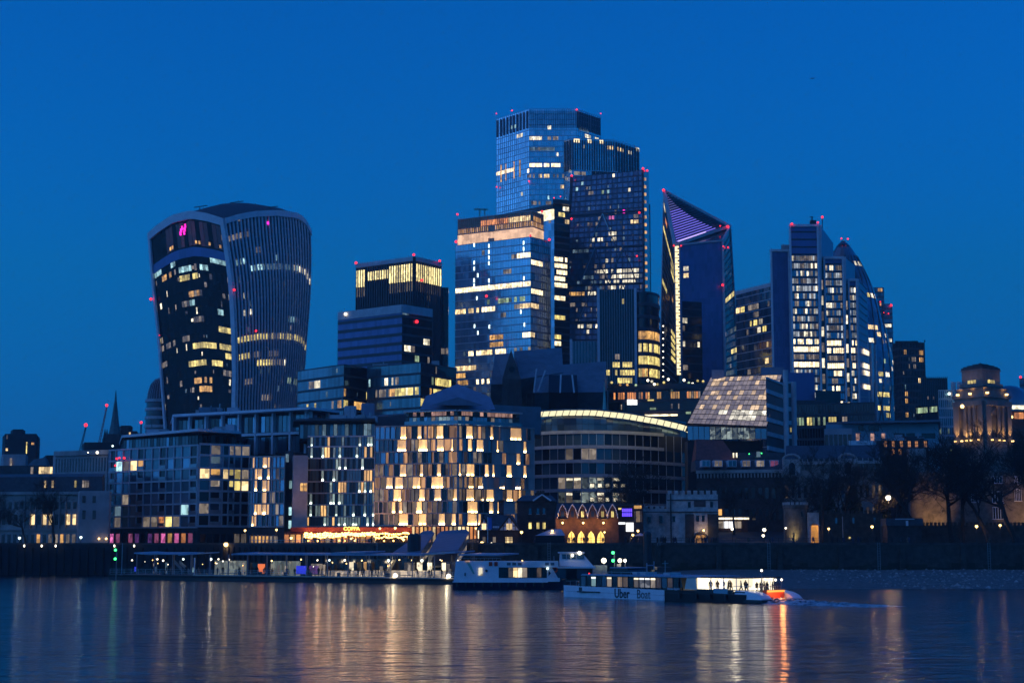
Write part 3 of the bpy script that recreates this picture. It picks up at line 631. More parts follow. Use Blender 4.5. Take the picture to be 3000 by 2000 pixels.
def wedge_tower():
    o = thing('wedge_skyscraper', 'dark wedge skyscraper with diagonal bracing and a slanting left edge', 'skyscraper', P(1770, 1591, 1000))
    fl = [(1673, 519, 1022), (1886, 498, 1002), (1893, 1110, 985), (1641, 1110, 985)]
    tl, tr, br, bl = [P(*q) for q in fl]; tr2, br2 = P(1900, 503, 1030), P(1909, 1110, 1030); tl2, bl2 = P(1680, 505, 1060), P(1650, 1110, 1060)
    f = Face(o, bl, br, tr, tl, 38, 28); s = Face(o, br, br2, tr2, tr, 38, 4); f.solid((6, 48, 0), 'glass_dark')
    part('podium', MB().prism([(p.x, p.y) for p in (bl, br, br2, bl2)], GND, bl.z+.5), 'dark_frame', o)
    f.glaze('glass_dusk'); s.glaze('glass_dark'); f.bands('dark_frame', .22, .2)
    f.mulls('dark_frame', .14, .25, 14)
    for v in (.12, .27, .45, .63, .80): f.slab(0, 1, v-.004, v+.004, 0, .8, 'black_steel', 'megaframe_beam')
    for u0, v0, u1, v1 in ((.18, .27, .36, .45), (.54, .27, .36, .45), (.54, .27, .72, .45), (.90, .27, .72, .45), (.18, .45, .36, .63), (.54, .45, .36, .63), (.54, .45, .72, .63), (.9, .45, .72, .63), (.27, .63, .45, .8), (.63, .63, .45, .8)):
        part('brace', MB().bar(f.pos(u0, v0)+Vector((0, -.6, 0)), f.pos(u1, v1)+Vector((0, -.6, 0)), .55), 'steel', o)
    for sx in (0.004, .985): part('edge_column', MB().bar(f.pos(sx, 0)+Vector((0, -.5, 0)), f.pos(sx, 1)+Vector((0, -.5, 0)), 1.2), 'dark_frame', o)
    for i in range(26): s.slab(.1, .32, (i+.35)/27+.01, (i+.72)/27+.01, 0, .5, 'lit_amber', 'stair_light')
    part('service_core', MB().prism(footprint([(1893, 1040, 800), (1907, 1040, 800)], 18), 12, Zp(598, 1040)), 'dark_frame', o)
    Wm = 'lit_white'; dc = 'lit_dimcool'; d = 'lit_dim'
    light([f], zz(1300, 280, 2.85, [(1150, 1175, 740, 'lit_cool'), (1100, 1110, 768, 'lit_cool'), (1190, 1240, 828, d, .9), (1320, 1345, 803, 'lit_green'), (1370, 1390, 800, 'lit_cool'), (1400, 1425, 655, Wm), (1545, 1555, 805, Wm), (1500, 1525, 965, 'lit_magenta', .8), (1360, 1435, 1035, 'lit_pink', .7), (1295, 1320, 1045, d), (1560, 1640, 1048, 'lit_warm'), (1585, 1640, 985, d), (1180, 1320, 1090, d, .6), (1340, 1465, 1135, Wm, .5), (1250, 1360, 1192, Wm, .6), (1360, 1445, 1185, Wm, .5), (1065, 1205, 1298, dc, .9), (1150, 1160, 1300, Wm), (1350, 1385, 1357, Wm), (1260, 1380, 1435, d, .7), (1420, 1640, 1470, Wm, .6), (1455, 1580, 1475, Wm, .7), (1140, 1230, 1500, dc, .6), (1290, 1380, 1495, d, .7), (1120, 1320, 1550, dc, .6), (1370, 1640, 1530, Wm, .75)]))
    light([f], zz(1300, 780, 3.337, [(1500, 1700, 75, Wm, .6), (1710, 1900, 60, Wm, .7), (1205, 1480, 130, dc, .5), (1570, 1900, 125, Wm, .75), (1400, 1640, 200, d, .6), (1640, 1880, 185, Wm, .6), (1200, 1400, 268, 'lit_amber', .8), (1410, 1500, 258, Wm), (1320, 1390, 378, d, .8), (1190, 1300, 400, d, .5), (1310, 1500, 570, Wm, .8), (1270, 1300, 520, d), (1400, 1415, 635, Wm)]))
    f.sprinkle(70, [d, dc, dc], 8, 36)
    for x, y, D in ((1675, 515, 1020), (1884, 494, 1001), (1896, 500, 1015), (1674, 641, 1008), (1873, 623, 996), (1664, 765, 1000), (1866, 750, 993), (1657, 892, 992)): red_light(o, P(x, y, D-2), .9)
mat('glass_dusk', (0.13, 0.21, 0.26), 0.12, metal=0.5, var=0.3, scale=0.05, spec=0.8, island=0.4)
wedge_tower()

def lantern_tower():
    o = thing('lantern_top_tower', 'blue glass tower with a copper lit lantern storey on top', 'office tower', P(1470, 1591, 850))
    (a, b2), z = block(o, [(1334, 876, 900), (1555, 850, 900), (1613, 864, 900)], 693, 40, cols=(28, 10), dref=850)
    a.glaze('glass_mirror2'); b2.glaze('glass_sky'); a.bands('grey_frame', .12, .2); b2.bands('dark_frame', .15, .15); a.mulls('dark_frame', .06, .12); b2.mulls('dark_frame', .2, .15)
    (c, d), z2 = block(o, [(1341, 880, 650), (1559, 856, 650), (1592, 868, 650)], 617, 34, zb=z, rows=3, cols=(34, 9), name='lantern', dref=856, m='copper_skin')
    for f, n in ((c, 36), (d, 9)):
        for i in range(n):
            if f is c and 15 <= i <= 17: f.slab((i+.02)/n, (i+.98)/n, .18, .40, .02, .2, 'lit_copper', 'lit_panel'); continue
            f.slab((i+.04)/n, (i+.96)/n, .03, .42, .02, .2, 'lit_copper', 'lit_panel')
            f.slab((i+.25)/n, (i+.8)/n, .46, .62, .02, .15, 'lit_amber' if i % 3 else 'lit_copper', 'lit_niche')
            f.slab((i+.42)/n, (i+.58)/n, .42, 1, .02, .5, 'copper_skin', 'lantern_fin')
        f.slab(0, 1, .41, .45, .02, .6, 'copper_skin', 'lantern_ledge'); f.slab(0, 1, .97, 1.0, .02, .5, 'grey_frame', 'lantern_rim')
    for i in range(9): c.slab(.32+i*.075, .32+i*.075+.065, .66, .84, .02, .25, 'lit_warm' if i > 4 else 'lit_orange', 'sky_lobby_window')
    for i in range(3): d.slab(.05+i*.25, .25+i*.25, .66, .82, .02, .25, 'lit_amber', 'sky_lobby_window')
    H = 'lit_hot'
    light([a], zz(1300, 280, 2.85, [(610, 728, 1355, H), (560, 620, 1370, 'lit_dim'), (490, 570, 1470, 'lit_dim', .8), (255, 395, 1330, 'lit_dim', .3)]), 'lit_warm')
    light([b2], zz(1300, 280, 2.85, [(728, 830, 1370, H)]))
    light([a, b2], zz(1300, 780, 3.337, [(125, 850, 240, H, 1), (853, 972, 225, H, 1), (575, 610, 175, 'lit_dim'), (125, 370, 425, 'lit_warm', .8), (370, 525, 408, 'lit_hot'), (690, 735, 392, 'lit_dim'), (735, 853, 385, 'lit_warm'), (853, 932, 390, 'lit_warm'), (420, 840, 322, 'lit_green', .5), (565, 605, 505, 'lit_dim'), (440, 570, 690, 'lit_amber', .8), (775, 853, 670, H), (853, 908, 675, 'lit_warm'), (440, 570, 748, 'lit_amber', .7), (640, 840, 790, 'lit_dim', .6), (240, 365, 820, H), (500, 592, 805, H), (520, 612, 853, H), (320, 475, 870, 'lit_warm', .9), (130, 325, 975, 'lit_warm', .9), (110, 230, 1025, 'lit_warm', .8), (110, 230, 1080, 'lit_amber', .8), (110, 230, 1140, 'lit_amber', .8), (310, 440, 1130, 'lit_hot', .9), (290, 320, 1190, 'lit_dim')]))
    dots = [(255, 1248), (378, 1255), (378, 1305), (378, 1352), (255, 1395), (378, 1400), (255, 1445), (255, 1545), (378, 1545), (668, 1230), (668, 1280), (668, 1325), (285, 1500), (670, 1525)]
    for x, y in dots: q = a.uv(1300+x/2.85, 280+y/2.85); a.slab(q[0]-.006, q[0]+.006, q[1]-.006, q[1]+.006, 0, .3, 'lamp_cool', 'stair_lamp')
    for x, y in ((298, 135), (445, 140), (298, 190), (445, 195), (785, 117), (785, 173), (302, 585), (447, 590), (790, 570), (335, 650), (325, 312), (755, 445)): q = a.uv(1300+x/3.337, 780+y/3.337); a.slab(q[0]-.006, q[0]+.006, q[1]-.006, q[1]+.006, 0, .3, 'lamp_cool', 'stair_lamp')
    a.sprinkle(30, ['lit_dim', 'lit_dimcool'], 2, 30)
    for x, y, D in ((1340, 628, 878), (1588, 620, 866), (1336, 708, 874), (1554, 690, 848), (1609, 702, 862), (1425, 867, 860)): red_light(o, P(x, y, D-1), .9)
    cr = part('window_cleaning_crane', MB().bar(P(1405, 634, 890), P(1405, 612, 890), .8).bar(P(1420, 632, 890), P(1420, 612, 890), .8).bar(P(1389, 613, 890), P(1430, 614, 890), .8), 'copper_green', o)
mat('glass_mirror2', (0.40, 0.52, 0.60), 0.13, metal=0.7, var=0.25, scale=0.03, spec=0.8, island=0.2)
lantern_tower()

def slot_tower():
    o = thing('brown_slot_tower', 'brown tower with bright white office storeys behind the lantern topped tower', 'office tower', P(1630, 1591, 950))
    (a, b2), z = block(o, [(1462, 985, 800), (1624, 952, 800), (1668, 958, 800)], 598, 40, cols=(20, 7), dref=952, m='brown_metal')
    b2.glaze('glass_brown'); a.glaze('glass_sky'); b2.bands('brown_metal', .3, .3)
    a.slab(0, 1, .955, .985, 0, .6, 'lit_hot', 'lit_terrace'); a.slab(0, 1, .985, 1, 0, 1, 'brown_metal', 'parapet')
    part('roof_cap', MB().prism(footprint([(1620, 948, 600), (1674, 954, 600)], 24), z, z+2.4), 'brown_metal', o)
    H = 'lit_hot'
    light([b2], zz(1300, 280, 2.85, [(945, 1010, 910, 'lit_dim'), (1000, 1045, 965, 'lit_white'), (955, 1010, 1010, 'lit_yellow'), (1010, 1040, 1062, 'lit_warm'), (885, 1028, 1345, H), (885, 1025, 1398, H), (885, 1022, 1448, H), (885, 1025, 1555, H)]))
    light([a], zz(1300, 280, 2.85, [(865, 925, 1010, 'lit_white'), (865, 910, 1060, 'lit_dim')]))
    light([b2], zz(1300, 780, 3.337, [(1040, 1195, 25, H), (1040, 1195, 150, 'lit_hot'), (1040, 1110, 205, 'lit_hot'), (1080, 1195, 330, H), (1040, 1100, 440, 'lit_dim'), (1040, 1180, 497, 'lit_yellow', .8), (1045, 1145, 685, 'lit_yellow'), (1045, 1155, 748, H)]))
    for x, y in ((1623, 580), (1642, 576)): red_light(o, P(x, y, 950), .5)
slot_tower()

def stepped_tower_curved():
    o = thing('finned_curved_tower', 'dark finned tower with pale corner strips and a curved right end', 'office tower', P(1850, 1591, 800))
    (a,), z = block(o, [(1750, 800, 1000), (1866, 800, 1000)], 848, 40, cols=(16,))
    a.glaze('glass_dark'); a.mulls('grey_frame', .14, .7, 16, 'vertical_fin', False)
    for u in (.03, .965): a.slab(u-.03, u+.03, 0, 1.005, .1, 1.3, 'white_frame', 'corner_strip')
    light([a], zz(1300, 780, 3.337, [(1740, 1750, 362, 'lit_yellow'), (1600, 1870, 925, 'lit_yellow', .8), (1560, 1870, 1010, 'lit_yellow', .7), (1640, 1780, 868, 'lit_dim', .7), (1690, 1870, 1080, 'lit_yellow', .7)]))
    def cyl(u, v):
        c = Vector((*XY(1878, 822, 1000), 0)); an = rad(-108+98*u); p0 = XY(1866, 801, 1000); r = 22
        q = Vector((p0[0], p0[1], 0))+Vector((r*math.cos(an)-r*math.cos(rad(-108)), (r*math.sin(an)-r*math.sin(rad(-108)))*.9, 0)); q.x = p0[0]+(q.x-p0[0])*.44
        return Vector((q.x, q.y, GND+(z-1-GND)*v))
    g2 = Face(o, 0, 0, 0, 0, 20, 22, cyl); g2.glaze('glass_dark'); g2.bands('dark_frame', .3, .5, curved=12)
    pts = [cyl(i/12, 0) for i in range(13)]
    part('curved_end', MB().prism([(p.x, p.y+.3) for p in pts]+[(pts[-1].x, 845), (pts[0].x, 845)], GND, z-1.3), 'dark_frame', o)
    light([g2], zz(1300, 780, 3.337, [(1900, 2140, 675, 'lit_amber'), (1900, 2120, 712, 'lit_yellow'), (1905, 1920, 790, 'lit_white'), (2020, 2060, 795, 'lit_dim'), (1900, 2145, 862, 'lit_yellow', .9), (1900, 2145, 930, 'lit_yellow', .95), (1910, 2000, 1000, 'lit_amber', .8), (1900, 2145, 1075, 'lit_yellow', .85)]))
    for i in range(9): red_light(o, P(1943, 955+i*18.5, 801), .42, 'lamp_white', 'edge_lamp')
    (b2,), _ = block(o, [(1669, 806, 1000), (1749, 806, 1000)], 1000, 30, cols=(12,), name='low_wing')
    b2.glaze('glass_blue'); b2.mulls('grey_frame', .2, .6, 9, 'vertical_fin', False); b2.slab(0, .09, 0, 1.01, .1, 1, 'white_frame', 'corner_strip')
    (c,), _ = block(o, [(2000, 812, 1000), (2057, 816, 1000)], 885, 30, cols=(8,), name='right_step')
    c.glaze('glass_dark'); c.bands('dark_frame', .2, .3)
    for i in range(8): c.slab(.32, .66, .20+i*.0545, .237+i*.0545, 0, .5, 'lit_hot', 'lit_stair_window')
    light([c], zz(1880, 520, 2.4875, [(300, 345, 1035, 'lit_white', .7), (300, 320, 1080, 'lit_dim'), (300, 320, 1235, 'lit_white'), (395, 425, 1240, 'lit_white', .6), (310, 330, 1410, 'lit_dim')]))
stepped_tower_curved()

def blade_tower():
    o = thing('blade_skyscraper', 'sharp angular blue skyscraper with a violet lit triangular top', 'skyscraper', P(2040, 1591, 880))
    T, S, S2 = P(1945, 560, 906), P(1976, 720, 882), P(1993, 719, 880); Fr, Rr = P(2117, 707, 884), P(2139, 664, 908)
    LB, SB, SB2, FB, RB = P(1931, 1240, 912), P(1985, 1240, 882), P(2001, 1240, 880), P(2126, 1240, 884), P(2173, 1240, 915)
    mb = MB(); back = [Vector((p.x*1.04, p.y+40, p.z)) for p in (LB, RB, T, Rr)]; foot = [LB, SB, SB2, FB, RB]
    part('podium', MB().prism([(p.x, p.y) for p in foot]+[(RB.x*1.04, RB.y+40), (LB.x*1.04, LB.y+40)], GND, LB.z), 'dark_frame', o)
    mb.quad(LB, SB, S, T); mb.quad(SB, SB2, S2, S); mb.quad(SB2, FB, Fr, S2); mb.quad(FB, RB, Rr, Fr); mb.quad(T, S, S2, Rr); mb.quad(S2, Fr, Rr)
    mb.quad(RB, back[1], back[3], Rr); mb.quad(back[0], LB, T, back[2]); mb.quad(T, Rr, back[3], back[2]); mb.quad(back[1], back[0], back[2], back[3])
    bd = part('body', mb, 'glass_dark', o); bd.matrix_basis = Matrix.Translation((0, 1.5, 0)) @ bd.matrix_basis
    f = Face(o, SB2, FB, Fr, S2, 26, 16); l = Face(o, LB, SB, S, T, 30, 6); r = Face(o, FB, RB, Rr, Fr, 28, 6)
    f.glaze('panel_navy'); l.glaze('glass_dark'); r.glaze('glass_dark')
    f.bands('panel_navy', .06, .1); f.mulls('panel_navy', .08, .12, 16); l.bands('dark_frame', .25, .2); r.bands('dark_frame', .25, .2)
    st = Face(o, SB.lerp(S, .27), SB2.lerp(S2, .27), S2, S, 21, 1)
    st.slab(0, .14, 0, 1, 0, .8, 'grey_frame', 'stair_frame'); st.slab(.86, 1, 0, 1, 0, .8, 'grey_frame', 'stair_frame')
    for i in range(21):
        w = st.slab(.12, .88, (i+.03)/21, (i+.90)/21, 0, .3, 'stair_glow', 'stair_window'); q = [st.pos(.2, (i+.12)/21), st.pos(.5, (i+.5)/21), st.pos(.82, (i+.45)/21)]
        part('stair_flight', MB().bar(q[1]+Vector((0, -.6, 0)), q[2]+Vector((0, -.6, 0)), .5, .9), 'dark_frame', w)
    bars = [(T, S, 1.6), (S, Rr, 1.6), (T, Rr, 1.0), (S2, Fr, .9), (Fr, Rr, 1.2), (Fr, FB, 1.1), (T, LB, .8), (Rr, RB, .8)]
    for p, q, w in bars: part('edge_frame', MB().bar(p+Vector((0, -.7, .3)), q+Vector((0, -.7, .3)), w), 'grey_frame', o)
    for i in range(22):                                             # the slats across the sloping top
        k = (i+.6)/22.5; a, b2 = T.lerp(S, k), T.lerp(Rr, k); off = Vector((0, -.9, .2))
        x1 = .93 if i < 15 else .9-.015*(i-15)
        s1 = part('roof_slat', MB().bar(a+off, a.lerp(b2, x1)+off, .5, .6), 'dark_frame', o)
        part('slat_light', MB().bar(a.lerp(b2, .04)+off+Vector((0, -.6, .35)), a.lerp(b2, .3+.022*i)+off+Vector((0, -.4, .3)), .2, .42), 'led_violet' if i > 8 else 'led_dim', s1)
    part('gutter_light', MB().bar(S.lerp(Rr, .06)+Vector((0, -1.4, 1.6)), S.lerp(Rr, .55)+Vector((0, -1.4, 1.6)), .4, .6), 'led_bright', o)
    light([f], zz(1880, 520, 2.4875, [(305, 342, 672, 'lit_white'), (305, 342, 690, 'lit_warm')]))
    light([l], zz(1880, 520, 2.4875, [(155, 205, 465, 'lit_yellow'), (175, 210, 505, 'lit_yellow'), (150, 175, 212, 'lit_white'), (165, 190, 310, 'lit_orange'), (142, 210, 810, 'lit_yellow'), (190, 222, 850, 'lit_amber')]))
    for y in (548, 595, 648, 1100, 1150, 1200, 1250, 1300): q = l.uv(1880+209/2.4875, 520+y/2.4875); l.slab(.70, .95, q[1]-.009, q[1]+.009, 0, .3, 'lit_yellow', 'lit_window')
    light([r], zz(1880, 520, 2.4875, [(610, 680, 890, 'lit_yellow'), (610, 690, 1115, 'lit_faint2'), (610, 690, 1205, 'lit_green', .4), (645, 705, 1250, 'lit_yellow'), (615, 705, 1300, 'lit_faint2'), (610, 690, 1410, 'lit_faint2', .7)]))
    r.sprinkle(8, ['lit_dim', 'lit_faint2', 'lit_dim'], 3, 14)
    for x, y, D in ((1944, 557, 904), (1974, 720, 879), (1995, 720, 878), (2132, 664, 904), (2119, 722, 882), (2133, 725, 895), (2117, 835, 882), (2110, 662, 903)): red_light(o, P(x, y, D-1.5), 1.0 if (x, y) in ((1944, 557), (2132, 664), (2117, 835)) else .6)
lit('lit_faint2', (.8, .9, .6), .06, var=.9)
lamp_mat('led_dim', (0.3, 0.3, 1.0), 0.4); lamp_mat('led_bright', (0.55, 0.42, 1.0), 1.5)
blade_tower()

def grid_office():
    o = thing('slanted_roof_office', 'blue glass office between the blade skyscraper and the white framed tower', 'office building', P(2200, 1591, 790))
    (a,), z = block(o, [(2158, 808, 1000), (2262, 780, 1000)], 828, 40, cols=(20,), dref=780)
    a.glaze('glass_blue'); a.bands('grey_frame', .08, .15); a.slab(0, 1, .985, 1, .1, .4, 'grey_frame', 'parapet')
    light([a], zz(2140, 600, 2.4115, [(80, 105, 720, 'lit_yellow'), (110, 205, 715, 'lit_dim'), (160, 205, 755, 'lit_dim'), (45, 80, 770, 'lit_warm'), (135, 195, 830, 'lit_yellow'), (205, 225, 820, 'lit_white'), (195, 210, 865, 'lit_white'), (225, 250, 855, 'lit_yellow'), (110, 160, 880, 'lit_dim', .6), (250, 265, 892, 'lit_white'), (245, 270, 1005, 'lit_warm'), (245, 270, 1085, 'lit_warm'), (125, 150, 1178, 'lit_dim'), (260, 285, 690, 'lit_dim')]))
grid_office()

def white_frame_tower():
    o = thing('white_framed_step_tower', 'white framed glass tower stepping down to the right with bright storeys', 'office tower', P(2400, 1591, 700))
    steps = [(2259, 2316, 731, 708, False), (2316, 2402, 658, 700, True), (2414, 2474, 752, 706, True), (2484, 2512, 817, 712, True)]
    R0 = 1110
    for i, (x0, x1, yt, D, on) in enumerate(steps):
        (f,), z = block(o, [(x0, D, 900), (x1, D, 900)], yt, 50-i*4, rows=int((1585-yt)/21.6), cols=(max(6, int((x1-x0)/6)),), name='step')
        f.glaze('panel_navy' if not on else 'glass_sky'); hh = Zp(yt, D)-GND+1
        for u0, u1 in ((0, 1.0/ (x1-x0)*5), (1-1.0/(x1-x0)*5, 1)): f.slab(u0, u1, 0, 1, 0, 1.2, 'white_frame', 'frame_column')
        f.slab(0, 1, 1-1.1/hh, 1, 0, 1.1, 'white_frame', 'frame_beam')
        f.bands('dark_frame' if on else 'panel_navy', .22 if on else .1, .25); f.mulls('panel_navy' if not on else 'dark_frame', .14, .18, f.cols)
        if on:
            lo = Zp({1: 735, 2: 772, 3: 832}[i], D)
            for r in range(f.rows):
                zr = GND-1+(Zp(yt, D)-GND+1)*(r+.5)/f.rows
                if zr > lo: 
                    f.slab(.06, .94, r/f.rows, (r+1)/f.rows, 0, .2, 'panel_navy', 'plant_panel'); continue
                y = proj((0, D, zr))[1]
                if y > 1235: continue
                if 990 < y < 1030 or 1054 < y < 1078: f.lit(x0+5, x1-4, y, 'lit_hot', .97 if y > 1005 else .8)
                elif 1030 <= y <= 1054: f.lit(x0+5, x1-4, y, 'lit_dim', .9, alt=['lit_dim'])
                elif y > 1078 and i == 3: f.lit(x0+5, x1-4, y, 'lit_white', .5)
                elif y > 1078 and i == 2: f.lit(x0+5, x1-4, y, RND.choice(['lit_dim', 'lit_hot']), .6)
                else: f.lit(x0+5, x1-4, y, 'lit_mid', .75, alt=['lit_white', 'lit_dim', 'lit_dim'])
        if i < 3 and i > 0:                                            # recess between steps with stair lamps
            xa, xb = x1, steps[i+1][0]
            (g2,), _ = block(o, [(xa, D+3, 900), (xb+1, D+3, 900)], steps[i+1][2]+14, 30, rows=18, cols=(1,), name='recess')
            for r in range(1, 17): g2.pane(0, r, 'lit_white' if r % 2 else 'lit_dim', gx=.2)
    # sloping-topped side face running back to the right
    prof = [(2402, 660, 702), (2441, 712, 740), (2442, 755, 742), (2474, 755, 742), (2505, 778, 760), (2506, 820, 760), (2538, 846, 775), (2560, 1000, 790), (2568, 1230, 795)]
    side = MB(); top = [P(2402, 660, 702), P(2441, 712, 745)]; bot = [P(2402, 1200, 702), P(2441, 1200, 745)]
    for (xa, ya, Da), (xb, yb, Db) in (((2402, 660, 701), (2441, 712, 745)), ((2474, 753, 707), (2505, 778, 750)), ((2512, 818, 713), (2540, 848, 757))):
        A, B, A0, B0 = P(xa, ya, Da), P(xb, yb, Db), P(xa, 1225, Da), P(xb+(12 if xa > 2500 else 0), 1225, Db); n = Vector((.2, .2, 0))
        part('side_wall', MB().hexa([A0, B0, B0+Vector((-6, 25, 0)), A0+Vector((-6, 25, 0))], [A, B, B+Vector((-6, 25, 0)), A+Vector((-6, 25, 0))]), 'panel_navy', o)
        part('side_column', MB().bar(A0, A, 1.2), 'white_frame', o)
    s = Face(o, P(2512, 1225, 712.5), P(2552, 1225, 756.5), P(2540, 848, 756.5), P(2512, 818, 712.5), 19, 6)
    s.bands('grey_frame', .1, .2, lo=1)
    for y in (1030, 1038, 1080, 1088, 1125, 1132): s.lit(2530, 2551, y, 'lit_hot', 1)
    (e,), _ = block(o, [(2540, 752, 1100), (2566, 770, 1100)], 1010, 20, cols=(5,), name='side_block'); e.glaze('glass_sky'); e.mulls('white_frame', .3, .6, 2, 'frame_column', False)
    part('roof_plant', MB().prism(footprint([(2288, 712, 700), (2314, 712, 700)], 10), Zp(731, 708), Zp(717, 712)), 'grey_frame', o)
    ms = part('roof_mast', MB().bar(P(2379, 658, 712), P(2379, 634, 712), .5).bar(P(2373, 652, 712), P(2390, 652, 712), 1.8).bar(P(2372, 636, 712), P(2382, 636, 712), .3), 'black_steel', o)
    part('roof_mast', MB().bar(P(2409, 670, 720), P(2409, 638, 720), .35), 'black_steel', o)
    for x, y in ((2320, 656), (2396, 652), (2409, 636)): red_light(o, P(x, y, 698 if x < 2400 else 719), .7)
lit('lit_mid', (0.85, 0.93, 1.0), 0.30, var=0.85)
white_frame_tower()

def bullet_tower():
    c = Vector((*XY(2476, 1110, 950), 0)); o = thing('bullet_skyscraper', 'dark bullet shaped skyscraper curving to a rounded tip', 'skyscraper', (c.x, c.y, 12))
    pr = [(27, 12), (30, 35), (33, 62), (34.5, 88), (34, 112), (31.3, 132), (27.8, 150), (23.4, 168), (18.8, 183), (14, 194), (9, 203.5), (4.5, 211), (1, 214.5)]
    part('body', MB().lathe((c.x, c.y, 0), pr, 40), 'glass_dark', o, smooth=True)
    def fn(u, v):
        z = 12+201*v; r = interp([(b2, a) for a, b2 in pr], z)+.15; an = rad(200+140*u); return Vector((c.x+r*math.cos(an), c.y+r*math.sin(an), z))
    f = Face(o, 0, 0, 0, 0, 44, 36, fn); f.glaze('glass_dusk', jit=0)
    for k in range(10):
        for sgn in (1, -1):
            pts = [fn((k/10+sgn*.45*t/12) % 1.0, t/12*.95) for t in range(13) if 0 <= k/10+sgn*.45*t/12 <= 1]
            if len(pts) > 2: part('diagonal_rib', MB().tube([p+(p-Vector((c.x, c.y, p.z))).normalized()*.3 for p in pts], .4, 4), 'dark_frame', o)
    light([f], zz(2140, 600, 2.4115, [(780, 805, 258, 'lit_white'), (865, 930, 435, 'lit_white', .6), (960, 980, 620, 'lit_yellow'), (990, 1015, 630, 'lit_white'), (970, 1035, 852, 'lit_warm', .8), (1035, 1065, 900, 'lit_warm'), (985, 1015, 945, 'lit_white'), (1075, 1095, 1095, 'lit_green'), (1020, 1080, 1215, 'lit_yellow'), (1090, 1120, 1190, 'lit_white'), (1035, 1125, 1362, 'lit_yellow', .7), (1035, 1130, 1415, 'lit_yellow', .8), (1075, 1130, 1505, 'lit_yellow', .7), (1020, 1040, 1115, 'lit_yellow'), (1055, 1075, 945, 'lit_dim')]))
    f.sprinkle(90, ['lit_dim', 'lit_dimcool', 'lit_white', 'lit_dim', 'lit_dimcool'], 3, 30, 14, 36)
    for x, y in ((2465, 699), (2484, 700)): red_light(o, P(x, y, 1105), .9)
bullet_tower()

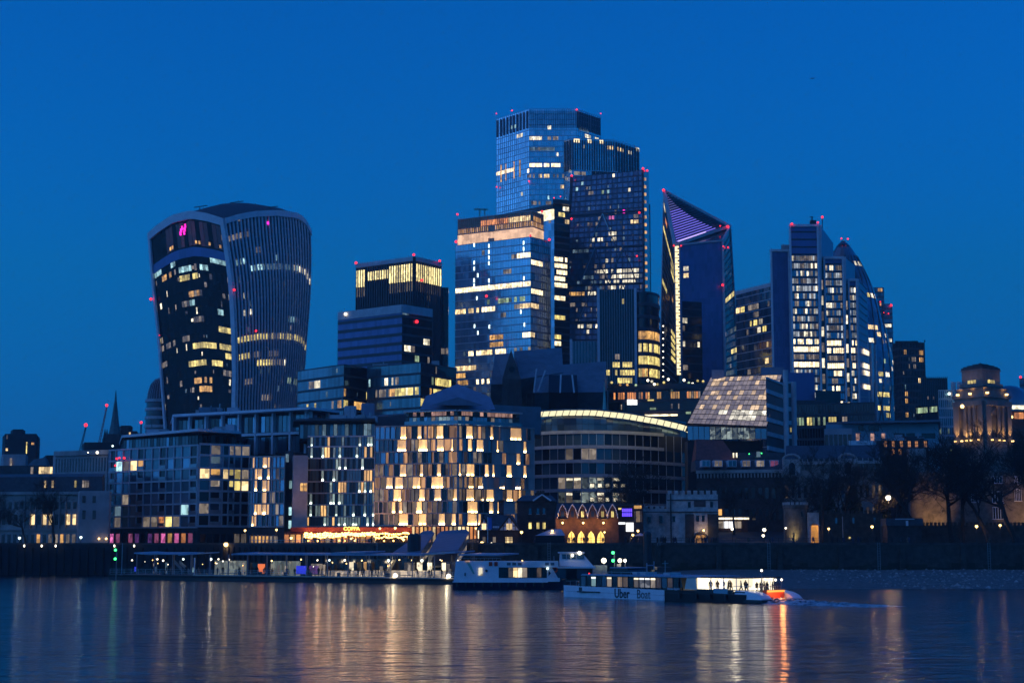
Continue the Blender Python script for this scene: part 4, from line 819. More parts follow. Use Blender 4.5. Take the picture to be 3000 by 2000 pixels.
def far_right_towers():
    o = thing('far_twin_block_tower', 'distant stepped glass tower with red lights behind the bullet skyscraper', 'office tower', P(2590, 1591, 1300))
    (a,), _ = block(o, [(2555, 1300, 900), (2591, 1300, 900)], 842, 40, cols=(8,)); (b2,), _ = block(o, [(2589, 1296, 900), (2614, 1296, 900)], 890, 40, cols=(6,), name='side_step')
    for f in (a, b2): f.glaze('glass_dusk'); f.bands('dark_frame', .25, .3)
    light([a, b2], zz(2140, 600, 2.4115, [(1030, 1075, 608, 'lit_amber', .8), (1085, 1135, 850, 'lit_white', .9), (1105, 1135, 965, 'lit_white', .8), (1050, 1070, 690, 'lit_orange')]))
    for x, y in ((2611, 894), (2589, 916), (2603, 918), (2579, 884)): red_light(o, P(x, y, 1293), 1.4 if x == 2611 else .7)
    o = thing('brown_office_tower', 'plain dark brown office tower with a few amber windows', 'office tower', P(2665, 1591, 900))
    (a, b2), _ = block(o, [(2619, 910, 1100), (2640, 900, 1100), (2711, 905, 1100)], 1000, 40, cols=(5, 16), m='dark_brick', dref=900)
    for f in (a, b2): f.glaze('glass_brown', gap=.14); f.bands('brown_metal', .3, .25); f.mulls('brown_metal', .3, .3)
    light([b2], zz(2550, 950, 2.24, [(213, 238, 178, 'lit_amber'), (315, 350, 165, 'lit_amber'), (315, 345, 197, 'lit_warm'), (318, 352, 222, 'lit_amber'), (315, 350, 248, 'lit_amber'), (265, 298, 228, 'lit_dim'), (250, 300, 257, 'lit_dim', .7), (315, 357, 360, 'lit_warm'), (225, 245, 400, 'lit_cool', .6), (228, 245, 450, 'lit_amber'), (222, 246, 482, 'lit_amber'), (225, 250, 588, 'lit_amber'), (175, 220, 270, 'lit_dim', .5), (260, 275, 330, 'lit_dim')]))
    b2.sprinkle(16, ['lit_dim', 'lit_dimcool'])
    part('roof_plant', MB().prism(footprint([(2622, 902, 1000), (2690, 902, 1000)], 20), Zp(1001, 900), Zp(997, 900)), 'dark_wall', o); part('roof_post', MB().bar(P(2709, 1002, 904), P(2709, 996, 904), .6), 'black_steel', o)
    o = thing('dark_stepped_office', 'low dark office stepping down beside the brown tower', 'office building', P(2745, 1591, 800))
    (a,), _ = block(o, [(2700, 800, 1200), (2778, 800, 1200)], 1107, 40, cols=(14,), m='dark_wall'); a.glaze('glass_dark'); a.mulls('dark_frame', .3, .3)
    for i in range(14): part('roof_post', MB().bar(P(2702+i*5.6, 1108, 801), P(2702+i*5.6, 1103, 801), .3), 'black_steel', o)
    a.sprinkle(5, ['lit_dim', 'lit_cool'])
    (b2,), _ = block(o, [(2684, 770, 1200), (2752, 758, 1200)], 1185, 20, cols=(12,), name='terrace', m='dark_wall'); b2.glaze('glass_dark')
    light([b2], [(2684, 2748, 1202, 'lit_green', .9)])
    o = thing('lattice_glass_office', 'narrow glass office with rooftop flues left of the domed stone tower', 'office building', P(2775, 1591, 700))
    (a,), _ = block(o, [(2750, 700, 1200), (2798, 700, 1200)], 1142, 30, cols=(8,), m='glass_teal'); a.glaze('glass_teal'); a.bands('grey_frame', .2, .3); a.mulls('grey_frame', .2, .3)
    for x in (2793, 2811): part('flue', MB().tube([P(x, 1180, 702), P(x, 1119, 702)], 1.0, 8), 'grey_frame', o)
    a.sprinkle(10, ['lit_dim', 'lit_dimcool', 'lit_green'])
    for x, y in ((2781, 1153), (2800, 1180)): red_light(o, P(x, y, 698), .8, 'lamp_cool', 'roof_lamp')
    c = XY(2956, 760, 1150); o = thing('glass_dome_building', 'dark glass domed building behind the domed stone tower', 'building', (*c, 12))
    part('dome', MB().lathe((c[0], c[1], 0), [(9, 14), (9, Zp(1180, 760)), (8.4, Zp(1160, 760)), (6.5, Zp(1142, 760)), (3.5, Zp(1132, 760)), (.5, Zp(1129, 760))], 24), 'glass_dusk', o, smooth=True)
    part('drum_window', MB().box(c[0]-1.5, c[0]+5, c[1]-9.3, c[1]-8.2, Zp(1198, 751), Zp(1187, 751)), 'lit_white', o)
    o = thing('far_edge_tower', 'distant dark tower with a red light at the photo edge', 'office tower', P(3000, 1591, 900))
    (a,), _ = block(o, [(2986, 900, 1100), (3030, 900, 1100)], 1108, 30, cols=(8,)); a.glaze('glass_dusk'); a.bands('dark_frame', .3, .2); red_light(o, P(2990, 1104, 899), 1.0)
    o = thing('rooftop_restaurant', 'low building with an orange lit upper floor right of the domed stone tower', 'building', P(2980, 1591, 640))
    (a,), _ = block(o, [(2950, 640, 1200), (3060, 640, 1200)], 1203, 30, cols=(16,), m='brick')
    light([a], [(2955, 3050, 1220, 'lit_orange', .9)]); a.bands('brown_metal', .15, .3); red_light(o, P(2964, 1221, 637), .7, 'lamp_warm', 'terrace_lamp')
far_right_towers()
# ================================================================== the waterfront blocks
def facade(f, us, vs, pick, frame='grey_frame', fw=0.22, sh=0.35, out=.35, sname='floor_slab', pname='pier', slab_mat=None, skip_piers=()):
    """windows one by one between piers (columns us) and slabs (rows vs), both in 0..1; pick(c, r) names the pane's material and its lamp"""
    W = (f.pos(1, 0)-f.pos(0, 0)).length; Hh = (f.pos(0, 1)-f.pos(0, 0)).length; a, b2 = fw/W/2, sh/Hh/2
    for i, v in enumerate(vs): f.slab(0, 1, v-b2, v+b2, .1, out, slab_mat or frame, sname)
    for j in range(len(vs)-1):
        for i in range(len(us)-1):
            k = pick(i, j)
            if k is None: continue
            m2, lamp = k if isinstance(k, tuple) else (k, None)
            u0, u1, v0, v1 = us[i]+a, us[i+1]-a, vs[j]+b2, vs[j+1]-b2
            if f.n > 296: continue
            f.n += 1
            p = f.slab(u0, u1, v0, v1, 0, .05, m2, 'window_pane')
            if lamp:
                n = 2 if (u1-u0)*W > 1.9 else 1
                for q in range(n):
                    uc = u0+(u1-u0)*((q+.5)/n); du = min(.28/W, (u1-u0)*.32)
                    f.slab(uc-du, uc+du, v0+.02/Hh, v0+.45/Hh, 0, .32, lamp, 'sill_lamp', p)
    for i, u in enumerate(us):
        if i not in skip_piers: f.slab(max(0, u-a), min(1, u+a), vs[0], vs[-1], .08, out*.8, frame, pname)
def us_from(f, xs, y): return [min(max(f.uv(x, y)[0], 0), 1) for x in xs]
def vs_from(f, ys, x): return [min(max(f.uv(x, y)[1], 0), 1) for y in ys]
GL = ['glass_teal', 'glass_blue', 'glass_dark', 'glass_sky', 'glass_teal']

def apartment_block():
    o = thing('riverside_apartment_block', 'blue grey apartment block with square bays and balconies at the quay', 'apartment block', P(560, 1591, 430))
    fs, z = block(o, [(318, 450, 1450), (581, 425, 1450), (729, 433, 1450)], 1300, 30, rows=8, cols=(13, 10), dref=425, m='dark_wall')
    L, Rr = fs; q = lambda xs: [300+x/3.563 for x in xs]; Y = lambda ys: [1180+y/3.563 for y in ys]
    ux = us_from(L, q([64, 80, 135, 210, 285, 365, 432, 515, 595, 665, 745, 825, 915, 990, 1001]), 1450); ux[0], ux[-1] = 0, 1
    vy = vs_from(L, Y([1295, 1172, 1050, 925, 805, 682, 562, 440]), 300+985/3.563)
    lits = {(3, 5): 'lit_dim', (4, 5): 'lit_warm', (5, 5): 'lit_amber', (2, 5): 'lit_cool', (9, 0): 'lit_yellow', (7, 0): 'lit_dim', (10, 0): 'lit_dim', (8, 0): 'lit_orange', (11, 1): 'lit_cool', (2, 0): 'lit_dim', (2, 1): 'lit_dimcool', (6, 0): 'lit_dim', (3, 2): 'lit_dim'}
    def pick(c, r):
        if (c, r) in lits: return lits[(c, r)]
        if c in (1, 5, 8, 12): return 'glass_dark'  # dark glass stands in for the shade in the balcony recesses
        return RND.choice(['glass_teal', 'glass_teal', 'glass_sky', 'glass_blue'])
    facade(L, ux, vy, pick, 'grey_frame', .35, .42, .4)
    ur = us_from(Rr, q([1005, 1115, 1225, 1245, 1310, 1365, 1440, 1525]), 1450); ur[0], ur[-1] = 0, 1
    vr = vs_from(Rr, Y([1285, 1165, 1040, 920, 800, 680, 550, 435]), 300+1240/3.563)
    lr = {(0, 4): 'lit_warm', (1, 4): 'lit_amber', (3, 4): 'lit_warm', (4, 4): 'lit_yellow', (5, 4): 'lit_yellow', (6, 4): 'lit_dim', (4, 3): 'lit_yellow', (5, 3): 'lit_yellow', (6, 3): 'lit_warm', (0, 1): 'lit_dim', (1, 5): 'lit_dimcool', (1, 6): 'lit_dim', (4, 6): 'lit_dim', (5, 6): 'lit_dim', (6, 6): 'lit_dim', (1, 3): 'lit_dim'}
    facade(Rr, ur, vr, lambda c, r: lr.get((c, r)) or RND.choice(['glass_dark', 'glass_dark', 'glass_blue']), 'grey_frame', .35, .55, .45)
    for f, us in ((L, ux), (Rr, ur)):                               # balcony rails in the dark bays
        for r in range(6):
            for c in ((1, 5, 8, 12) if f is L else (1, 4)): f.slab(us[c], us[c+1], (vy if f is L else vr)[r]+.01, (vy if f is L else vr)[r]+.045, 0, .5, 'steel', 'balcony_rail')
    # ground floor with violet bar lights
    for i in range(13):
        u0 = .03+i*.073; n = i*20+335
        L.slab(u0, u0+.055, .055, .145, 0, .06, ['lit_pink', 'lit_pinkdim', 'glass_dark', 'lit_pinkdim', 'lit_violetdim', 'glass_dark', 'lit_violetdim', 'lit_pinkdim', 'lit_pink', 'lit_amber', 'lit_pink', 'lit_orange', 'lit_pinkdim'][i], 'bar_window')
        L.slab(u0+.056, u0+.072, 0, .16, 0, .4, 'dark_frame', 'ground_pier')
    for i in range(7): Rr.slab(.05+i*.135, .15+i*.135, .02, .14, 0, .06, 'glass_dark' if i < 5 else 'lit_dim', 'bar_window')
    # set-back upper storey, thin white roof
    (a, b2), z2 = block(o, [(362, 454, 1300), (581, 432, 1300), (690, 440, 1300)], 1269, 22, zb=z, rows=1, cols=(22, 10), dref=432, m='dark_wall', name='top_storey')
    for f, n in ((a, 24), (b2, 9)):
        for i in range(n): f.slab((i+.1)/n, (i+.9)/n, .1, .85, 0, .06, RND.choice(['glass_sky', 'glass_blue', 'glass_dark', 'glass_teal']), 'window_pane')
    part('roof_canopy', MB().prism(footprint([(356, 450, 1280), (581, 423, 1280), (706, 434, 1280)], 34), z2, z2+.7), 'white_frame', o)
    (a, b2), z3 = block(o, [(512, 476, 1240), (905, 452, 1240), (990, 462, 1240)], 1204, 20, zb=z-1, rows=2, cols=(30, 8), dref=452, m='dark_wall', name='rear_penthouse')
    for f, n in ((a, 32), (b2, 7)):
        for i in range(n):
            for r in range(2): f.slab((i+.08)/n, (i+.92)/n, r*.5+.04, r*.5+.42, 0, .06, RND.choice(['glass_sky', 'glass_blue', 'glass_dark', 'glass_teal']), 'window_pane')
        f.slab(0, 1, .46, .52, 0, 1.2, 'white_frame', 'balcony_slab')
        for i in range(n//4+1): f.slab(min(.985, i*4/n), min(1, i*4/n+.012), 0, 1, 0, 1.2, 'white_frame', 'column')
    part('roof_canopy', MB().prism(footprint([(505, 472, 1240), (905, 446, 1240), (994, 458, 1240)], 30), z3, z3+.7), 'white_frame', o)
    clutter(o, [(380, 452, 1270), (680, 436, 1270)], z2+.7, 3, 9, 14); clutter(o, [(520, 474, 1210), (980, 456, 1210)], z3+.7, 4, 10, 14)
    for x, y in ((342, 1343), (338, 1363), (350, 1341), (364, 1341)): red_light(o, P(x, y, 444), .42, 'lamp_red', 'red_lamp')
lit('lit_pinkdim', (0.8, 0.2, 0.45), 0.22, var=0.5); lit('lit_violetdim', (0.45, 0.15, 0.7), 0.16, var=0.5)
apartment_block()

def middle_block():
    o = thing('glassy_apartment_block', 'dark apartment block with narrow bottom lit windows above the orange restaurant', 'apartment block', P(950, 1591, 420))
    q = lambda xs: [700+x/3.563 for x in xs]; Yv = lambda ys: [1180+y/3.563 for y in ys]
    (a,), z = block(o, [(729, 420, 1450), (834, 416, 1450)], 1336, 20, rows=6, cols=(9,), m='dark_wall', name='left_wing')
    vs = vs_from(a, Yv([1290, 1170, 1050, 925, 800, 680, 560]), 780)
    us = us_from(a, q([102, 140, 165, 195, 245, 295, 325, 345, 385, 425, 472]), 1450); us[0], us[-1] = 0, 1
    gold = {(1, 0), (2, 0), (2, 1), (4, 1), (5, 1), (4, 2), (2, 3), (4, 3), (5, 3), (3, 4), (2, 4), (5, 4), (4, 5), (5, 5), (1, 5), (3, 1)}
    facade(a, us, vs, lambda c, r: (('lit_curtain', 'sill_light') if (c+r) % 2 else 'lit_curtain') if (c, r) in gold else ('lit_dim' if c > 5 and RND.random() < .3 else RND.choice(['glass_blue', 'glass_dark', 'glass_sky'])), 'grey_frame', .2, .38, .4, slab_mat='pale_stone')
    for i in range(7):                                              # gold lit colonnade at the ground
        a.slab(.10+i*.105, .19+i*.105, .0, .135, 0, .1, 'lit_amber' if i < 5 else 'lit_dim', 'portico_panel'); a.slab(.085+i*.105, .098+i*.105, 0, .145, 0, .8, 'pale_stone', 'portico_column'); a.slab(.13+i*.105, .16+i*.105, 0, .02, .0, .5, 'sill_light', 'uplight')
    part('stair_core', MB().prism(footprint([(834, 424, 1450), (858, 424, 1450)], 18), GND-1, Zp(1320, 424)), 'dark_frame', o)
    cp = [(857, 412, 1450), (900, 412, 1450)]; part('stair_core', MB().prism(footprint(cp, 18), GND-1, Zp(1333, 412)), 'concrete', o)
    c2 = Face(o, (*XY(834, 423.8), GND), (*XY(857, 423.8), GND), (*XY(857, 423.8), Zp(1322, 424)), (*XY(834, 423.8), Zp(1322, 424)), 7, 2)
    for r in range(7): c2.pane(RND.randrange(2), r, RND.choice(['lit_cool', 'lit_dimcool', 'glass_teal']))
    c3 = Face(o, (*XY(857, 411.9), GND), (*XY(900, 411.9), GND), (*XY(900, 411.9), Zp(1333, 412)), (*XY(857, 411.9), Zp(1333, 412)), 7, 4); c3.pane(2, 4, 'lit_amber'); c3.pane(3, 4, 'lit_amber')
    (f,), z = block(o, [(899, 422, 1450), (1099, 420, 1450)], 1277, 24, rows=8, cols=(24,), m='dark_wall', name='main_front')
    vs = vs_from(f, Yv([1285, 1185, 1062, 940, 820, 697, 575, 455, 345]), 1000); us = [i/24 for i in range(25)]
    rr = random.Random(5)
    def pick(c, r):
        t = rr.random()
        if r == 0: return (('lit_sage', 'sill_light_cool') if t < .25 else 'lit_sage' if t < .6 else 'lit_curtain' if t < .66 else 'glass_teal')
        if (c, r) in ((11, 3), (12, 3), (13, 3), (20, 4), (21, 4), (22, 4), (20, 6), (22, 6), (23, 3), (19, 3), (6, 6), (7, 6), (5, 1), (6, 1), (7, 7)): return 'lit_curtain'
        if t < .20: return ('lit_sage', 'sill_light_cool')
        if t < .30: return 'lit_sage'
        return rr.choice(['glass_dark', 'glass_dark', 'glass_teal', 'glass_blue', 'glass_dark'])
    facade(f, us, vs, pick, 'dark_frame', .16, .34, .3, slab_mat='grey_frame')
    (g2,), z2 = block(o, [(879, 436, 1260), (1099, 432, 1260)], 1236, 16, zb=z, rows=1, cols=(20,), m='dark_wall', name='top_storey')
    for i in range(20): g2.slab((i+.06)/20, (i+.94)/20, .1, .9, 0, .06, rr.choice(['glass_blue', 'glass_teal', 'glass_dark', 'lit_dimcool']), 'window_pane')
    part('roof_canopy', MB().prism(footprint([(860, 428, 1240), (1099, 424, 1240)], 24), z2, z2+.5), 'slate', o); clutter(o, [(870, 434, 1236), (1095, 430, 1236)], z2+.5, 6, 12, 14, 2.0)
    rp = part('rear_roof', MB().prism([XY(900, 450, 1230), XY(1235, 446, 1230), XY(1235, 475, 1230), XY(900, 475, 1230)], z2, [z2+1, z2+3.5, z2+6, z2+4]), 'slate', o)
    part('roof_vent', MB().prism(footprint([(1010, 452, 1220), (1042, 452, 1220)], 5), z2, z2+6), 'grey_frame', rp); part('roof_vent', MB().prism(footprint([(1060, 455, 1210), (1095, 455, 1210)], 6), z2, z2+7), 'blue_roof', rp)
lit('lit_sage', (0.75, 1.0, 0.85), 0.17, var=0.8, base=(.4, .42, .4))
middle_block()

def hotel():
    o = thing('gold_lit_hotel', 'gold lit hotel with uplit windows on every storey', 'hotel', P(1340, 1591, 405))
    (a, b2), z = block(o, [(1097, 409, 1450), (1341, 404, 1450), (1565, 416, 1450)], 1245, 30, rows=8, cols=(18, 17), dref=404, m='dark_wall')
    q = lambda x: 1080+x/3.136; Yv = [1120+y/3.136 for y in (1312, 1200, 1087, 972, 860, 742, 630, 515, 392)]
    WIN = [[(280, 365), (460, 535), (645, 705), (765, 805), (900, 990), (1000, 1032)],
           [(215, 250), (280, 315), (440, 495), (900, 1000), (1100, 1140), (1175, 1196)],
           [(230, 305), (465, 520), (605, 670), (780, 850), (890, 970), (1035, 1048), (1075, 1145), (1260, 1320), (1370, 1400)],
           [(165, 225), (245, 320), (405, 480), (580, 690), (715, 750, 'd'), (905, 965), (1000, 1050), (1195, 1245), (1340, 1390), (1440, 1455, 'd'), (790, 870, 'd')],
           [(185, 235, 'd'), (290, 350), (410, 440, 'd'), (470, 505), (630, 670), (740, 765, 'd'), (815, 845), (890, 970), (1060, 1100), (1130, 1152), (1260, 1310), (1415, 1445)],
           [(160, 190, 'd'), (580, 605, 'd'), (735, 840, 'd'), (1350, 1390)],
           [(265, 350), (352, 390, 'd'), (460, 545), (570, 620, 'd'), (630, 695), (760, 780), (785, 860, 'd'), (905, 945), (985, 1050), (1170, 1190), (1415, 1445)],
           [(295, 350), (450, 490), (510, 540, 'd'), (545, 600, 'd'), (625, 690), (740, 835, 'd'), (890, 955), (1110, 1140), (1190, 1205, 'd'), (1295, 1400), (1440, 1452, 'd')]]
    rr = random.Random(8)
    for f, x0, x1, vx in ((a, 55, 818, 1330), (b2, 818, 1518, 1352)):
        vs = vs_from(f, Yv, vx); Hh = z-GND+1; W = (f.pos(1, 0)-f.pos(0, 0)).length
        for v in vs: f.slab(0, 1, v-.16/Hh, v+.16/Hh, .1, .5, 'pale_stone', 'floor_slab')
        for r in range(8):
            spans = [w for w in WIN[r] if x0 <= (w[0]+w[1])/2 < x1]; x = x0; cells = []
            for w in spans+[(x1, x1)]:
                k = max(0, round((max(w[0], x)-x)/44)); gap = w[0]-x
                for i in range(k): cells.append((x+gap*i/k, x+gap*(i+1)/k, 'dark'))
                if w[1] > w[0]: cells.append((max(w[0], x), w[1], 'dim' if len(w) > 2 else 'lit'))
                x = w[1]
            for c0, c1, kind in cells:
                u0, u1 = (min(max(f.uv(q(c), Yv[r]-15)[0], 0.003), .997) for c in (c0, c1))
                stone = f is b2 and (c0+c1)/2 > 1040
                if stone and kind == 'dark' and rr.random() < .68:
                    f.slab(u0, u1, vs[r]+.16/Hh, vs[r+1]-.16/Hh, .1, .3, 'pale_stone', 'stone_panel'); continue
                mm = {'lit': 'lit_curtain', 'dim': 'lit_amber2'}.get(kind) or (rr.choice(['glass_sky', 'glass_blue', 'glass_sky']) if (c0 < 260 and r > 4) else rr.choice(['glass_dark', 'lit_amber2', 'lit_faint', 'lit_faint', 'glass_teal', 'glass_dark', 'lit_dim', 'lit_faint']))
                g = .1/W; p = f.slab(u0+g, u1-g, vs[r]+.16/Hh, vs[r+1]-.16/Hh, 0, .05, mm, 'window_pane')
                for e in (u0, u1): f.slab(e-.09/W, e+.09/W, vs[r]+.16/Hh, vs[r+1]-.16/Hh, .05, .4, 'pale_stone' if stone else 'grey_frame', 'window_jamb', p)
                if kind == 'lit':
                    n = max(1, round((c1-c0)/32))
                    for i in range(n): uc = u0+(u1-u0)*(i+.5)/n; d = min(.27/W, (u1-u0)*.3); f.slab(uc-d, uc+d, vs[r]+.18/Hh, vs[r]+.55/Hh, 0, .34, 'sill_light', 'sill_lamp', p)
        v0 = vs[0]                                                   # bright ground floor
        for i in range(20):
            if f is a and i < 8: continue
            if f is b2 and i > 8: continue
            f.slab((i+.12)/20, (i+.8)/20, 0, v0-.3/Hh, 0, .06, rr.choice(['lit_warm', 'lit_amber', 'lit_hot', 'lit_orange', 'lit_warm']), 'lobby_window'); f.slab((i+.82)/20, (i+.99)/20, 0, v0, 0, .4, 'brown_metal', 'lobby_pier')
    (c, d), z2 = block(o, [(1188, 416, 1230), (1341, 411, 1230), (1522, 421, 1230)], 1203, 20, zb=z, rows=2, cols=(14, 16), dref=411, m='dark_wall', name='penthouse')
    for f, n in ((c, 14), (d, 17)):
        for i in range(n):
            f.slab((i+.06)/n, (i+.94)/n, .05, .66, 0, .06, rr.choice(['glass_teal', 'lit_sage', 'glass_sky', 'lit_dim', 'glass_dark']), 'window_pane')
            if rr.random() < .8: f.slab((i+.06)/n, (i+.94)/n, .74, .97, 0, .06, rr.choice(['lit_peach', 'lit_peach', 'glass_dark']), 'clerestory_pane')
            if rr.random() < .35: f.slab((i+.2)/n, (i+.7)/n, .04, .16, 0, .5, 'sill_light_cool', 'terrace_lamp')
        f.slab(0, 1, .97, 1.06, .1, 1.5, 'grey_frame', 'eaves')
    part('balustrade', MB().prism([XY(1185, 405.5, 1240), XY(1341, 400.5, 1240), XY(1530, 411, 1240), XY(1530, 411.2, 1240), XY(1341, 400.7, 1240), XY(1185, 405.7, 1240)], z+.1, z+1.0), 'glass_teal', o)
    # hipped slate-blue roof behind
    A = [P(1230, 1200, 424), P(1452, 1200, 430), P(1440, 1200, 452), P(1240, 1200, 450)]; T = P(1341, 1124, 440); B = [P(1247, 1160, 432), P(1436, 1162, 436), P(1430, 1162, 448), P(1252, 1160, 446)]
    mb = MB()
    for i in range(4): mb.quad(A[i], A[(i+1) % 4], B[(i+1) % 4], B[i]); mb.quad(B[i], B[(i+1) % 4], T)
    rf = part('hipped_roof', mb, 'blue_roof', o)
    G0, G1, Gt, Gb = P(1262, 1186, 420), P(1420, 1188, 421), P(1341, 1163, 420), P(1341, 1163, 445)
    part('front_gable', MB().quad(G0, Gt, Gb).quad(Gt, G1, Gb).quad(G0, G1, Gt), 'blue_roof', rf)
    (s1,), z4 = block(o, [(1440, 432, 1190), (1585, 440, 1190)], 1192, 16, zb=z, rows=1, cols=(6,), m='lead_roof', name='roof_plant')
lit('lit_peach', (1.0, 0.55, 0.42), 0.32, var=0.4); lit('lit_amber2', (1.0, 0.5, 0.2), 0.30, var=0.7, cells=(2.2, 2.2, .4)); lit('lit_faint', (1.0, 0.68, 0.38), 0.10, var=0.9)
hotel()

def restaurant():
    o = thing('terrace_restaurant', 'orange lit terrace restaurant under the dark apartment block', 'restaurant', P(1010, 1591, 405))
    D = 409; x0, x1 = XY(834, D)[0], XY(1205, 402)[0]
    part('back_wall', MB().box(x0, x1, D, D+.5, GND, Zp(1556, D)), 'brick', o); part('fascia', MB().box(x0+2, x1, D-3.0, D-2.6, Zp(1562, D), Zp(1544, D)), 'deep_red', o)
    part('awning', MB().hexa([(x0+2, D-4.5, Zp(1563, D)), (x1, D-4.5, Zp(1563, D)), (x1, D, Zp(1552, D)), (x0+2, D, Zp(1552, D))], [(x0+2, D-4.5, Zp(1563, D)+.15), (x1, D-4.5, Zp(1563, D)+.15), (x1, D, Zp(1552, D)+.15), (x0+2, D, Zp(1552, D)+.15)]), 'deep_red', o)
    for i in range(22):
        xx = x0+(x1-x0)*(i+.1)/22; part('lit_bay', MB().box(xx, xx+(x1-x0)/22*.75, D-.12, D-.02, GND+.3, GND+2.5), ['lit_orange', 'lit_amber', 'lit_orange', 'lit_dim'][i % 4], o)
    sg = text_mesh('COPPA', 1.25, 'sign_yellow', .06, .03); p = P(1030, 1548, D-3.3)
    placed('lettering', sg, o, Matrix.Translation(p) @ Matrix.Rotation(rad(90), 4, 'X'))
    for k, (xa, xb, yy, dd) in enumerate(((890, 1100, 1558, 5.0), (890, 1105, 1563, 6.5), (1000, 1200, 1559, 5.5), (890, 1000, 1568, 8.0), (1095, 1195, 1569, 7.0))):
        A, B = P(xa, yy, D-dd), P(xb, yy-1, D-dd); n = int((xb-xa)/4.6)
        s = thing('string_lights', ['string of warm bulbs in front of the restaurant fascia', 'longer sagging string of warm bulbs over the restaurant terrace', 'string of warm bulbs running on to the hotel corner', 'low string of warm bulbs at the terrace left end', 'low string of warm bulbs under the hotel corner'][k], 'string lights', A)
        sag = lambda t: A.lerp(B, t)+Vector((0, 0, -.35*abs(math.sin(t*math.pi*3.2))))
        part('cable', MB().tube([sag(i/24) for i in range(25)], .03, 4), 'black_steel', s)
        bm = MB().ball((0, 0, 0), .20, 6).mesh('bulb', 'bulb')
        for i in range(n): placed('bulb', bm, s, Matrix.Translation(sag((i+RND.uniform(.2, .8))/n)+Vector((0, 0, -.15+RND.uniform(-.1, .1)))))
        for e in (A, B): part('pole', MB().bar((e.x, e.y, GND), (e.x, e.y, e.z+.1), .1), 'black_steel', s)
    for i in range(9): point_lamp(o, P(900+i*36, 1560, D-4.6-(i % 2)*1.5), 330, (1, .42, .12), .3)
    rb = random.Random(77)
    for i in range(46):
        p = P(rb.uniform(895, 1200), rb.uniform(1560, 1584), D-rb.uniform(1, 7)); t2 = part('table_lamp', MB().ball(tuple(p), rb.uniform(.10, .24), 6), 'bulb', o); part('lamp_stem', MB().bar((p.x, p.y, GND), tuple(p), .05), 'black_steel', t2)
    tm = MB().lathe((0, 0, 0), [(.3, 0), (.06, .06), (.05, .7), (.45, .72), (.45, .76)], 8).mesh('terrace_table', 'wood_dark')
    for i in range(22):
        p = P(860+i*15.5, 1591, 403-(i % 3)*1.6); placed('terrace_table', tm, None, Matrix.Translation((p.x, p.y, GND)), 'small round table on the terrace in front of the orange restaurant', 'table', 'restaurant terrace tables')
    rl = thing('terrace_railing', 'iron railing along the quay in front of the orange restaurant', 'railing', P(1000, 1594, 398))
    xa, xb = XY(730, 397.5)[0], XY(1085, 372)[0]
    A, B = Vector((*XY(735, 395, 1590), GND)), Vector((*XY(1085, 369, 1590), GND)); k = 34
    for i in range(k+1): p = A.lerp(B, i/k); part('post', MB().bar(p, p+Vector((0, 0, 1.1)), .09), 'steel', rl)
    part('hand_rail', MB().bar(A+Vector((0, 0, 1.1)), B+Vector((0, 0, 1.1)), .1), 'steel', rl); part('mid_rail', MB().bar(A+Vector((0, 0, .55)), B+Vector((0, 0, .55)), .06), 'steel', rl)
restaurant()

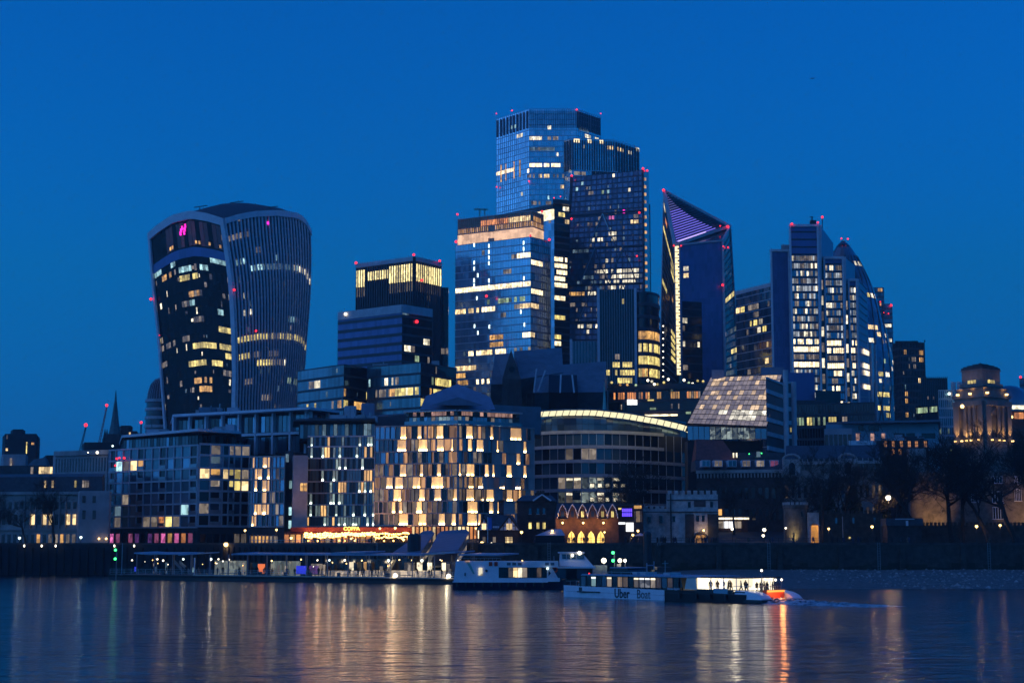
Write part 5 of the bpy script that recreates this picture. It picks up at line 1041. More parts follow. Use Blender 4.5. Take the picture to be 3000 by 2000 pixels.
def curved_office():
    o = thing('curved_canopy_office', 'curved glass office with a glowing cream roof canopy', 'office building', P(1780, 1591, 470))
    ar = [(1545, 478), (1620, 471), (1700, 468), (1780, 469), (1860, 473), (1940, 481), (2000, 490), (2040, 499)]
    def plan(u, y=1350):
        x = 1545+(2040-1545)*u; d = interp(ar, x); return Vector((*XY(x, d, y), 0))
    zt = Zp(1216, 470); zb = GND-1
    def fn(u, v): p = plan(u); return Vector((p.x, p.y, zb+(Zp(1267, 470)-zb)*v))
    f = Face(o, 0, 0, 0, 0, 6, 22, fn)
    pts = [plan(i/20) for i in range(21)]; inn = [(p.x*1.003, p.y+.5) for p in pts]
    part('body', MB().prism(inn+[(pts[-1].x*1.02, pts[-1].y+35), (pts[0].x*1.05, pts[0].y+45)], zb, Zp(1267, 470)), 'dark_wall', o)
    vb = [Zp(y, 470) for y in (1560, 1521, 1478, 1437, 1394, 1352, 1310, 1267)]; vb = [(z-zb)/(Zp(1267, 470)-zb) for z in vb]
    rr = random.Random(4); us = [i/22 for i in range(23)]
    for i, v in enumerate(vb):
        um = 1 if i < 6 else .80
        f.strip(0, um, v-.012, v+.016, .1, .6, 'band_pale', 'floor_band', 18)
    for j in range(len(vb)-1):
        for c in range(22):
            if j == 6 and us[c+1] > .81: continue
            x = 1545+495*(c+.5)/22
            mm = 'glass_dark' if x > 1830 else rr.choice(['glass_blue', 'glass_teal', 'glass_dark', 'glass_blue'])
            if j in (2, 3) and 4 <= c <= 12: mm = rr.choice(['lit_office', 'lit_office', 'glass_teal', 'lit_dim'])
            if j == 5 and c in (5, 7, 8): mm = 'lit_dim'
            f.slab(us[c]+.002, us[c+1]-.002, vb[j]+.018, vb[j+1]-.014, 0, .05, mm, 'window_pane')
            if j in (2, 3) and c in (5, 6, 9, 11): f.slab(us[c]+.004, us[c+1]-.004, vb[j+1]-.04, vb[j+1]-.02, 0, .12, 'lit_white', 'ceiling_light')
            if j in (2, 3) and 7 <= c <= 12 and rr.random() < .8: f.slab(us[c]+.008, us[c]+.03, vb[j]+.03, vb[j]+.06, 0, .1, 'lit_white', 'desk_lamp')
    mb = MB()
    for u in us: p, q, n = f.pos(u, vb[0]), f.pos(u, 1), f.nor(min(max(u, .01), .99), .5); mb.bar(p+n*.25, q+n*.25, .16)
    part('mullion', mb, 'grey_frame', o, 'stuff')
    def g(u, v): p = plan(u*.94); return Vector((p.x*1.006, p.y+2.5, Zp(1267, 470)+(zt-Zp(1267, 470))*v))
    t = Face(o, 0, 0, 0, 0, 2, 26, g)
    for c in range(26):
        for r in range(2): t.slab(c/26+.001, (c+1)/26-.001, r*.5+.01, r*.5+.49, .05, .06, rr.choice(['glass_teal', 'glass_blue', 'glass_teal', 'glass_dusk']), 'gallery_pane')
    tb = [plan(u/20*.94) for u in range(21)]; part('gallery_wall', MB().prism([(p.x*1.007, p.y+3.2) for p in tb]+[(tb[-1].x*1.01, tb[-1].y+30), (tb[0].x*1.05, tb[0].y+40)], Zp(1267, 470), zt), 'dark_wall', o)
    # canopy: a roof plate with glowing soffit panels leaning out
    yy = [(1508, 1222), (1545, 1216), (1600, 1211), (1660, 1208.5), (1738, 1208.5), (1833, 1218.5), (1928, 1235), (2000, 1252), (2022, 1262)]
    def rim(u):
        x = 1508+(2022-1508)*u; y = interp(yy, x); d = interp([(1500, 470), (1545, 468), (1700, 459), (1860, 464), (1940, 472), (2022, 486)], x); return x, y, d
    top, cnt = MB(), 26
    for i in range(cnt):
        (xa, ya, da), (xb, yb, db) = rim(i/cnt), rim((i+1)/cnt); A0, B0 = P(xa, ya+7, da+6), P(xb, yb+7, db+6); A1, B1 = P(xa+5, ya-7, da-1), P(xb+5, yb-7, db-1)
        mids = A0.lerp(B0, .07), A0.lerp(B0, .93), A1.lerp(B1, .93), A1.lerp(B1, .07); off = Vector((0, -.1, -.12))
        part('soffit_light', MB().hexa([p for p in mids], [p+off for p in mids]), 'canopy_light', o)
        top.hexa([A0+Vector((0, .4, .15)), B0+Vector((0, .4, .15)), B1+Vector((0, .05, .05)), A1+Vector((0, .05, .05))], [A0+Vector((0, .4, .7)), B0+Vector((0, .4, .7)), B1+Vector((0, .05, .45)), A1+Vector((0, .05, .45))])
    part('canopy_roof', top, 'lead_roof', o)
mat('band_pale', (0.42, 0.42, 0.46), 0.6, var=0.15, scale=0.4); lit('lit_office', (0.8, 0.95, 0.85), 0.14, var=0.8, cells=(2, 2, 2), deep=.9)
curved_office()

def roofscape():
    # slanted glass hall
    o = thing('sloping_glass_hall', 'sloping glass fronted hall with lit floors beside the curved canopy office', 'office building', P(2150, 1591, 450))
    tl, tr, br, bl = P(2083, 1108, 478), P(2291, 1100, 470), P(2246, 1252, 448), P(2014, 1243, 456)
    b0, b1 = Vector((bl.x, bl.y, GND-1)), Vector((br.x, br.y, GND-1)); k = Vector((2, 26, 0))
    f = Face(o, bl, br, tr, tl, 10, 18); rr = random.Random(2); f.solid((2, 26, 0), 'dark_wall')
    f.glaze('glass_teal', name='roof_glazing')
    f.bands('dark_frame', .06, .42, 10, 'transom'); f.mulls('dark_frame', .05, .40, 18, 'glazing_bar', False)
    warm = {9: (1, 2, 3, 5, 7, 10, 13, 14, 15, 16), 8: (1, 2, 4, 12, 15, 16), 6: (2, 3, 6, 9, 12, 15, 16), 5: (1, 4, 8, 14, 15, 16), 3: (1, 4, 7, 10, 13, 14, 16)}
    for r in range(10):
        for c in range(18):
            mm = 'hall_warm' if c in warm.get(r, ()) else 'hall_white' if (r == 2 and c > 3 and rr.random() < .75) or (r == 1 and 8 < c < 15) else 'hall_dim'
            f.slab((c+.02)/18, (c+.98)/18, (r+.04)/10, (r+.96)/10, 0, .32, mm, 'hall_window')
    w = Face(o, (bl.x, bl.y, Zp(1288, 452)), (br.x, br.y, Zp(1288, 452)), br, bl, 1, 14)
    for c in range(14): w.slab((c+.05)/14, (c+.95)/14, .05, .9, 0, .1, 'lit_office' if 3 < c < 12 else 'glass_teal', 'lower_window')
    part('lower_wall', MB().box(bl.x, br.x, bl.y+.1, bl.y+8, GND, Zp(1288, 452)), 'dark_wall', o)
    (s1,), z = block(o, [(2246, 449, 1250), (2300, 470, 1250)], 1125, 14, rows=12, cols=(4,), name='side_wing', m='dark_frame')
    s1.bands('grey_frame', .3, .4); s1.sprinkle(10, ['lit_green', 'lit_yellow', 'lit_dim'], 1, 7)
    for x, d in ((2301, 452), (2325, 462)): part('service_shaft', MB().tube([Vector((*XY(x, d, 1250), GND)), P(x, 1084 if x == 2301 else 1118, d)], .75, 8), 'grey_frame', o)
    (s2,), _ = block(o, [(2303, 470, 1250), (2333, 474, 1250)], 1120, 14, rows=12, cols=(3,), name='side_wing', m='dark_frame'); s2.bands('grey_frame', .3, .3); s2.sprinkle(16, ['lit_green', 'lit_yellow', 'lit_green'], 2, 9)
    for x0, x1, y0 in ((2229, 2298, 1075), (2085, 2121, 1083)): part('plant_box', MB().prism(footprint([(x0, 476, 1100), (x1, 476, 1100)], 10), Zp(1110, 476), Zp(y0, 476)), 'blue_roof', o)
    # dark offices behind
    o = thing('dark_roofed_office', 'dark office with a row of pale green windows under the white framed tower', 'office building', P(2450, 1591, 560))
    (f,), z = block(o, [(2325, 560, 1250), (2564, 552, 1250)], 1180, 30, fh=4.0, cols=(30,), m='dark_wall', dref=556)
    f.glaze('glass_dark'); f.mulls('dark_frame', .2, .3, 30); f.bands('dark_frame', .2, .25); f.lits([(2332, 2345, 1230, 'lit_green', 1), (2345, 2352, 1228, 'lit_green', .9), (2360, 2380, 1228, 'lit_yellow', 1), (2383, 2400, 1230, 'lit_green', .9), (2404, 2418, 1229, 'lit_green', .8), (2430, 2452, 1229, 'lit_yellow', 1), (2465, 2480, 1227, 'lit_dim', 1)]); f.sprinkle(12, ['lit_dimcool', 'lit_dim'])
    part('roof_box', MB().prism(footprint([(2312, 575, 1130), (2387, 575, 1130)], 14), 30, Zp(1091, 575)), 'panel_navy', o); part('roof_box', MB().prism(footprint([(2390, 570, 1150), (2462, 570, 1150)], 14), 30, Zp(1144, 570)), 'glass_dark', o)
    part('roof_step', MB().prism(footprint([(2330, 566, 1180), (2420, 566, 1180)], 18), 30, Zp(1172, 566)), 'dark_frame', o)
    o = thing('teal_panel_building', 'long pale teal panelled building with orange windows and low roof', 'building', P(2600, 1591, 490))
    (f,), z = block(o, [(2420, 492, 1270), (2750, 486, 1270)], 1240, 24, fh=4.2, cols=(16,), m='teal_panel', dref=488)
    part('roof', MB().prism([XY(2470, 488, 1235), XY(2755, 481, 1235), XY(2755, 515, 1235), XY(2420, 515, 1235)], z, [z+.6, z+.6, z+2.4, z+2.4]), 'lead_roof', o)
    for x in (2483, 2513, 2556, 2588): q = f.uv(x, 1280); f.slab(q[0]-.016, q[0]+.016, q[1]-.03, q[1]+.03, 0, .1, 'lit_peach', 'lit_window')
    for x0, x1, y0, y1 in ((2515, 2530, 1246, 1262), (2545, 2575, 1246, 1263), (2620, 2650, 1268, 1284), (2655, 2680, 1268, 1284), (2700, 2740, 1268, 1284)): a, b2 = f.uv(x0, y1), f.uv(x1, y0); f.slab(a[0], b2[0], a[1], b2[1], 0, .1, 'glass_dark', 'window_pane')
    (f2,), _ = block(o, [(2415, 484, 1280), (2496, 482, 1280)], 1254, 8, fh=4, cols=(6,), m='grey_frame', name='annex')
    for i in range(6): f2.slab((i+.1)/6, (i+.9)/6, .8, .95, 0, .1, 'glass_dark', 'window_pane')
    o = thing('orange_window_brick_building', 'dark brick building with two rows of small orange windows', 'building', P(2640, 1591, 470))
    (f,), z = block(o, [(2568, 470, 1320), (2720, 466, 1320)], 1289, 14, fh=3.2, cols=(14,), m='dark_brick', dref=468)
    for k, (xs, y) in enumerate((((2594, 2617, 2640.6, 2664, 2685, 2711), 1300), ((2616, 2637, 2666), 1323))):
        for x in xs:
            q = f.uv(x, y); w = f.slab(q[0]-.026, q[0]+.026, q[1]-.026, q[1]+.026, 0, .08, 'lit_sash', 'sash_window')
            f.slab(q[0]-.003, q[0]+.003, q[1]-.026, q[1]+.026, 0, .14, 'dark_frame', 'glazing_bar', w); f.slab(q[0]-.026, q[0]+.026, q[1]-.002, q[1]+.002, 0, .14, 'dark_frame', 'glazing_bar', w); f.slab(q[0]-.032, q[0]+.032, q[1]-.034, q[1]-.028, 0, .2, 'pale_stone', 'window_sill', w)
    part('pale_gable', MB().box(*sorted((XY(2668, 464)[0], XY(2717, 464)[0])), 464, 467, GND, Zp(1313, 464)), 'pale_stone', o)
    clutter(o, [(2575, 472, 1290), (2710, 468, 1290)], z, 9, 7, 10, 2.2)
    # gabled stone office group with green roofs
    o = thing('steep_roofed_office', 'large dark office with steep gables and blue green roofs behind the canopy office', 'office building', P(1600, 1591, 570))
    (f,), z = block(o, [(1440, 575, 1150), (1780, 562, 1150)], 1150, 30, fh=3.9, cols=(40,), m='dark_stone', dref=568)
    f.bands('dark_stone', .3, .4); f.mulls('dark_stone', .3, .5, 20, 'pier', False)
    f.lits([(1487, 1500, 1148, 'lit_warm', 1), (1501, 1514, 1148, 'lit_warm', 1), (1533, 1540, 1149, 'lit_dim', 1), (1548, 1556, 1148, 'lit_dim', 1), (1620, 1624, 1177, 'lit_dim', 1), (1674, 1680, 1177, 'lit_dim', 1), (1714, 1718, 1177, 'lit_dim', 1), (1607, 1612, 1178, 'lit_pink', 1)])
    for x0, x1, mm in ((1592, 1605, 'sign_violet'), (1645, 1651, 'sign_blue')): a, b2 = f.uv(x0, 1184), f.uv(x1, 1173); f.slab(a[0], b2[0], a[1], b2[1], 0, .6, mm, 'lit_sign')
    def roof(nm, q, m2='lead_roof'):
        p = [P(*t) for t in q]; back = [Vector((t.x*1.03, t.y+14, max(t.z-10, 20))) for t in p]; part(nm, MB().hexa(p, back) if len(p) == 4 else MB().quad(*p), m2, o)
    roof('roof_slope', [(1437, 1125, 566), (1478, 1125, 566), (1492, 1035, 574), (1450, 1040, 576)]); roof('roof_slope', [(1524, 1110, 563), (1650, 1090, 566), (1646, 1018, 582), (1506, 1028, 578)])
    roof('roof_slope', [(1566, 1150, 556), (1768, 1148, 556), (1776, 1058, 572), (1570, 1074, 570)])
    roof('dark_recess', [(1607, 1149, 552), (1693, 1149, 552), (1690, 1098, 560), (1608, 1098, 560)], 'glass_dark')
    for xa, ya, xb, yb in ((1643, 1097, 1641, 1150), (1676, 1098, 1682, 1150)): part('roof_rib', MB().bar(P(xa, ya, 549), P(xb, yb, 549), .5), 'white_frame', o)
    for xa, ya, xb, yb in ((1572, 1080, 1564, 1150), (1598, 1085, 1576, 1146)): part('roof_rib', MB().bar(P(xa, ya, 553), P(xb, yb, 551), .4), 'grey_frame', o)
    g0, g1, gt, h0, h1 = P(1472, 1108, 560), P(1526, 1110, 560), P(1497, 1024, 564), P(1470, 1200, 560), P(1530, 1200, 560)
    part('gable_tower', MB().hexa([h0, h1, h1+Vector((0, 8, 0)), h0+Vector((0, 8, 0))], [g0, g1, g1+Vector((0, 8, 0)), g0+Vector((0, 8, 0))]).quad(g0, g1, gt).quad(g0, gt, gt+Vector((0, 8, 0)), g0+Vector((0, 8, 0))).quad(gt, g1, g1+Vector((0, 8, 0)), gt+Vector((0, 8, 0))), 'dark_stone', o)
    part('rose_window', MB().tube([P(1500, 1081, 559.6), P(1500, 1081, 560.5)], 1.0, 12), 'glass_dark', o)
    for x in (1486, 1502, 1516): part('gable_pier', MB().bar(P(x, 1112, 559.4), P(x, 1200, 559.4), .5), 'dark_stone', o)
    # roof garden block
    o = thing('roof_garden_office', 'office with an orange lit restaurant floor and a planted roof terrace', 'office building', P(1920, 1591, 580))
    (f,), z = block(o, [(1784, 585, 1180), (2080, 578, 1180)], 1141, 30, fh=3.9, cols=(44,), m='dark_wall', dref=581)
    f.glaze('glass_brown'); f.bands('brown_metal', .2, .3, name='floor_band'); r = int(f.uv(1900, 1151)[1]*f.rows)
    for c in range(2, 44):
        if RND.random() < .62: f.pane(c, r, 'lit_orange' if c < 13 else RND.choice(['lit_orange', 'lit_amber', 'lit_amber', 'lit_dim']))
    f.slab(0, 1, (r+1.05)/f.rows, (r+1.5)/f.rows, 0, 1.0, 'dark_frame', 'terrace_edge')
    for x0, x1, y0, y1, mm, nm in ((1838, 1857, 1170, 1186, 'screen_white', 'lit_screen'), (1858, 1867, 1171, 1186, 'screen_white', 'lit_screen'), (1898, 1916, 1170, 1174, 'lit_yellow', 'lit_sign'), (1890, 1985, 1213, 1219, 'lit_hot', 'strip_light'), (1905, 1922, 1194, 1200, 'lit_green', 'lit_sign'), (2010, 2024, 1206, 1212, 'lit_green', 'lit_sign')): a, b2 = f.uv(x0, y1), f.uv(x1, y0); f.slab(a[0], b2[0], a[1], b2[1], 0, .8, mm, nm)
    f.sprinkle(14, ['lit_green', 'lit_dim', 'lit_dim'], 0, r)
    for i, (x, y, mm) in enumerate(((1792, 1120, 'lit_yellow'), (1815, 1119, 'lit_yellow'), (1817, 1127, 'lit_amber'), (1838, 1127, 'lit_amber'), (1863, 1128, 'lit_green'), (1898, 1114, 'lamp_white'), (1910, 1117, 'lit_white'), (1917, 1125, 'lamp_white'), (1926, 1125, 'lit_yellow'), (1945, 1120, 'lit_yellow'), (1958, 1111, 'lamp_white'), (2004, 1113, 'lamp_white'), (2018, 1121, 'lit_green'), (2029, 1124, 'lamp_white'), (2044, 1115, 'lit_yellow'), (2060, 1117, 'lit_yellow'), (1968, 1143, 'lit_green'))):
        p = P(x, y, 579); l = part('garden_light', MB().ball(tuple(p), .45, 6), mm, o); part('stem', MB().bar((p.x, p.y, z-.5 if y < 1141 else p.z-.6), tuple(p), .12), 'black_steel', l)
    pl = random.Random(6)
    for i in range(46):
        x = 1788+i*6.3; h = pl.uniform(8, 22); p0, p1 = P(x, 1141, 584), P(x+pl.uniform(-3, 3), 1141-h, 584)
        mb = MB()
        for _ in range(40): c = p0.lerp(p1, pl.random()**.8)+Vector((pl.gauss(0, .55), pl.gauss(0, .5), pl.gauss(0, .25))); s2 = pl.uniform(.12, .32); d = Vector((pl.gauss(0, 1), pl.gauss(0, 1), pl.gauss(0, 1))).normalized()*s2; e = d.cross(Vector((pl.random(), pl.random(), 1))).normalized()*s2; mb.quad(c-d, c+e, c+d, c-e)
        sh = single('terrace_shrub', mb, 'evergreen', 'dark shrub in the left third of the planted roof terrace' if i < 15 else 'dark shrub in the middle third of the planted roof terrace' if i < 31 else 'dark shrub in the right third of the planted roof terrace', 'shrub', 'shrubs on the roof terrace'); part('stem', MB().bar(p0-Vector((0, 0, .6)), p1, .1), 'bark', sh)
    clutter(o, [(1800, 592, 1140), (2070, 586, 1140)], z, 8, 8, 20)
    # green copper spire
    c = XY(1771, 515, 1200); o = thing('copper_spire', 'slim green copper church spire behind the canopy office', 'spire', (*c, GND))
    part('tower_shaft', MB().box(c[0]-2.4, c[0]+2.4, 512.6, 517.4, GND, Zp(1240, 515)), 'pale_stone', o)
    part('spire', MB().lathe((c[0], c[1], 0), [(1.6, Zp(1240, 515)), (.66, Zp(1205, 515)), (.06, Zp(1118, 515))], 8), 'copper_green', o); part('finial', MB().bar((c[0], c[1], Zp(1118, 515)), (c[0], c[1], Zp(1112, 515)), .1), 'black_steel', o)
lit('hall_warm', (1.0, .70, .44), .62, var=.35, deep=.4); lit('hall_dim', (.95, .76, .66), .19, var=.35, deep=.4, base=(.15, .16, .18)); lit('hall_white', (1.0, .92, .74), .7, var=.5, deep=.6)
lit('lit_hall', (0.9, 0.95, 0.85), 0.4, var=.7, deep=.8); lit('lit_haze', (0.85, 0.66, 0.70), 0.15, var=.7, base=(.2, .2, .22)); lit('lit_sash', (1.0, 0.42, 0.12), 0.62, var=.5, deep=.3)
roofscape()

mat('warm_stone', (0.22, 0.19, 0.155), 0.85, var=0.35, scale=0.4, bump=0.3, streak=2)
def domed_tower():
    o = thing('domed_stone_tower', 'floodlit stone tower with columns and a stepped square roof', 'tower', P(2870, 1591, 600)); S = 'warm_stone'
    D0 = 592; z0 = 14; z1 = Zp(1160, D0); cn = XY(2883, D0, 1200); l = XY(2797, 604, 1200); r = XY(2957, 602, 1200); bk = (l[0]+r[0]-cn[0], l[1]+r[1]-cn[1])
    part('body', MB().prism([l, cn, r, bk], z0, z1), S, o)
    ctr = Vector(((l[0]+r[0])/2, (l[1]+r[1])/2, 0))
    def ring(k, dz=0): return [tuple((ctr+(Vector((*p, 0))-ctr)*k)[:2]) for p in (l, cn, r, bk)]
    part('cornice', MB().prism(ring(1.09), z1-.2, z1+1.0), S, o); part('attic', MB().prism(ring(.93), z1+1, Zp(1136, D0)), S, o); part('attic_cornice', MB().prism(ring(.99), Zp(1136, D0), Zp(1133, D0)), S, o)
    part('drum', MB().prism(ring(.70), Zp(1133, D0), Zp(1078, D0)), S, o); part('drum_step', MB().prism(ring(.80), Zp(1128, D0), Zp(1118, D0)), S, o); part('drum_cornice', MB().prism(ring(.74), Zp(1080, D0), Zp(1076, D0)), S, o)
    for k, ya, yb in ((.72, 1076, 1070), (.64, 1070, 1066), (.5, 1066, 1062), (.3, 1062, 1058)): part('roof_step', MB().prism(ring(k), Zp(ya, D0), Zp(yb, D0)), 'dark_stone', o)
    part('finial', MB().lathe((ctr.x, ctr.y, 0), [(1, Zp(1058, D0)), (.6, Zp(1055, D0)), (.1, Zp(1053, D0))], 8), 'dark_stone', o)
    La = Face(o, (*l, z0), (*cn, z0), (*cn, z1), (*l, z1), 4, 8); Ra = Face(o, (*cn, z0), (*r, z0), (*r, z1), (*cn, z1), 4, 8)
    for f, cols in ((La, (.42, .58, .74)), (Ra, (.47, .64))):
        zc0, zc1 = .68, .93
        for u in cols:
            a, b2 = f.pos(u, zc0), f.pos(u, zc1); n = f.nor(.5, .5); part('column', MB().lathe((a.x+n.x*1.0, a.y+n.y*1.0, 0), [(.95, a.z), (.8, a.z+.6), (.66, b2.z-.8), (.9, b2.z)], 10), S, o)
        f.slab(0, .2, 0, .96, 0, .9, S, 'corner_pylon'); f.slab(.84, 1.0, 0, .96, 0, .9, S, 'corner_pylon'); f.slab(0, 1, .93, .97, 0, 1.3, S, 'entablature'); f.slab(.2, .84, .0, .68, 0, .6, S, 'plinth')
    Ra.slab(.28, .76, .69, .86, 0, .05, 'dark_stone', 'niche'); p = Ra.pos(.52, .86); n = Ra.nor(.5, .5)  # flat dark slab, the niche's shade put into its colour
    part('niche_arch', MB().tube([p+(Ra.pos(.76, .86)-p)*math.cos(t)+Vector((0, 0, 2.6*math.sin(t)))+n*.2 for t in [math.pi*i/10 for i in range(11)]], .35, 5), S, o)
    La.slab(.22, .38, .70, .90, 0, .05, 'dark_stone', 'niche')  # this niche's shade is a dark slab as well
    for k in (0, 1):
        A, B = (ring(.70)[0], ring(.70)[1]) if k == 0 else (ring(.70)[1], ring(.70)[2]); f = Face(o, (*A, Zp(1133, D0)), (*B, Zp(1133, D0)), (*B, Zp(1078, D0)), (*A, Zp(1078, D0)), 1, 1)
        for i in range(3): f.slab(.3+i*.14, .40+i*.14, .14, .46, 0, .2, 'lit_yellow', 'drum_window')
    for f, us in ((La, (.12, .34, .50, .66, .90)), (Ra, (.10, .38, .56, .90))):
        for u in us:
            p = f.pos(u, .66)+f.nor(.5, .5)*2.0; b3 = part('floodlight', MB().box(p.x-.4, p.x+.4, p.y-.3, p.y+.3, p.z-.3, p.z+.2), 'lamp_warm', o); spot(b3, p+Vector((0, 0, .4)), f.pos(u, .92), 2900, (1, .54, .18), 64)
    for f, us in ((La, (.2, .62)), (Ra, (.04, .8))):
        for u in us:
            p = f.pos(u, 1)+f.nor(.5, .5)*1.2+Vector((0, 0, 1.2)); b3 = part('floodlight', MB().box(p.x-.5, p.x+.5, p.y-.3, p.y+.3, p.z-.3, p.z+.3), 'lamp_warm', o); spot(b3, p+Vector((0, 0, .5)), p-f.nor(.5, .5)*1.5+Vector((0, 0, 4)), 420, (1, .5, .15), 100)
    red_light(o, P(2819, 1190, 594), .9, 'lamp_warm', 'wall_lamp')
    part('podium', MB().prism(ring(1.5), GND, z0), 'dark_stone', o)
domed_tower()

mat('mid_stone', (0.20, 0.185, 0.16), 0.9, var=0.45, scale=0.4, bump=0.3, streak=2)
def terraces():
    # mansard terrace and ornate stone front on the hill
    o = thing('mansard_terrace', 'long grey terrace with white dormer windows above the bare trees', 'terrace', P(2165, 1591, 430))
    (f,), z = block(o, [(2040, 436, 1400), (2296, 430, 1400)], 1376, 14, fh=3.3, cols=(16,), m='dark_brick', dref=433)
    f.slab(0, 1, .96, 1.0, 0, .7, 'pale_stone', 'cornice')
    A, B = f.pos(0, 1), f.pos(1, 1); up = Vector((0, 2.4, Zp(1346, 434)-z))
    part('mansard_roof', MB().hexa([A, B, B+Vector((0, 14, 0)), A+Vector((0, 14, 0))], [A+up, B+up, B+Vector((0, 12, up.z)), A+Vector((0, 12, up.z))]), 'slate', o)
    for i, x in enumerate((2068, 2104, 2145, 2186, 2227, 2268)):
        p = P(x, 1367, 432); d = part('dormer', MB().box(p.x-1.15, p.x+1.15, 431.6, 436, p.z, p.z+1.75), 'white_frame', o)
        part('dormer_window', MB().box(p.x-.95, p.x+.95, 431.5, 431.65, p.z+.15, p.z+1.6), ['glass_teal', 'lit_dim', 'glass_blue', 'lit_white', 'lit_dim', 'lit_pinkdim'][i] if i != 3 else 'lit_dim', d); part('glazing_bar', MB().box(p.x-.05, p.x+.05, 431.4, 431.55, p.z+.1, p.z+1.65), 'white_frame', d)
    for i in range(26): q = (i+.5)/26; f.slab(q-.008, q+.008, .90, .955, 0, .5, 'pale_stone', 'cornice_bracket')
    for r in range(2):
        for i in range(13):
            q = (i+.5)/13; mm = 'lit_amber' if (r, i) in ((1, 1), (1, 3), (1, 2)) else 'glass_dark'
            f.slab(q-.02, q+.02, .70-.27*r-.07, .70-.27*r+.07, 0, .1, mm, 'sash_window')
    rr = thing('red_roof_house', 'dark red tiled roof rising behind the dormer terrace', 'building', P(2090, 1591, 450))
    part('wall', MB().prism(footprint([(2040, 446, 1340), (2150, 446, 1340)], 10), GND, Zp(1346, 446)), 'dark_brick', rr)
    A, B, C, Dp = P(2038, 1347, 445), P(2160, 1347, 445), P(2118, 1290, 452), P(2040, 1286, 452); part('roof', MB().hexa([A, B, B+Vector((0, 10, 0)), A+Vector((0, 10, 0))], [Dp, C, C+Vector((0, 4, 0)), Dp+Vector((0, 4, 0))]), 'red_tile', rr)
    for x in (2149, 2158): part('gable_window', MB().bar(P(x, 1340, 443.5), P(x, 1326, 443.5), .35), 'lit_white', rr)
    sk = thing('terrace_rear_range', 'slate roofed range with small green lights behind the dormer terrace', 'building', P(2220, 1591, 445))
    part('wall', MB().prism(footprint([(2150, 447, 1340), (2300, 445, 1340)], 8), GND, Zp(1325, 446)), 'slate', sk); part('skylight', MB().hexa([P(2216, 1338, 444.2), P(2228, 1338, 444.2), P(2228, 1338, 444.6), P(2216, 1338, 444.6)], [P(2216, 1322, 444.2), P(2228, 1322, 444.2), P(2228, 1322, 444.6), P(2216, 1322, 444.6)]), 'lit_dimcool', sk)
    for x, y in ((2195, 1329), (2231, 1327)): part('green_lamp', MB().ball(tuple(P(x, y, 444)), .16, 6), 'lamp_green', sk)
    o = thing('ornate_stone_terrace', 'ornate pale stone terrace with arched gables and mullioned windows', 'terrace', P(2440, 1591, 425))
    (f,), z = block(o, [(2296, 428, 1400), (2586, 422, 1400)], 1350, 14, fh=3.4, cols=(18,), m='mid_stone', dref=425)
    f.slab(0, 1, .965, 1.0, 0, .6, 'pale_stone', 'cornice')
    for x0, x1 in ((2293, 2345), (2455, 2510)):
        a, b2 = f.uv(x0, 1360)[0], f.uv(x1, 1360)[0]; cx = (a+b2)/2; p = f.pos(min(max(cx, 0), 1), 1)
        g = part('arched_gable', MB().box(p.x-2.2, p.x+2.2, p.y-.6, p.y+1.2, p.z-4.2, p.z+.6).tube([p+Vector((2.2*math.cos(t), -.2, .5+1.3*math.sin(t))) for t in [math.pi*i/8 for i in range(9)]], .35, 5), 'pale_stone', o)
        part('arched_window', MB().prism([(p.x-.8, p.y-.7), (p.x+.8, p.y-.7), (p.x+.8, p.y-.55), (p.x-.8, p.y-.55)], p.z-3.4, p.z-1.0).lathe((p.x, p.y-.6, p.z-1.0), [(.8, 0), (.6, .45), (.1, .75)], 10), 'glass_dark', g)
    for x in (2352, 2440, 2520, 2555):
        for k in range(3): a = f.uv(x+k*9.5, 1364); f.slab(a[0]-.013, a[0]+.013, a[1]-.05, a[1]+.05, 0, .12, 'glass_dark', 'mullioned_window')
    for i in range(18): a = (i+.5)/18; f.slab(a-.006, a+.006, 1.0, 1.03, -.1, .4, 'pale_stone', 'parapet_pier')
    for r in range(3):
        for i in range(16): f.slab((i+.28)/16, (i+.72)/16, .08+r*.25, .22+r*.25, 0, .1, RND.choice(['glass_dark', 'glass_dark', 'lit_faint', 'glass_blue']), 'sash_window')
    part('slate_roof', MB().prism(footprint([(2300, 432, 1340), (2580, 428, 1340)], 10), z, [z+1, z+1, z+5, z+5]), 'slate', o)
    for x, y, w in ((2340, 1312, 36), (2400, 1322, 30)): p = P(x, y, 440); part('roof_block', MB().box(p.x, p.x+w*.09, 440, 446, z, p.z), 'grey_frame' if w == 30 else 'slate', o)
    p = P(2488, 1290, 446); part('pale_screen', MB().box(p.x, p.x+6.5, 446, 447, z, p.z), 'white_frame', o)
terraces()

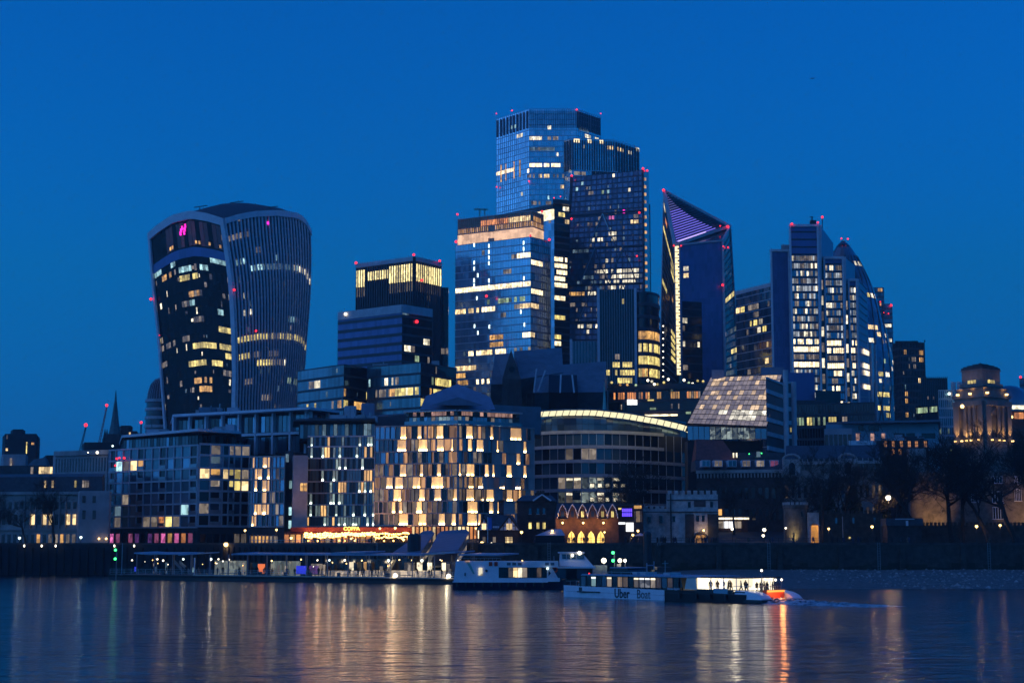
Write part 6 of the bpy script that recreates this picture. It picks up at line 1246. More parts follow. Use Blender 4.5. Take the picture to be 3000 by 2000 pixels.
def left_background():
    o = thing('classical_waterside_building', 'long pale classical building behind bare trees at far left', 'building', P(150, 1591, 425))
    (f,), z = block(o, [(-60, 428, 1500), (318, 424, 1500)], 1440, 22, fh=4.2, cols=(20,), m='pale_stone', dref=426)
    f.slab(0, 1, .95, 1.0, 0, .8, 'pale_stone', 'cornice'); f.slab(0, 1, .32, .35, 0, .5, 'pale_stone', 'string_course')
    part('attic_roof', MB().prism(footprint([(-60, 431, 1420), (300, 427, 1420)], 18), z, [z+4, z+4, z+5.5, z+5.5]), 'slate', o)
    a = Face(o, (*XY(-60, 430.9, 1420), z), (*XY(300, 426.9, 1420), z), (*XY(300, 426.9, 1420), z+4), (*XY(-60, 430.9, 1420), z+4), 1, 30)
    for x, m2 in ((132, 'lit_warm'), (154, 'lit_warm'), (221, 'lit_yellow'), (244, 'lit_dim'), (251, 'lit_dim'), (258, 'lit_dim')): q = a.uv(x, 1422); a.slab(q[0]-.007, q[0]+.007, .3, .75, 0, .12, m2, 'attic_window')
    litx = (103, 128, 148, 176, 197, 218)
    for i in range(21):
        x = -40+i*17.2; q = f.uv(x, 1510)[0]
        if not 0 < q < 1: continue
        near = min(abs(x-t) for t in litx) < 7
        f.slab(q-.012, q+.012, .42, .60, 0, .1, 'lit_warm' if near else 'glass_dark', 'tall_window'); f.slab(q-.012, q+.012, .70, .82, 0, .1, 'glass_dark', 'upper_window')
        f.slab(q-.012, q+.012, .10, .25, 0, .1, RND.choice(['glass_dark', 'glass_dark', 'lit_dim', 'lit_amber']) if i > 6 else 'glass_dark', 'lower_window')
        if 5 < i < 14: f.slab(q+.02, q+.028, .35, .93, 0, .6, 'pale_stone', 'pilaster')
    (w2,), zw = block(o, [(232, 416, 1500), (319, 416, 1500)], 1437, 10, fh=4, cols=(4,), m='concrete', name='end_pavilion')
    for x in (246, 276):
        for y0, y1 in ((1452, 1472), (1494, 1520)): A, B = w2.uv(x-5, y1), w2.uv(x+5, y0); w2.slab(A[0], B[0], A[1], B[1], 0, .1, 'glass_dark', 'sash_window')
    for x in (290, 311): part('entrance_lamp', MB().ball(tuple(P(x, 1577, 415)), .28, 8), 'lamp_warm', o)
    o = thing('columned_office_block', 'grey stone office block with tall window columns on the left skyline', 'office building', P(240, 1591, 520))
    (f,), z = block(o, [(162, 525, 1350), (330, 515, 1350)], 1322, 25, fh=4, cols=(20,), m='concrete', dref=520)
    for i in range(20):
        for r in range(2): f.slab((i+.2)/20, (i+.6)/20, .93-.2*r-.14, .93-.2*r, 0, .1, 'glass_dark', 'window_pane')
    f.slab(0, 1, .96, 1.01, 0, .8, 'pale_stone', 'cornice')
    part('roof_plant', MB().prism(footprint([(247, 530, 1310), (345, 530, 1310)], 14), z, Zp(1295, 530)), 'dark_wall', o)
    for x, y, m2, r in ((285, 1325, 'lamp_white', .55), (330, 1306, 'lamp_cool', .4), (258, 1325, 'lamp_white', .25)): red_light(o, P(x, y, 513.5), r, m2, 'facade_lamp')
    o = thing('dark_slab_block', 'dark blocky building with one tall lit stair window on the left horizon', 'office building', P(60, 1591, 800))
    (f,), z = block(o, [(14, 800, 1300), (106, 800, 1300)], 1270, 25, fh=3.5, cols=(14,), m='dark_wall')
    part('roof_step', MB().prism(footprint([(37, 805, 1300), (66, 805, 1300)], 12), z-.1, Zp(1257, 805)), 'dark_wall', o); part('roof_step', MB().prism(footprint([(101, 803, 1300), (110, 803, 1300)], 8), 20, Zp(1280, 803)), 'dark_wall', o)
    for x0, x1, y0, y1, m2 in ((76, 80, 1294, 1328, 'lit_yellow'), (19, 23, 1273, 1286, 'lit_dim'), (92, 100, 1296, 1302, 'lit_amber'), (17, 23, 1312, 1320, 'lit_warm')): A, B = f.uv(x0, y1), f.uv(x1, y0); f.slab(A[0], B[0], A[1], B[1], 0, .15, m2, 'lit_window')
    o = thing('vaulted_roof_office', 'low office with a pale barrel roof under the dark slab block', 'office building', P(90, 1591, 600))
    (f,), z = block(o, [(-30, 600, 1380), (162, 596, 1380)], 1362, 25, fh=3.8, cols=(24,), m='dark_stone')
    f.lits([(114, 152, 1381, 'lit_warm', .7), (92, 98, 1381, 'lit_dim', 1)])
    pts = [P(76, 1366, 602), P(100, 1345, 602), P(130, 1340, 602), P(140, 1366, 602)]; part('barrel_roof', MB().hexa(pts, [p+Vector((0, 14, 0)) for p in pts]), 'lead_roof', o)
    part('upper_wing', MB().prism(footprint([(10, 604, 1340), (75, 604, 1340)], 14), z, Zp(1330, 604)), 'concrete', o); part('upper_wing', MB().prism(footprint([(134, 606, 1340), (160, 606, 1340)], 14), z, Zp(1333, 606)), 'dark_wall', o)
    q = f.uv(32, 1355); part('stair_window', MB().bar(P(32, 1364, 603.5), P(32, 1342, 603.5), .6), 'lit_dim', o)
    c = XY(338, 640, 1200); o = thing('church_steeple', 'thin dark church steeple on the left skyline', 'steeple', (*c, 12))
    part('tower_shaft', MB().box(c[0]-2.6, c[0]+2.6, 637.4, 642.6, 12, Zp(1272, 640)), 'dark_stone', o)
    part('spire', MB().lathe((c[0], c[1], 0), [(2.4, Zp(1272, 640)), (1.6, Zp(1240, 640)), (1.0, Zp(1205, 640)), (.5, Zp(1175, 640)), (.1, Zp(1142, 640))], 8), 'copper_green_dark', o)
    for dx in (-3, 3): part('pinnacle', MB().lathe((c[0]+dx, 640, 0), [(.5, Zp(1290, 640)), (.35, Zp(1268, 640)), (.05, Zp(1255, 640))], 6), 'dark_stone', o)
    c = XY(307, 650, 1280); s = thing('small_pinnacle_spire', 'tiny pinnacle left of the church steeple', 'spire', (*c, 12)); part('shaft', MB().box(c[0]-.7, c[0]+.7, 649, 651, 12, Zp(1285, 650)), 'dark_stone', s); part('spire', MB().lathe((c[0], 650, 0), [(.8, Zp(1285, 650)), (.05, Zp(1255, 650))], 6), 'dark_stone', s)
    o = thing('far_brown_block', 'small dark block with one lit window right of the church steeple', 'building', P(370, 1591, 760)); (f,), z = block(o, [(342, 760, 1300), (400, 760, 1300)], 1262, 20, fh=3.5, cols=(10,), m='dark_brick'); f.lit(375, 379, 1265, 'lit_warm')
    part('roof_step', MB().prism(footprint([(355, 764, 1260), (383, 764, 1260)], 10), z-.1, Zp(1246, 764)), 'dark_brick', o)
    for k, (x0, y0, x1, y1, D, lb) in enumerate(((232, 1330, 252, 1250, 900, 'lower tower crane with a red light on the left skyline'), (290, 1300, 313, 1192, 950, 'taller tower crane with a red light left of the church steeple'), (412, 1290, 414, 1243, 820, 'short crane mast with a red light beside the flared skyscraper'))):
        A, B = P(x0, y0, D), P(x1, y1, D); o = thing('tower_crane', lb, 'crane', (A.x, A.y, 12)); part('mast', MB().bar((A.x, A.y, 12), A, 1.4), 'black_steel', o)
        jb = MB(); d = (B-A)
        for s2 in (-.5, .5): jb.bar(A+Vector((s2, 0, 0)), B+Vector((s2*.4, 0, 0)), .3)
        for i in range(12): jb.bar(A+d*i/12+Vector((-.5, 0, 0)), A+d*(i+1)/12+Vector((.4, 0, 0)), .2)
        part('jib', jb, 'red_paint' if k == 1 else 'black_steel', o); part('cab', MB().box(A.x-1.2, A.x+1.2, A.y-1, A.y+1, A.z-2, A.z+.6), 'black_steel', o); red_light(o, B+Vector((0, -.5, 1)), 1.3 if k < 2 else 1.0)
    # rounded banded building behind the flared tower
    c = XY(470, 900, 1200); o = thing('banded_round_office', 'round topped banded office behind the foot of the flared skyscraper', 'office building', (*c, 12))
    prof = [(8.0, 12), (8.0, Zp(1240, 900)), (7.6, Zp(1180, 900)), (6.8, Zp(1150, 900)), (5.4, Zp(1125, 900)), (3.2, Zp(1112, 900)), (.4, Zp(1106, 900))]
    part('body', MB().lathe((c[0], c[1], 0), prof, 28), 'glass_dark', o, smooth=True)
    for y in (1175, 1200, 1225, 1250, 1275): part('floor_band', MB().lathe((c[0], c[1], 0), [(8.0, Zp(y+4, 900)), (8.4, Zp(y+4, 900)), (8.4, Zp(y-4, 900)), (8.0, Zp(y-4, 900))], 28), 'grey_frame', o)
    rib = MB()
    for i in range(16): an = rad(180+i*12); rib.tube([(c[0]+(r+.1)*math.cos(an), c[1]+(r+.1)*math.sin(an), z) for r, z in prof[2:]], .12, 4)
    part('rib', rib, 'grey_frame', o, 'stuff')
mat('copper_green_dark', (0.10, 0.17, 0.16), 0.8, var=.3, scale=1)
left_background()
# ================================================================== pub, castle and trees
def gable(o, x, y0, y1, z0, z1, w, m, name='gable'):
    return part(name, MB().hexa([(x-w/2, y0, z0), (x+w/2, y0, z0), (x+w/2, y1, z0), (x-w/2, y1, z0)], [(x-.02, y0, z1), (x+.02, y0, z1), (x+.02, y1, z1), (x-.02, y1, z1)]), m, o)
def pubs():
    D = 350; X = lambda x: XY(x, D, 1550)[0]; z = lambda y: Zp(y, D)
    # half-timbered house
    o = thing('half_timbered_house', 'half timbered house with white gables and a tall chimney by the gangway', 'house', (X(1460), D, GND))
    x0, x1 = X(1403), X(1519); part('wall', MB().box(x0, x1, D, D+8, GND, z(1552)), 'dark_brick', o)
    rf = part('roof', MB().hexa([(x0-.4, D-.6, z(1552)), (x1+.4, D-.6, z(1552)), (x1+.4, D+8.5, z(1552)), (x0-.4, D+8.5, z(1552))], [(x0+1.2, D+3, z(1507)), (x1-1.2, D+3, z(1507)), (x1-1.2, D+5, z(1507)), (x0+1.2, D+5, z(1507))]), 'slate', o)
    cx = X(1468); part('chimney', MB().box(cx-.55, cx+.55, D+3.2, D+4.6, z(1520), z(1466)).box(cx-.75, cx+.75, D+3, D+4.8, z(1466), z(1463)), 'dark_brick', rf)
    for gx, w, hh in ((1418, 2.9, 1517), (1492, 4.2, 1514)):
        g = gable(o, X(gx), D-.7, D+4, z(1552), z(hh), w, 'render_white'); xx = X(gx)
        for s in (-1, 1): part('barge_board', MB().bar((xx+s*(w/2+.15), D-.8, z(1552)), (xx, D-.8, z(hh)+.15), .28), 'wood_dark', g)
        for k in (-.3, -.1, .1, .3): part('timber', MB().bar((xx+k*w, D-.74, z(1552)), (xx+k*w, D-.74, z(1552)+(z(hh)-z(1552))*(1-abs(k)*2)*.95), .13), 'wood_dark', g)
        part('timber', MB().bar((xx-w*.36, D-.74, z(1552)+.9), (xx+w*.36, D-.74, z(1552)+.9), .13), 'wood_dark', g)
        ww = .42 if w < 3.5 else .6; n = part('gable_window', MB().box(xx-ww, xx+ww, D-.82, D-.76, z(1550), z(1533)), 'lit_warm', g)
        part('glazing_bar', MB().box(xx-.05, xx+.05, D-.88, D-.81, z(1550), z(1533)), 'wood_dark', n)
    for i in range(3): xx = X(1444+i*6.5); part('upper_window', MB().box(xx, xx+.38, D-.08, D+.02, z(1550), z(1540)), 'render_white', o)
    for i in range(4): xx = X(1480+i*5.6); part('ground_window', MB().box(xx, xx+.34, D-.1, D, z(1589), z(1572)), 'lit_warm', o)
    for i in range(2): xx = X(1414+i*30); part('ground_window', MB().box(xx, xx+.6, D-.1, D, z(1588), z(1572)), 'lit_dim', o)
    # tall brick house with a white barge-boarded gable
    o = thing('dark_brick_house', 'tall dark brick house with a pale gable edge and chimneys', 'house', (X(1565), D+6, GND)); D2 = D+8; X2 = lambda x: XY(x, D2, 1550)[0]; z2 = lambda y: Zp(y, D2)
    part('wall', MB().box(X2(1515), X2(1628), D2, D2+10, GND, z2(1467)), 'dark_brick', o)
    part('roof', MB().hexa([(X2(1512), D2-.4, z2(1467)), (X2(1632), D2-.4, z2(1467)), (X2(1632), D2+10.4, z2(1467)), (X2(1512), D2+10.4, z2(1467))], [(X2(1530), D2+4, z2(1449)), (X2(1618), D2+4, z2(1449)), (X2(1618), D2+6, z2(1449)), (X2(1530), D2+6, z2(1449))]), 'slate', o)
    g = gable(o, X2(1588), D2-.3, D2+5, z2(1467), z2(1449), 3.2, 'dark_brick')
    for s in (-1, 1): part('barge_board', MB().bar((X2(1588)+s*2.0, D2-.5, z2(1466)), (X2(1588), D2-.5, z2(1448)), .3), 'white_frame', g)
    for gx in (1585, 1692):
        c = part('chimney', MB().box(X2(gx-12), X2(gx+12), D2+5, D2+6.2, z2(1462), z2(1440)), 'dark_brick', o)
        for i in range(5): part('chimney_pot', MB().lathe((X2(gx-10+i*5), D2+5.6, 0), [(.17, z2(1440)), (.13, z2(1433))], 6), 'dark_brick', c)
    for i, x in enumerate((1553, 1576, 1594)):
        w = part('sash_window', MB().box(X2(x)-.3, X2(x)+.3, D2-.1, D2, z2(1548), z2(1530)), 'lit_yellow', o); part('window_sill', MB().box(X2(x)-.4, X2(x)+.4, D2-.25, D2, z2(1549.5), z2(1548)), 'pale_stone', w)
        w = part('sash_window', MB().box(X2(x)-.3, X2(x)+.3, D2-.1, D2, z2(1505), z2(1488)), 'glass_blue', o); part('window_sill', MB().box(X2(x)-.4, X2(x)+.4, D2-.25, D2, z2(1506.5), z2(1505)), 'pale_stone', w)
    part('rear_range', MB().box(X2(1628), X2(1810), D2+6, D2+14, GND, z2(1470)), 'dark_brick', o)
    # pub with six pointed gables and lit arches
    o = thing('gabled_pub', 'dark brick pub with six pointed gables and glowing arched doorways', 'pub', (X(1720), D, GND))
    x0, x1 = X(1628), X(1812); part('wall', MB().box(x0, x1, D, D+9, GND, z(1512)), 'brick', o)
    part('roof', MB().hexa([(x0, D+.5, z(1512)), (x1, D+.5, z(1512)), (x1, D+9, z(1512)), (x0, D+9, z(1512))], [(x0+.5, D+4, z(1472)), (x1-.5, D+4, z(1472)), (x1-.5, D+5, z(1472)), (x0+.5, D+5, z(1472))]), 'slate', o)
    for i in range(6):
        xx = X(1648+i*29.3); hw = .98
        g = gable(o, xx, D-.5, D+4, z(1517), z(1478), 2*hw, 'brick', 'pointed_gable'); pts = []
        arc = [(-hw-.12, 0), (-hw*.95, .35), (-hw*.72, .62), (-hw*.38, .85), (0, 1.05)]; H = z(1478)-z(1517)
        for s in (1, -1): part('barge_board', MB().tube([(xx+s*a, D-.62, z(1517)+b2*H) for a, b2 in arc], .11, 5), 'white_frame', g)
        w = part('gable_window', MB().box(xx-.26, xx+.26, D-.58, D-.49, z(1514), z(1497)), 'lit_yellow' if i in (2, 4, 5) else 'glass_blue', g)
        part('glazing_bar', MB().box(xx-.03, xx+.03, D-.64, D-.57, z(1514), z(1497)), 'wood_dark', w)
    for i in range(4):
        xx = X(1674+i*28.7); rw = .78
        mb = MB(); prof = [(-rw, 0), (rw, 0), (rw, 1.5), (rw*.72, 2.3), (0, 2.95), (-rw*.72, 2.3), (-rw, 1.5)]; n = len(prof)
        mb.v = [(xx+a, D-.08, GND+b2) for a, b2 in prof]+[(xx+a, D+.02, GND+b2) for a, b2 in prof]; mb.f = [tuple(range(n))]+[(k, k+n, (k+1) % n+n, (k+1) % n) for k in range(n)]
        a = part('arched_door', mb, 'lit_arch', o); part('door_leaf', MB().box(xx-.06, xx+.06, D-.16, D-.09, GND, GND+2.6), 'wood_dark', a)
        part('arch_rim', MB().tube([(xx+a2*1.08, D-.14, GND+b2*1.02) for a2, b2 in prof[2:]], .1, 5), 'dark_stone', a)
    for x in (1648, 1708, 1767):
        p = (X(x), D-1.0, z(1531)); w = part('wall_lantern', MB().ball(p, .24, 8), 'lamp_warm', o); part('bracket', MB().bar((p[0], D, p[2]+.1), (p[0], p[1], p[2]+.25), .06), 'black_steel', w); point_lamp(w, (p[0], p[1]-.4, p[2]), 320, (1, .5, .15))
    for x0b in (1640, 1700, 1760): part('balcony', MB().box(X(x0b-2), X(x0b+20), D-.9, D, z(1522), z(1519)), 'wood_dark', o)
    # tent on the terrace
    t = thing('terrace_marquee', 'dark marquee with a sloping blue grey roof in front of the pub', 'marquee', (X(1610), D-8, GND)); Dt = D-7; Xt = lambda x: XY(x, Dt, 1550)[0]; zt = lambda y: Zp(y, Dt)
    part('roof', MB().hexa([(Xt(1568), Dt-2, zt(1568)), (Xt(1655), Dt-2, zt(1568)), (Xt(1655), Dt+4, zt(1568)), (Xt(1568), Dt+4, zt(1568))], [(Xt(1615), Dt+.5, zt(1549)), (Xt(1645), Dt+.5, zt(1549)), (Xt(1645), Dt+1.5, zt(1549)), (Xt(1615), Dt+1.5, zt(1549))]), 'canvas', t)
    part('side_cloth', MB().box(Xt(1570), Xt(1653), Dt-1.8, Dt+3.8, GND, zt(1568)), 'cloth_dark', t)
    # neon cafe
    o = thing('neon_cafe', 'small cafe with a violet neon sign and a white lit kiosk window', 'cafe', (X(1850), D+3, GND)); D3 = D+4; X3 = lambda x: XY(x, D3, 1550)[0]; z3 = lambda y: Zp(y, D3)
    part('wall', MB().box(X3(1810), X3(1885), D3, D3+8, GND, z3(1480)), 'dark_brick', o); part('roof', MB().box(X3(1808), X3(1887), D3-.6, D3+8, z3(1480), z3(1477)), 'slate', o)
    sgn = part('neon_sign', MB().box(X3(1821), X3(1853), D3-.2, D3-.05, z3(1514), z3(1488)), 'cloth_dark', o)
    for i in range(5):
        for j in range(2): xx = X3(1823+i*6.1); part('neon_bar', MB().box(xx, xx+.30, D3-.28, D3-.18, z3(1512-j*13), z3(1502-j*13)), 'sign_blue', sgn)
    part('kiosk_window', MB().box(X3(1834), X3(1856), D3-.12, D3-.02, z3(1556), z3(1530)), 'screen_white', o); part('strip_light', MB().box(X3(1811), X3(1832), D3-.12, D3-.02, z3(1535), z3(1529)), 'screen_white', o)
    part('lit_fascia', MB().box(X3(1858), X3(1880), D3-.12, D3-.02, z3(1489), z3(1480)), 'lit_amber', o); part('lit_fascia', MB().box(X3(1812), X3(1822), D3-.12, D3-.02, z3(1492), z3(1487)), 'lit_yellow', o)
    for i in range(4): part('shop_window', MB().box(X3(1858+i*6), X3(1863+i*6), D3-.1, D3-.02, z3(1528), z3(1496)), 'lit_faint', o)
    b = thing('cafe_umbrella', 'small pale umbrella outside the neon cafe', 'umbrella', (X3(1872), D3-4, GND)); part('canopy', MB().lathe((X3(1872), D3-4, 0), [(1.5, GND+1.9), (.8, GND+2.2), (.05, GND+2.5)], 8), 'canvas', b); part('pole', MB().bar((X3(1872), D3-4, GND), (X3(1872), D3-4, GND+2.4), .08), 'black_steel', b)
lit('lit_arch', (1.0, 0.56, 0.12), 1.9, var=.2, cells=(1.5, 1.5, 1.2), deep=.4)
pubs()

def merlons(o, a, b2, z, n, m, h=.8, t=.5):
    a, b2 = Vector((*a, z)), Vector((*b2, z)); d = b2-a
    for i in range(n):
        p, q = a+d*((i+.15)/n), a+d*((i+.75)/n); k = Vector((-d.y, d.x, 0)).normalized()*t
        part('merlon', MB().hexa([p, q, q+k, p+k], [p+Vector((0, 0, h)), q+Vector((0, 0, h)), q+k+Vector((0, 0, h)), p+k+Vector((0, 0, h))]), m, o)
def castle():
    S = 'tower_stone'; D = 360; X = lambda x: XY(x, D, 1530)[0]; z = lambda y: Zp(y, D)
    o = thing('castle_gate_tower', 'pale stone castle gate tower with battlements and narrow windows', 'castle tower', (X(1990), D, GND))
    (f,), zt = block(o, [(1967, D, 1530), (2104, D, 1530)], 1447, 11, m=S); part('side_turret', MB().prism(footprint([(1885, D+1, 1530), (1970, D+1, 1530)], 10), GND-1, z(1488)), S, o)
    merlons(o, XY(1954, D-.1), XY(2104, D-.1), zt, 8, S); merlons(o, XY(1885, D+.9), XY(1966, D+.9), z(1488), 5, S, .55)
    part('turret_block', MB().prism(footprint([(1953, D+.4, 1530), (1990, D+.4, 1530)], 9), GND, zt), S, o)
    for y, nm in ((1464, 'string_course'), (1499, 'string_course')): part(nm, MB().box(X(1886 if y > 1480 else 1954), X(2105), D-.25, D+.2, z(y+1.5), z(y-1.5)), 'dark_stone', o)
    part('parapet_recess', MB().box(X(2034), X(2068), D-.08, D+.05, z(1484), z(1465)), 'dark_stone', o)  # raised dark slab, shade of the recess put into its colour
    for x, y0, y1 in ((2020, 1486, 1469), (2085, 1485, 1469), (1902, 1529, 1512), (1936, 1532, 1510), (1974, 1528, 1511), (2021, 1531, 1512), (2044, 1527, 1509), (2060, 1527, 1509), (2087, 1529, 1513)):
        w = part('slit_window', MB().box(X(x)-.28, X(x)+.28, D-.12, D+1.1, z(y0), z(y1)), 'glass_dark', o); part('window_hood', MB().box(X(x)-.4, X(x)+.4, D-.2, D-.02, z(y1), z(y1-1.6)), S, w)
    part('drain_pipe', MB().bar((X(1965), D-.5, GND), (X(1965), D-.5, z(1445)), .28), 'black_steel', o)
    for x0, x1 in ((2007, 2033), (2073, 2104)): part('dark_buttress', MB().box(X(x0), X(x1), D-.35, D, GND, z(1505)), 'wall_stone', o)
    part('gateway', MB().tube([(X(2052)+1.3*math.cos(t), D-.25, GND+1.4+1.3*math.sin(t)) for t in [math.pi*i/8 for i in range(9)]], .25, 5), 'dark_stone', o); part('gate_opening', MB().box(X(2052)-1.2, X(2052)+1.2, D-.15, D+.02, GND, GND+2.2), 'lit_gate', o)
    lp = part('gate_lantern', MB().ball((X(2060), D-.8, z(1553)), .24, 8), 'lamp_warm', o); part('bracket', MB().bar((X(2060), D, z(1550)), (X(2060), D-.8, z(1550)), .06), 'black_steel', lp); point_lamp(lp, (X(2060), D-1.2, z(1553)), 90)
    # snack bar on the hill
    D4 = 424; X4 = lambda x: XY(x, D4, 1530)[0]; z4 = lambda y: Zp(y, D4)
    o = thing('lit_snack_bar', 'low glass snack bar with a bright white light strip beside the gate tower', 'snack bar', (X4(2150), D4, 10.5))
    part('back_wall', MB().box(X4(2100), X4(2195), D4+3, D4+3.4, 9, z4(1512)), 'brick', o); part('roof', MB().box(X4(2098), X4(2197), D4-1.2, D4+4, z4(1513), z4(1509)), 'dark_frame', o)
    for i in range(5): part('strip_light', MB().box(X4(2104+i*18), X4(2120.5+i*18), D4-1.35, D4-1.22, z4(1521), z4(1515.5)), 'lit_interior', o)
    for x0, x1, m2 in ((2103, 2108, 'lit_amber'), (2125, 2138, 'screen_white'), (2140, 2152, 'screen_white'), (2109, 2123, 'lit_dim'), (2153, 2176, 'lit_dim')): part('counter_window', MB().box(X4(x0), X4(x1), D4+2.7, D4+2.9, z4(1546), z4(1526)), m2, o)
    for i in range(6): part('post', MB().bar((X4(2103+i*18), D4-1.2, 9.5), (X4(2103+i*18), D4-1.2, z4(1513)), .1), 'black_steel', o)
    # round gate tower, curtain walls, lodging
    D5 = 378; X5 = lambda x: XY(x, D5, 1530)[0]; z5 = lambda y: Zp(y, D5); c = (X5(2336), D5+2.5)
    o = thing('round_castle_tower', 'round castle tower with a yellowish lit base beside an orange archway', 'castle tower', (*c, GND))
    part('drum', MB().lathe((*c, 0), [(3.0, GND-1), (2.75, GND+2), (2.65, z5(1490)), (2.85, z5(1488)), (2.85, z5(1478))], 22), 'lodging_stone', o)
    for i in range(9): an = rad(180+i*22.5); part('merlon', MB().bar((c[0]+2.6*math.cos(an), c[1]+2.6*math.sin(an), z5(1478)), (c[0]+2.6*math.cos(an), c[1]+2.6*math.sin(an), z5(1470)), .6), S, o)
    part('arrow_slit', MB().box(c[0]-1.1, c[0]-.8, c[1]-2.95, c[1]-2.4, GND+.5, GND+2.4), 'glass_dark', o); part('arrow_slit', MB().box(c[0]+.9, c[0]+1.15, c[1]-2.8, c[1]-2.2, z5(1512), z5(1498)), 'glass_dark', o)
    fl = part('floodlight', MB().box(c[0]-1.6, c[0]-1.3, c[1]-5, c[1]-4.7, GND, GND+.3), 'lamp_warm', o); spot(fl, (c[0]-1.3, c[1]-4.8, GND+.4), (c[0]-.9, c[1]-1, GND+4), 900, (1, .72, .25), 70)
    part('gate_block', MB().box(X5(2368), X5(2402), D5+1, D5+9, GND-1, z5(1500)), S, o)
    part('archway', MB().box(X5(2378), X5(2399), D5+.88, D5+.98, GND, z5(1538)), 'lit_gate2', o); part('arch_rim', MB().tube([(X5(2388.5)+1.0*math.cos(t), D5+.8, z5(1540)+.7*math.sin(t)) for t in [math.pi*i/8 for i in range(9)]], .2, 5), S, o)
    def wall(name, lb, x0, x1, D, yt, m, n=14, depth=2.0):
        w = thing(name, lb, 'castle wall', (XY((x0+x1)/2, D)[0], D, GND)); a, b2 = XY(x0, D, 1530), XY(x1, D, 1530)
        part('wall_face', MB().prism([a, b2, (b2[0], b2[1]+depth), (a[0], a[1]+depth)], GND-1, Zp(yt, D)), m, w); merlons(w, a, b2, Zp(yt, D), n, m, .7); return w
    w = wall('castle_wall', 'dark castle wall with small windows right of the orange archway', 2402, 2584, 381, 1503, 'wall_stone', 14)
    for x in (2448, 2498, 2560): part('slit_window', MB().box(XY(x, 381)[0]-.25, XY(x, 381)[0]+.25, 380.85, 381.02, Zp(1532, 381), Zp(1516, 381)), 'glass_teal', w)
    part('drain_pipe', MB().bar((XY(2466, 381)[0], 380.8, GND), (XY(2466, 381)[0], 380.8, Zp(1512, 381)), .14), 'steel', w); part('lit_window', MB().box(XY(2486, 381)[0]-.2, XY(2486, 381)[0]+.2, 380.85, 380.98, Zp(1577, 381), Zp(1572, 381)), 'lit_yellow', w)
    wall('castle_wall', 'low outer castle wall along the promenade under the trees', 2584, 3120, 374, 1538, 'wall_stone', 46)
    sh = thing('garden_lodge', 'low dark lodge with a white framed window under the trees', 'lodge', (XY(2640, 368)[0], 368, GND)); D6 = 369; X6 = lambda x: XY(x, D6, 1540)[0]; z6 = lambda y: Zp(y, D6)
    part('wall', MB().box(X6(2590), X6(2690), D6-3, D6+1.5, GND, z6(1540)), 'dark_brick', sh); part('roof', MB().box(X6(2586), X6(2694), D6-3.5, D6+2, z6(1540), z6(1518)), 'slate', sh); part('roof_edge', MB().box(X6(2612), X6(2668), D6-3.7, D6-3.5, z6(1522), z6(1519)), 'grey_frame', sh); part('window', MB().box(X6(2643), X6(2650), D6-3.6, D6-3.52, z6(1540), z6(1525)), 'white_frame', sh)
    D7 = 396; X7 = lambda x: XY(x, D7, 1480)[0]; z7 = lambda y: Zp(y, D7)
    o = thing('castle_lodging', 'tall floodlit stone castle lodging with white sash windows behind the trees', 'castle building', (X7(2850), D7, GND))
    S = 'lodging_stone'; (f,), zt = block(o, [(2668, D7, 1480), (3110, D7, 1480)], 1392, 12, m=S); merlons(o, XY(2668, D7-.05), XY(3110, D7-.05), zt, 34, S)
    for x, ys in ((2923, ((1414, 1374), (1472, 1440), (1519, 1486))), (2856, ((1470, 1432),)), (2983, ((1418, 1395), (1466, 1432)))):
        for y0, y1 in ys:
            wd = .75 if x != 2923 else 1.25; xx = X7(x); w = part('sash_window', MB().box(xx-wd, xx+wd, D7-.12, D7+.02, z7(y0), z7(max(y1, 1396))), 'glass_dark', o)
            for k in range(5): part('glazing_bar', MB().box(xx-wd+k*wd/2-.05, xx-wd+k*wd/2+.05, D7-.22, D7-.1, z7(y0), z7(max(y1, 1396))), 'white_frame', w)
            part('window_sill', MB().box(xx-wd-.2, xx+wd+.2, D7-.4, D7, z7(y0+2), z7(y0)), 'white_frame', w); part('window_head', MB().box(xx-wd-.1, xx+wd+.1, D7-.24, D7, z7(max(y1, 1396)), z7(max(y1, 1396)-1.5)), 'white_frame', w)
    for x, e in ((2735, 5200), (2962, 1500), (3012, 3000)):
        p = (X7(x), D7-7.5, GND+1.7); fl = part('floodlight', MB().box(p[0]-.3, p[0]+.3, p[1]-.2, p[1]+.2, GND, GND+1.6), 'lamp_warm', o); spot(fl, p, (p[0], D7, GND+8.0), e, (1, .52, .17), 68)
lit('lit_gate', (1.0, 0.45, 0.1), 0.25, var=.1, deep=.9, cells=(2, 2, 2)); lit('lit_gate2', (1.0, 0.40, 0.06), 0.5, var=.1, deep=.6, cells=(2, 2, 1))
castle()

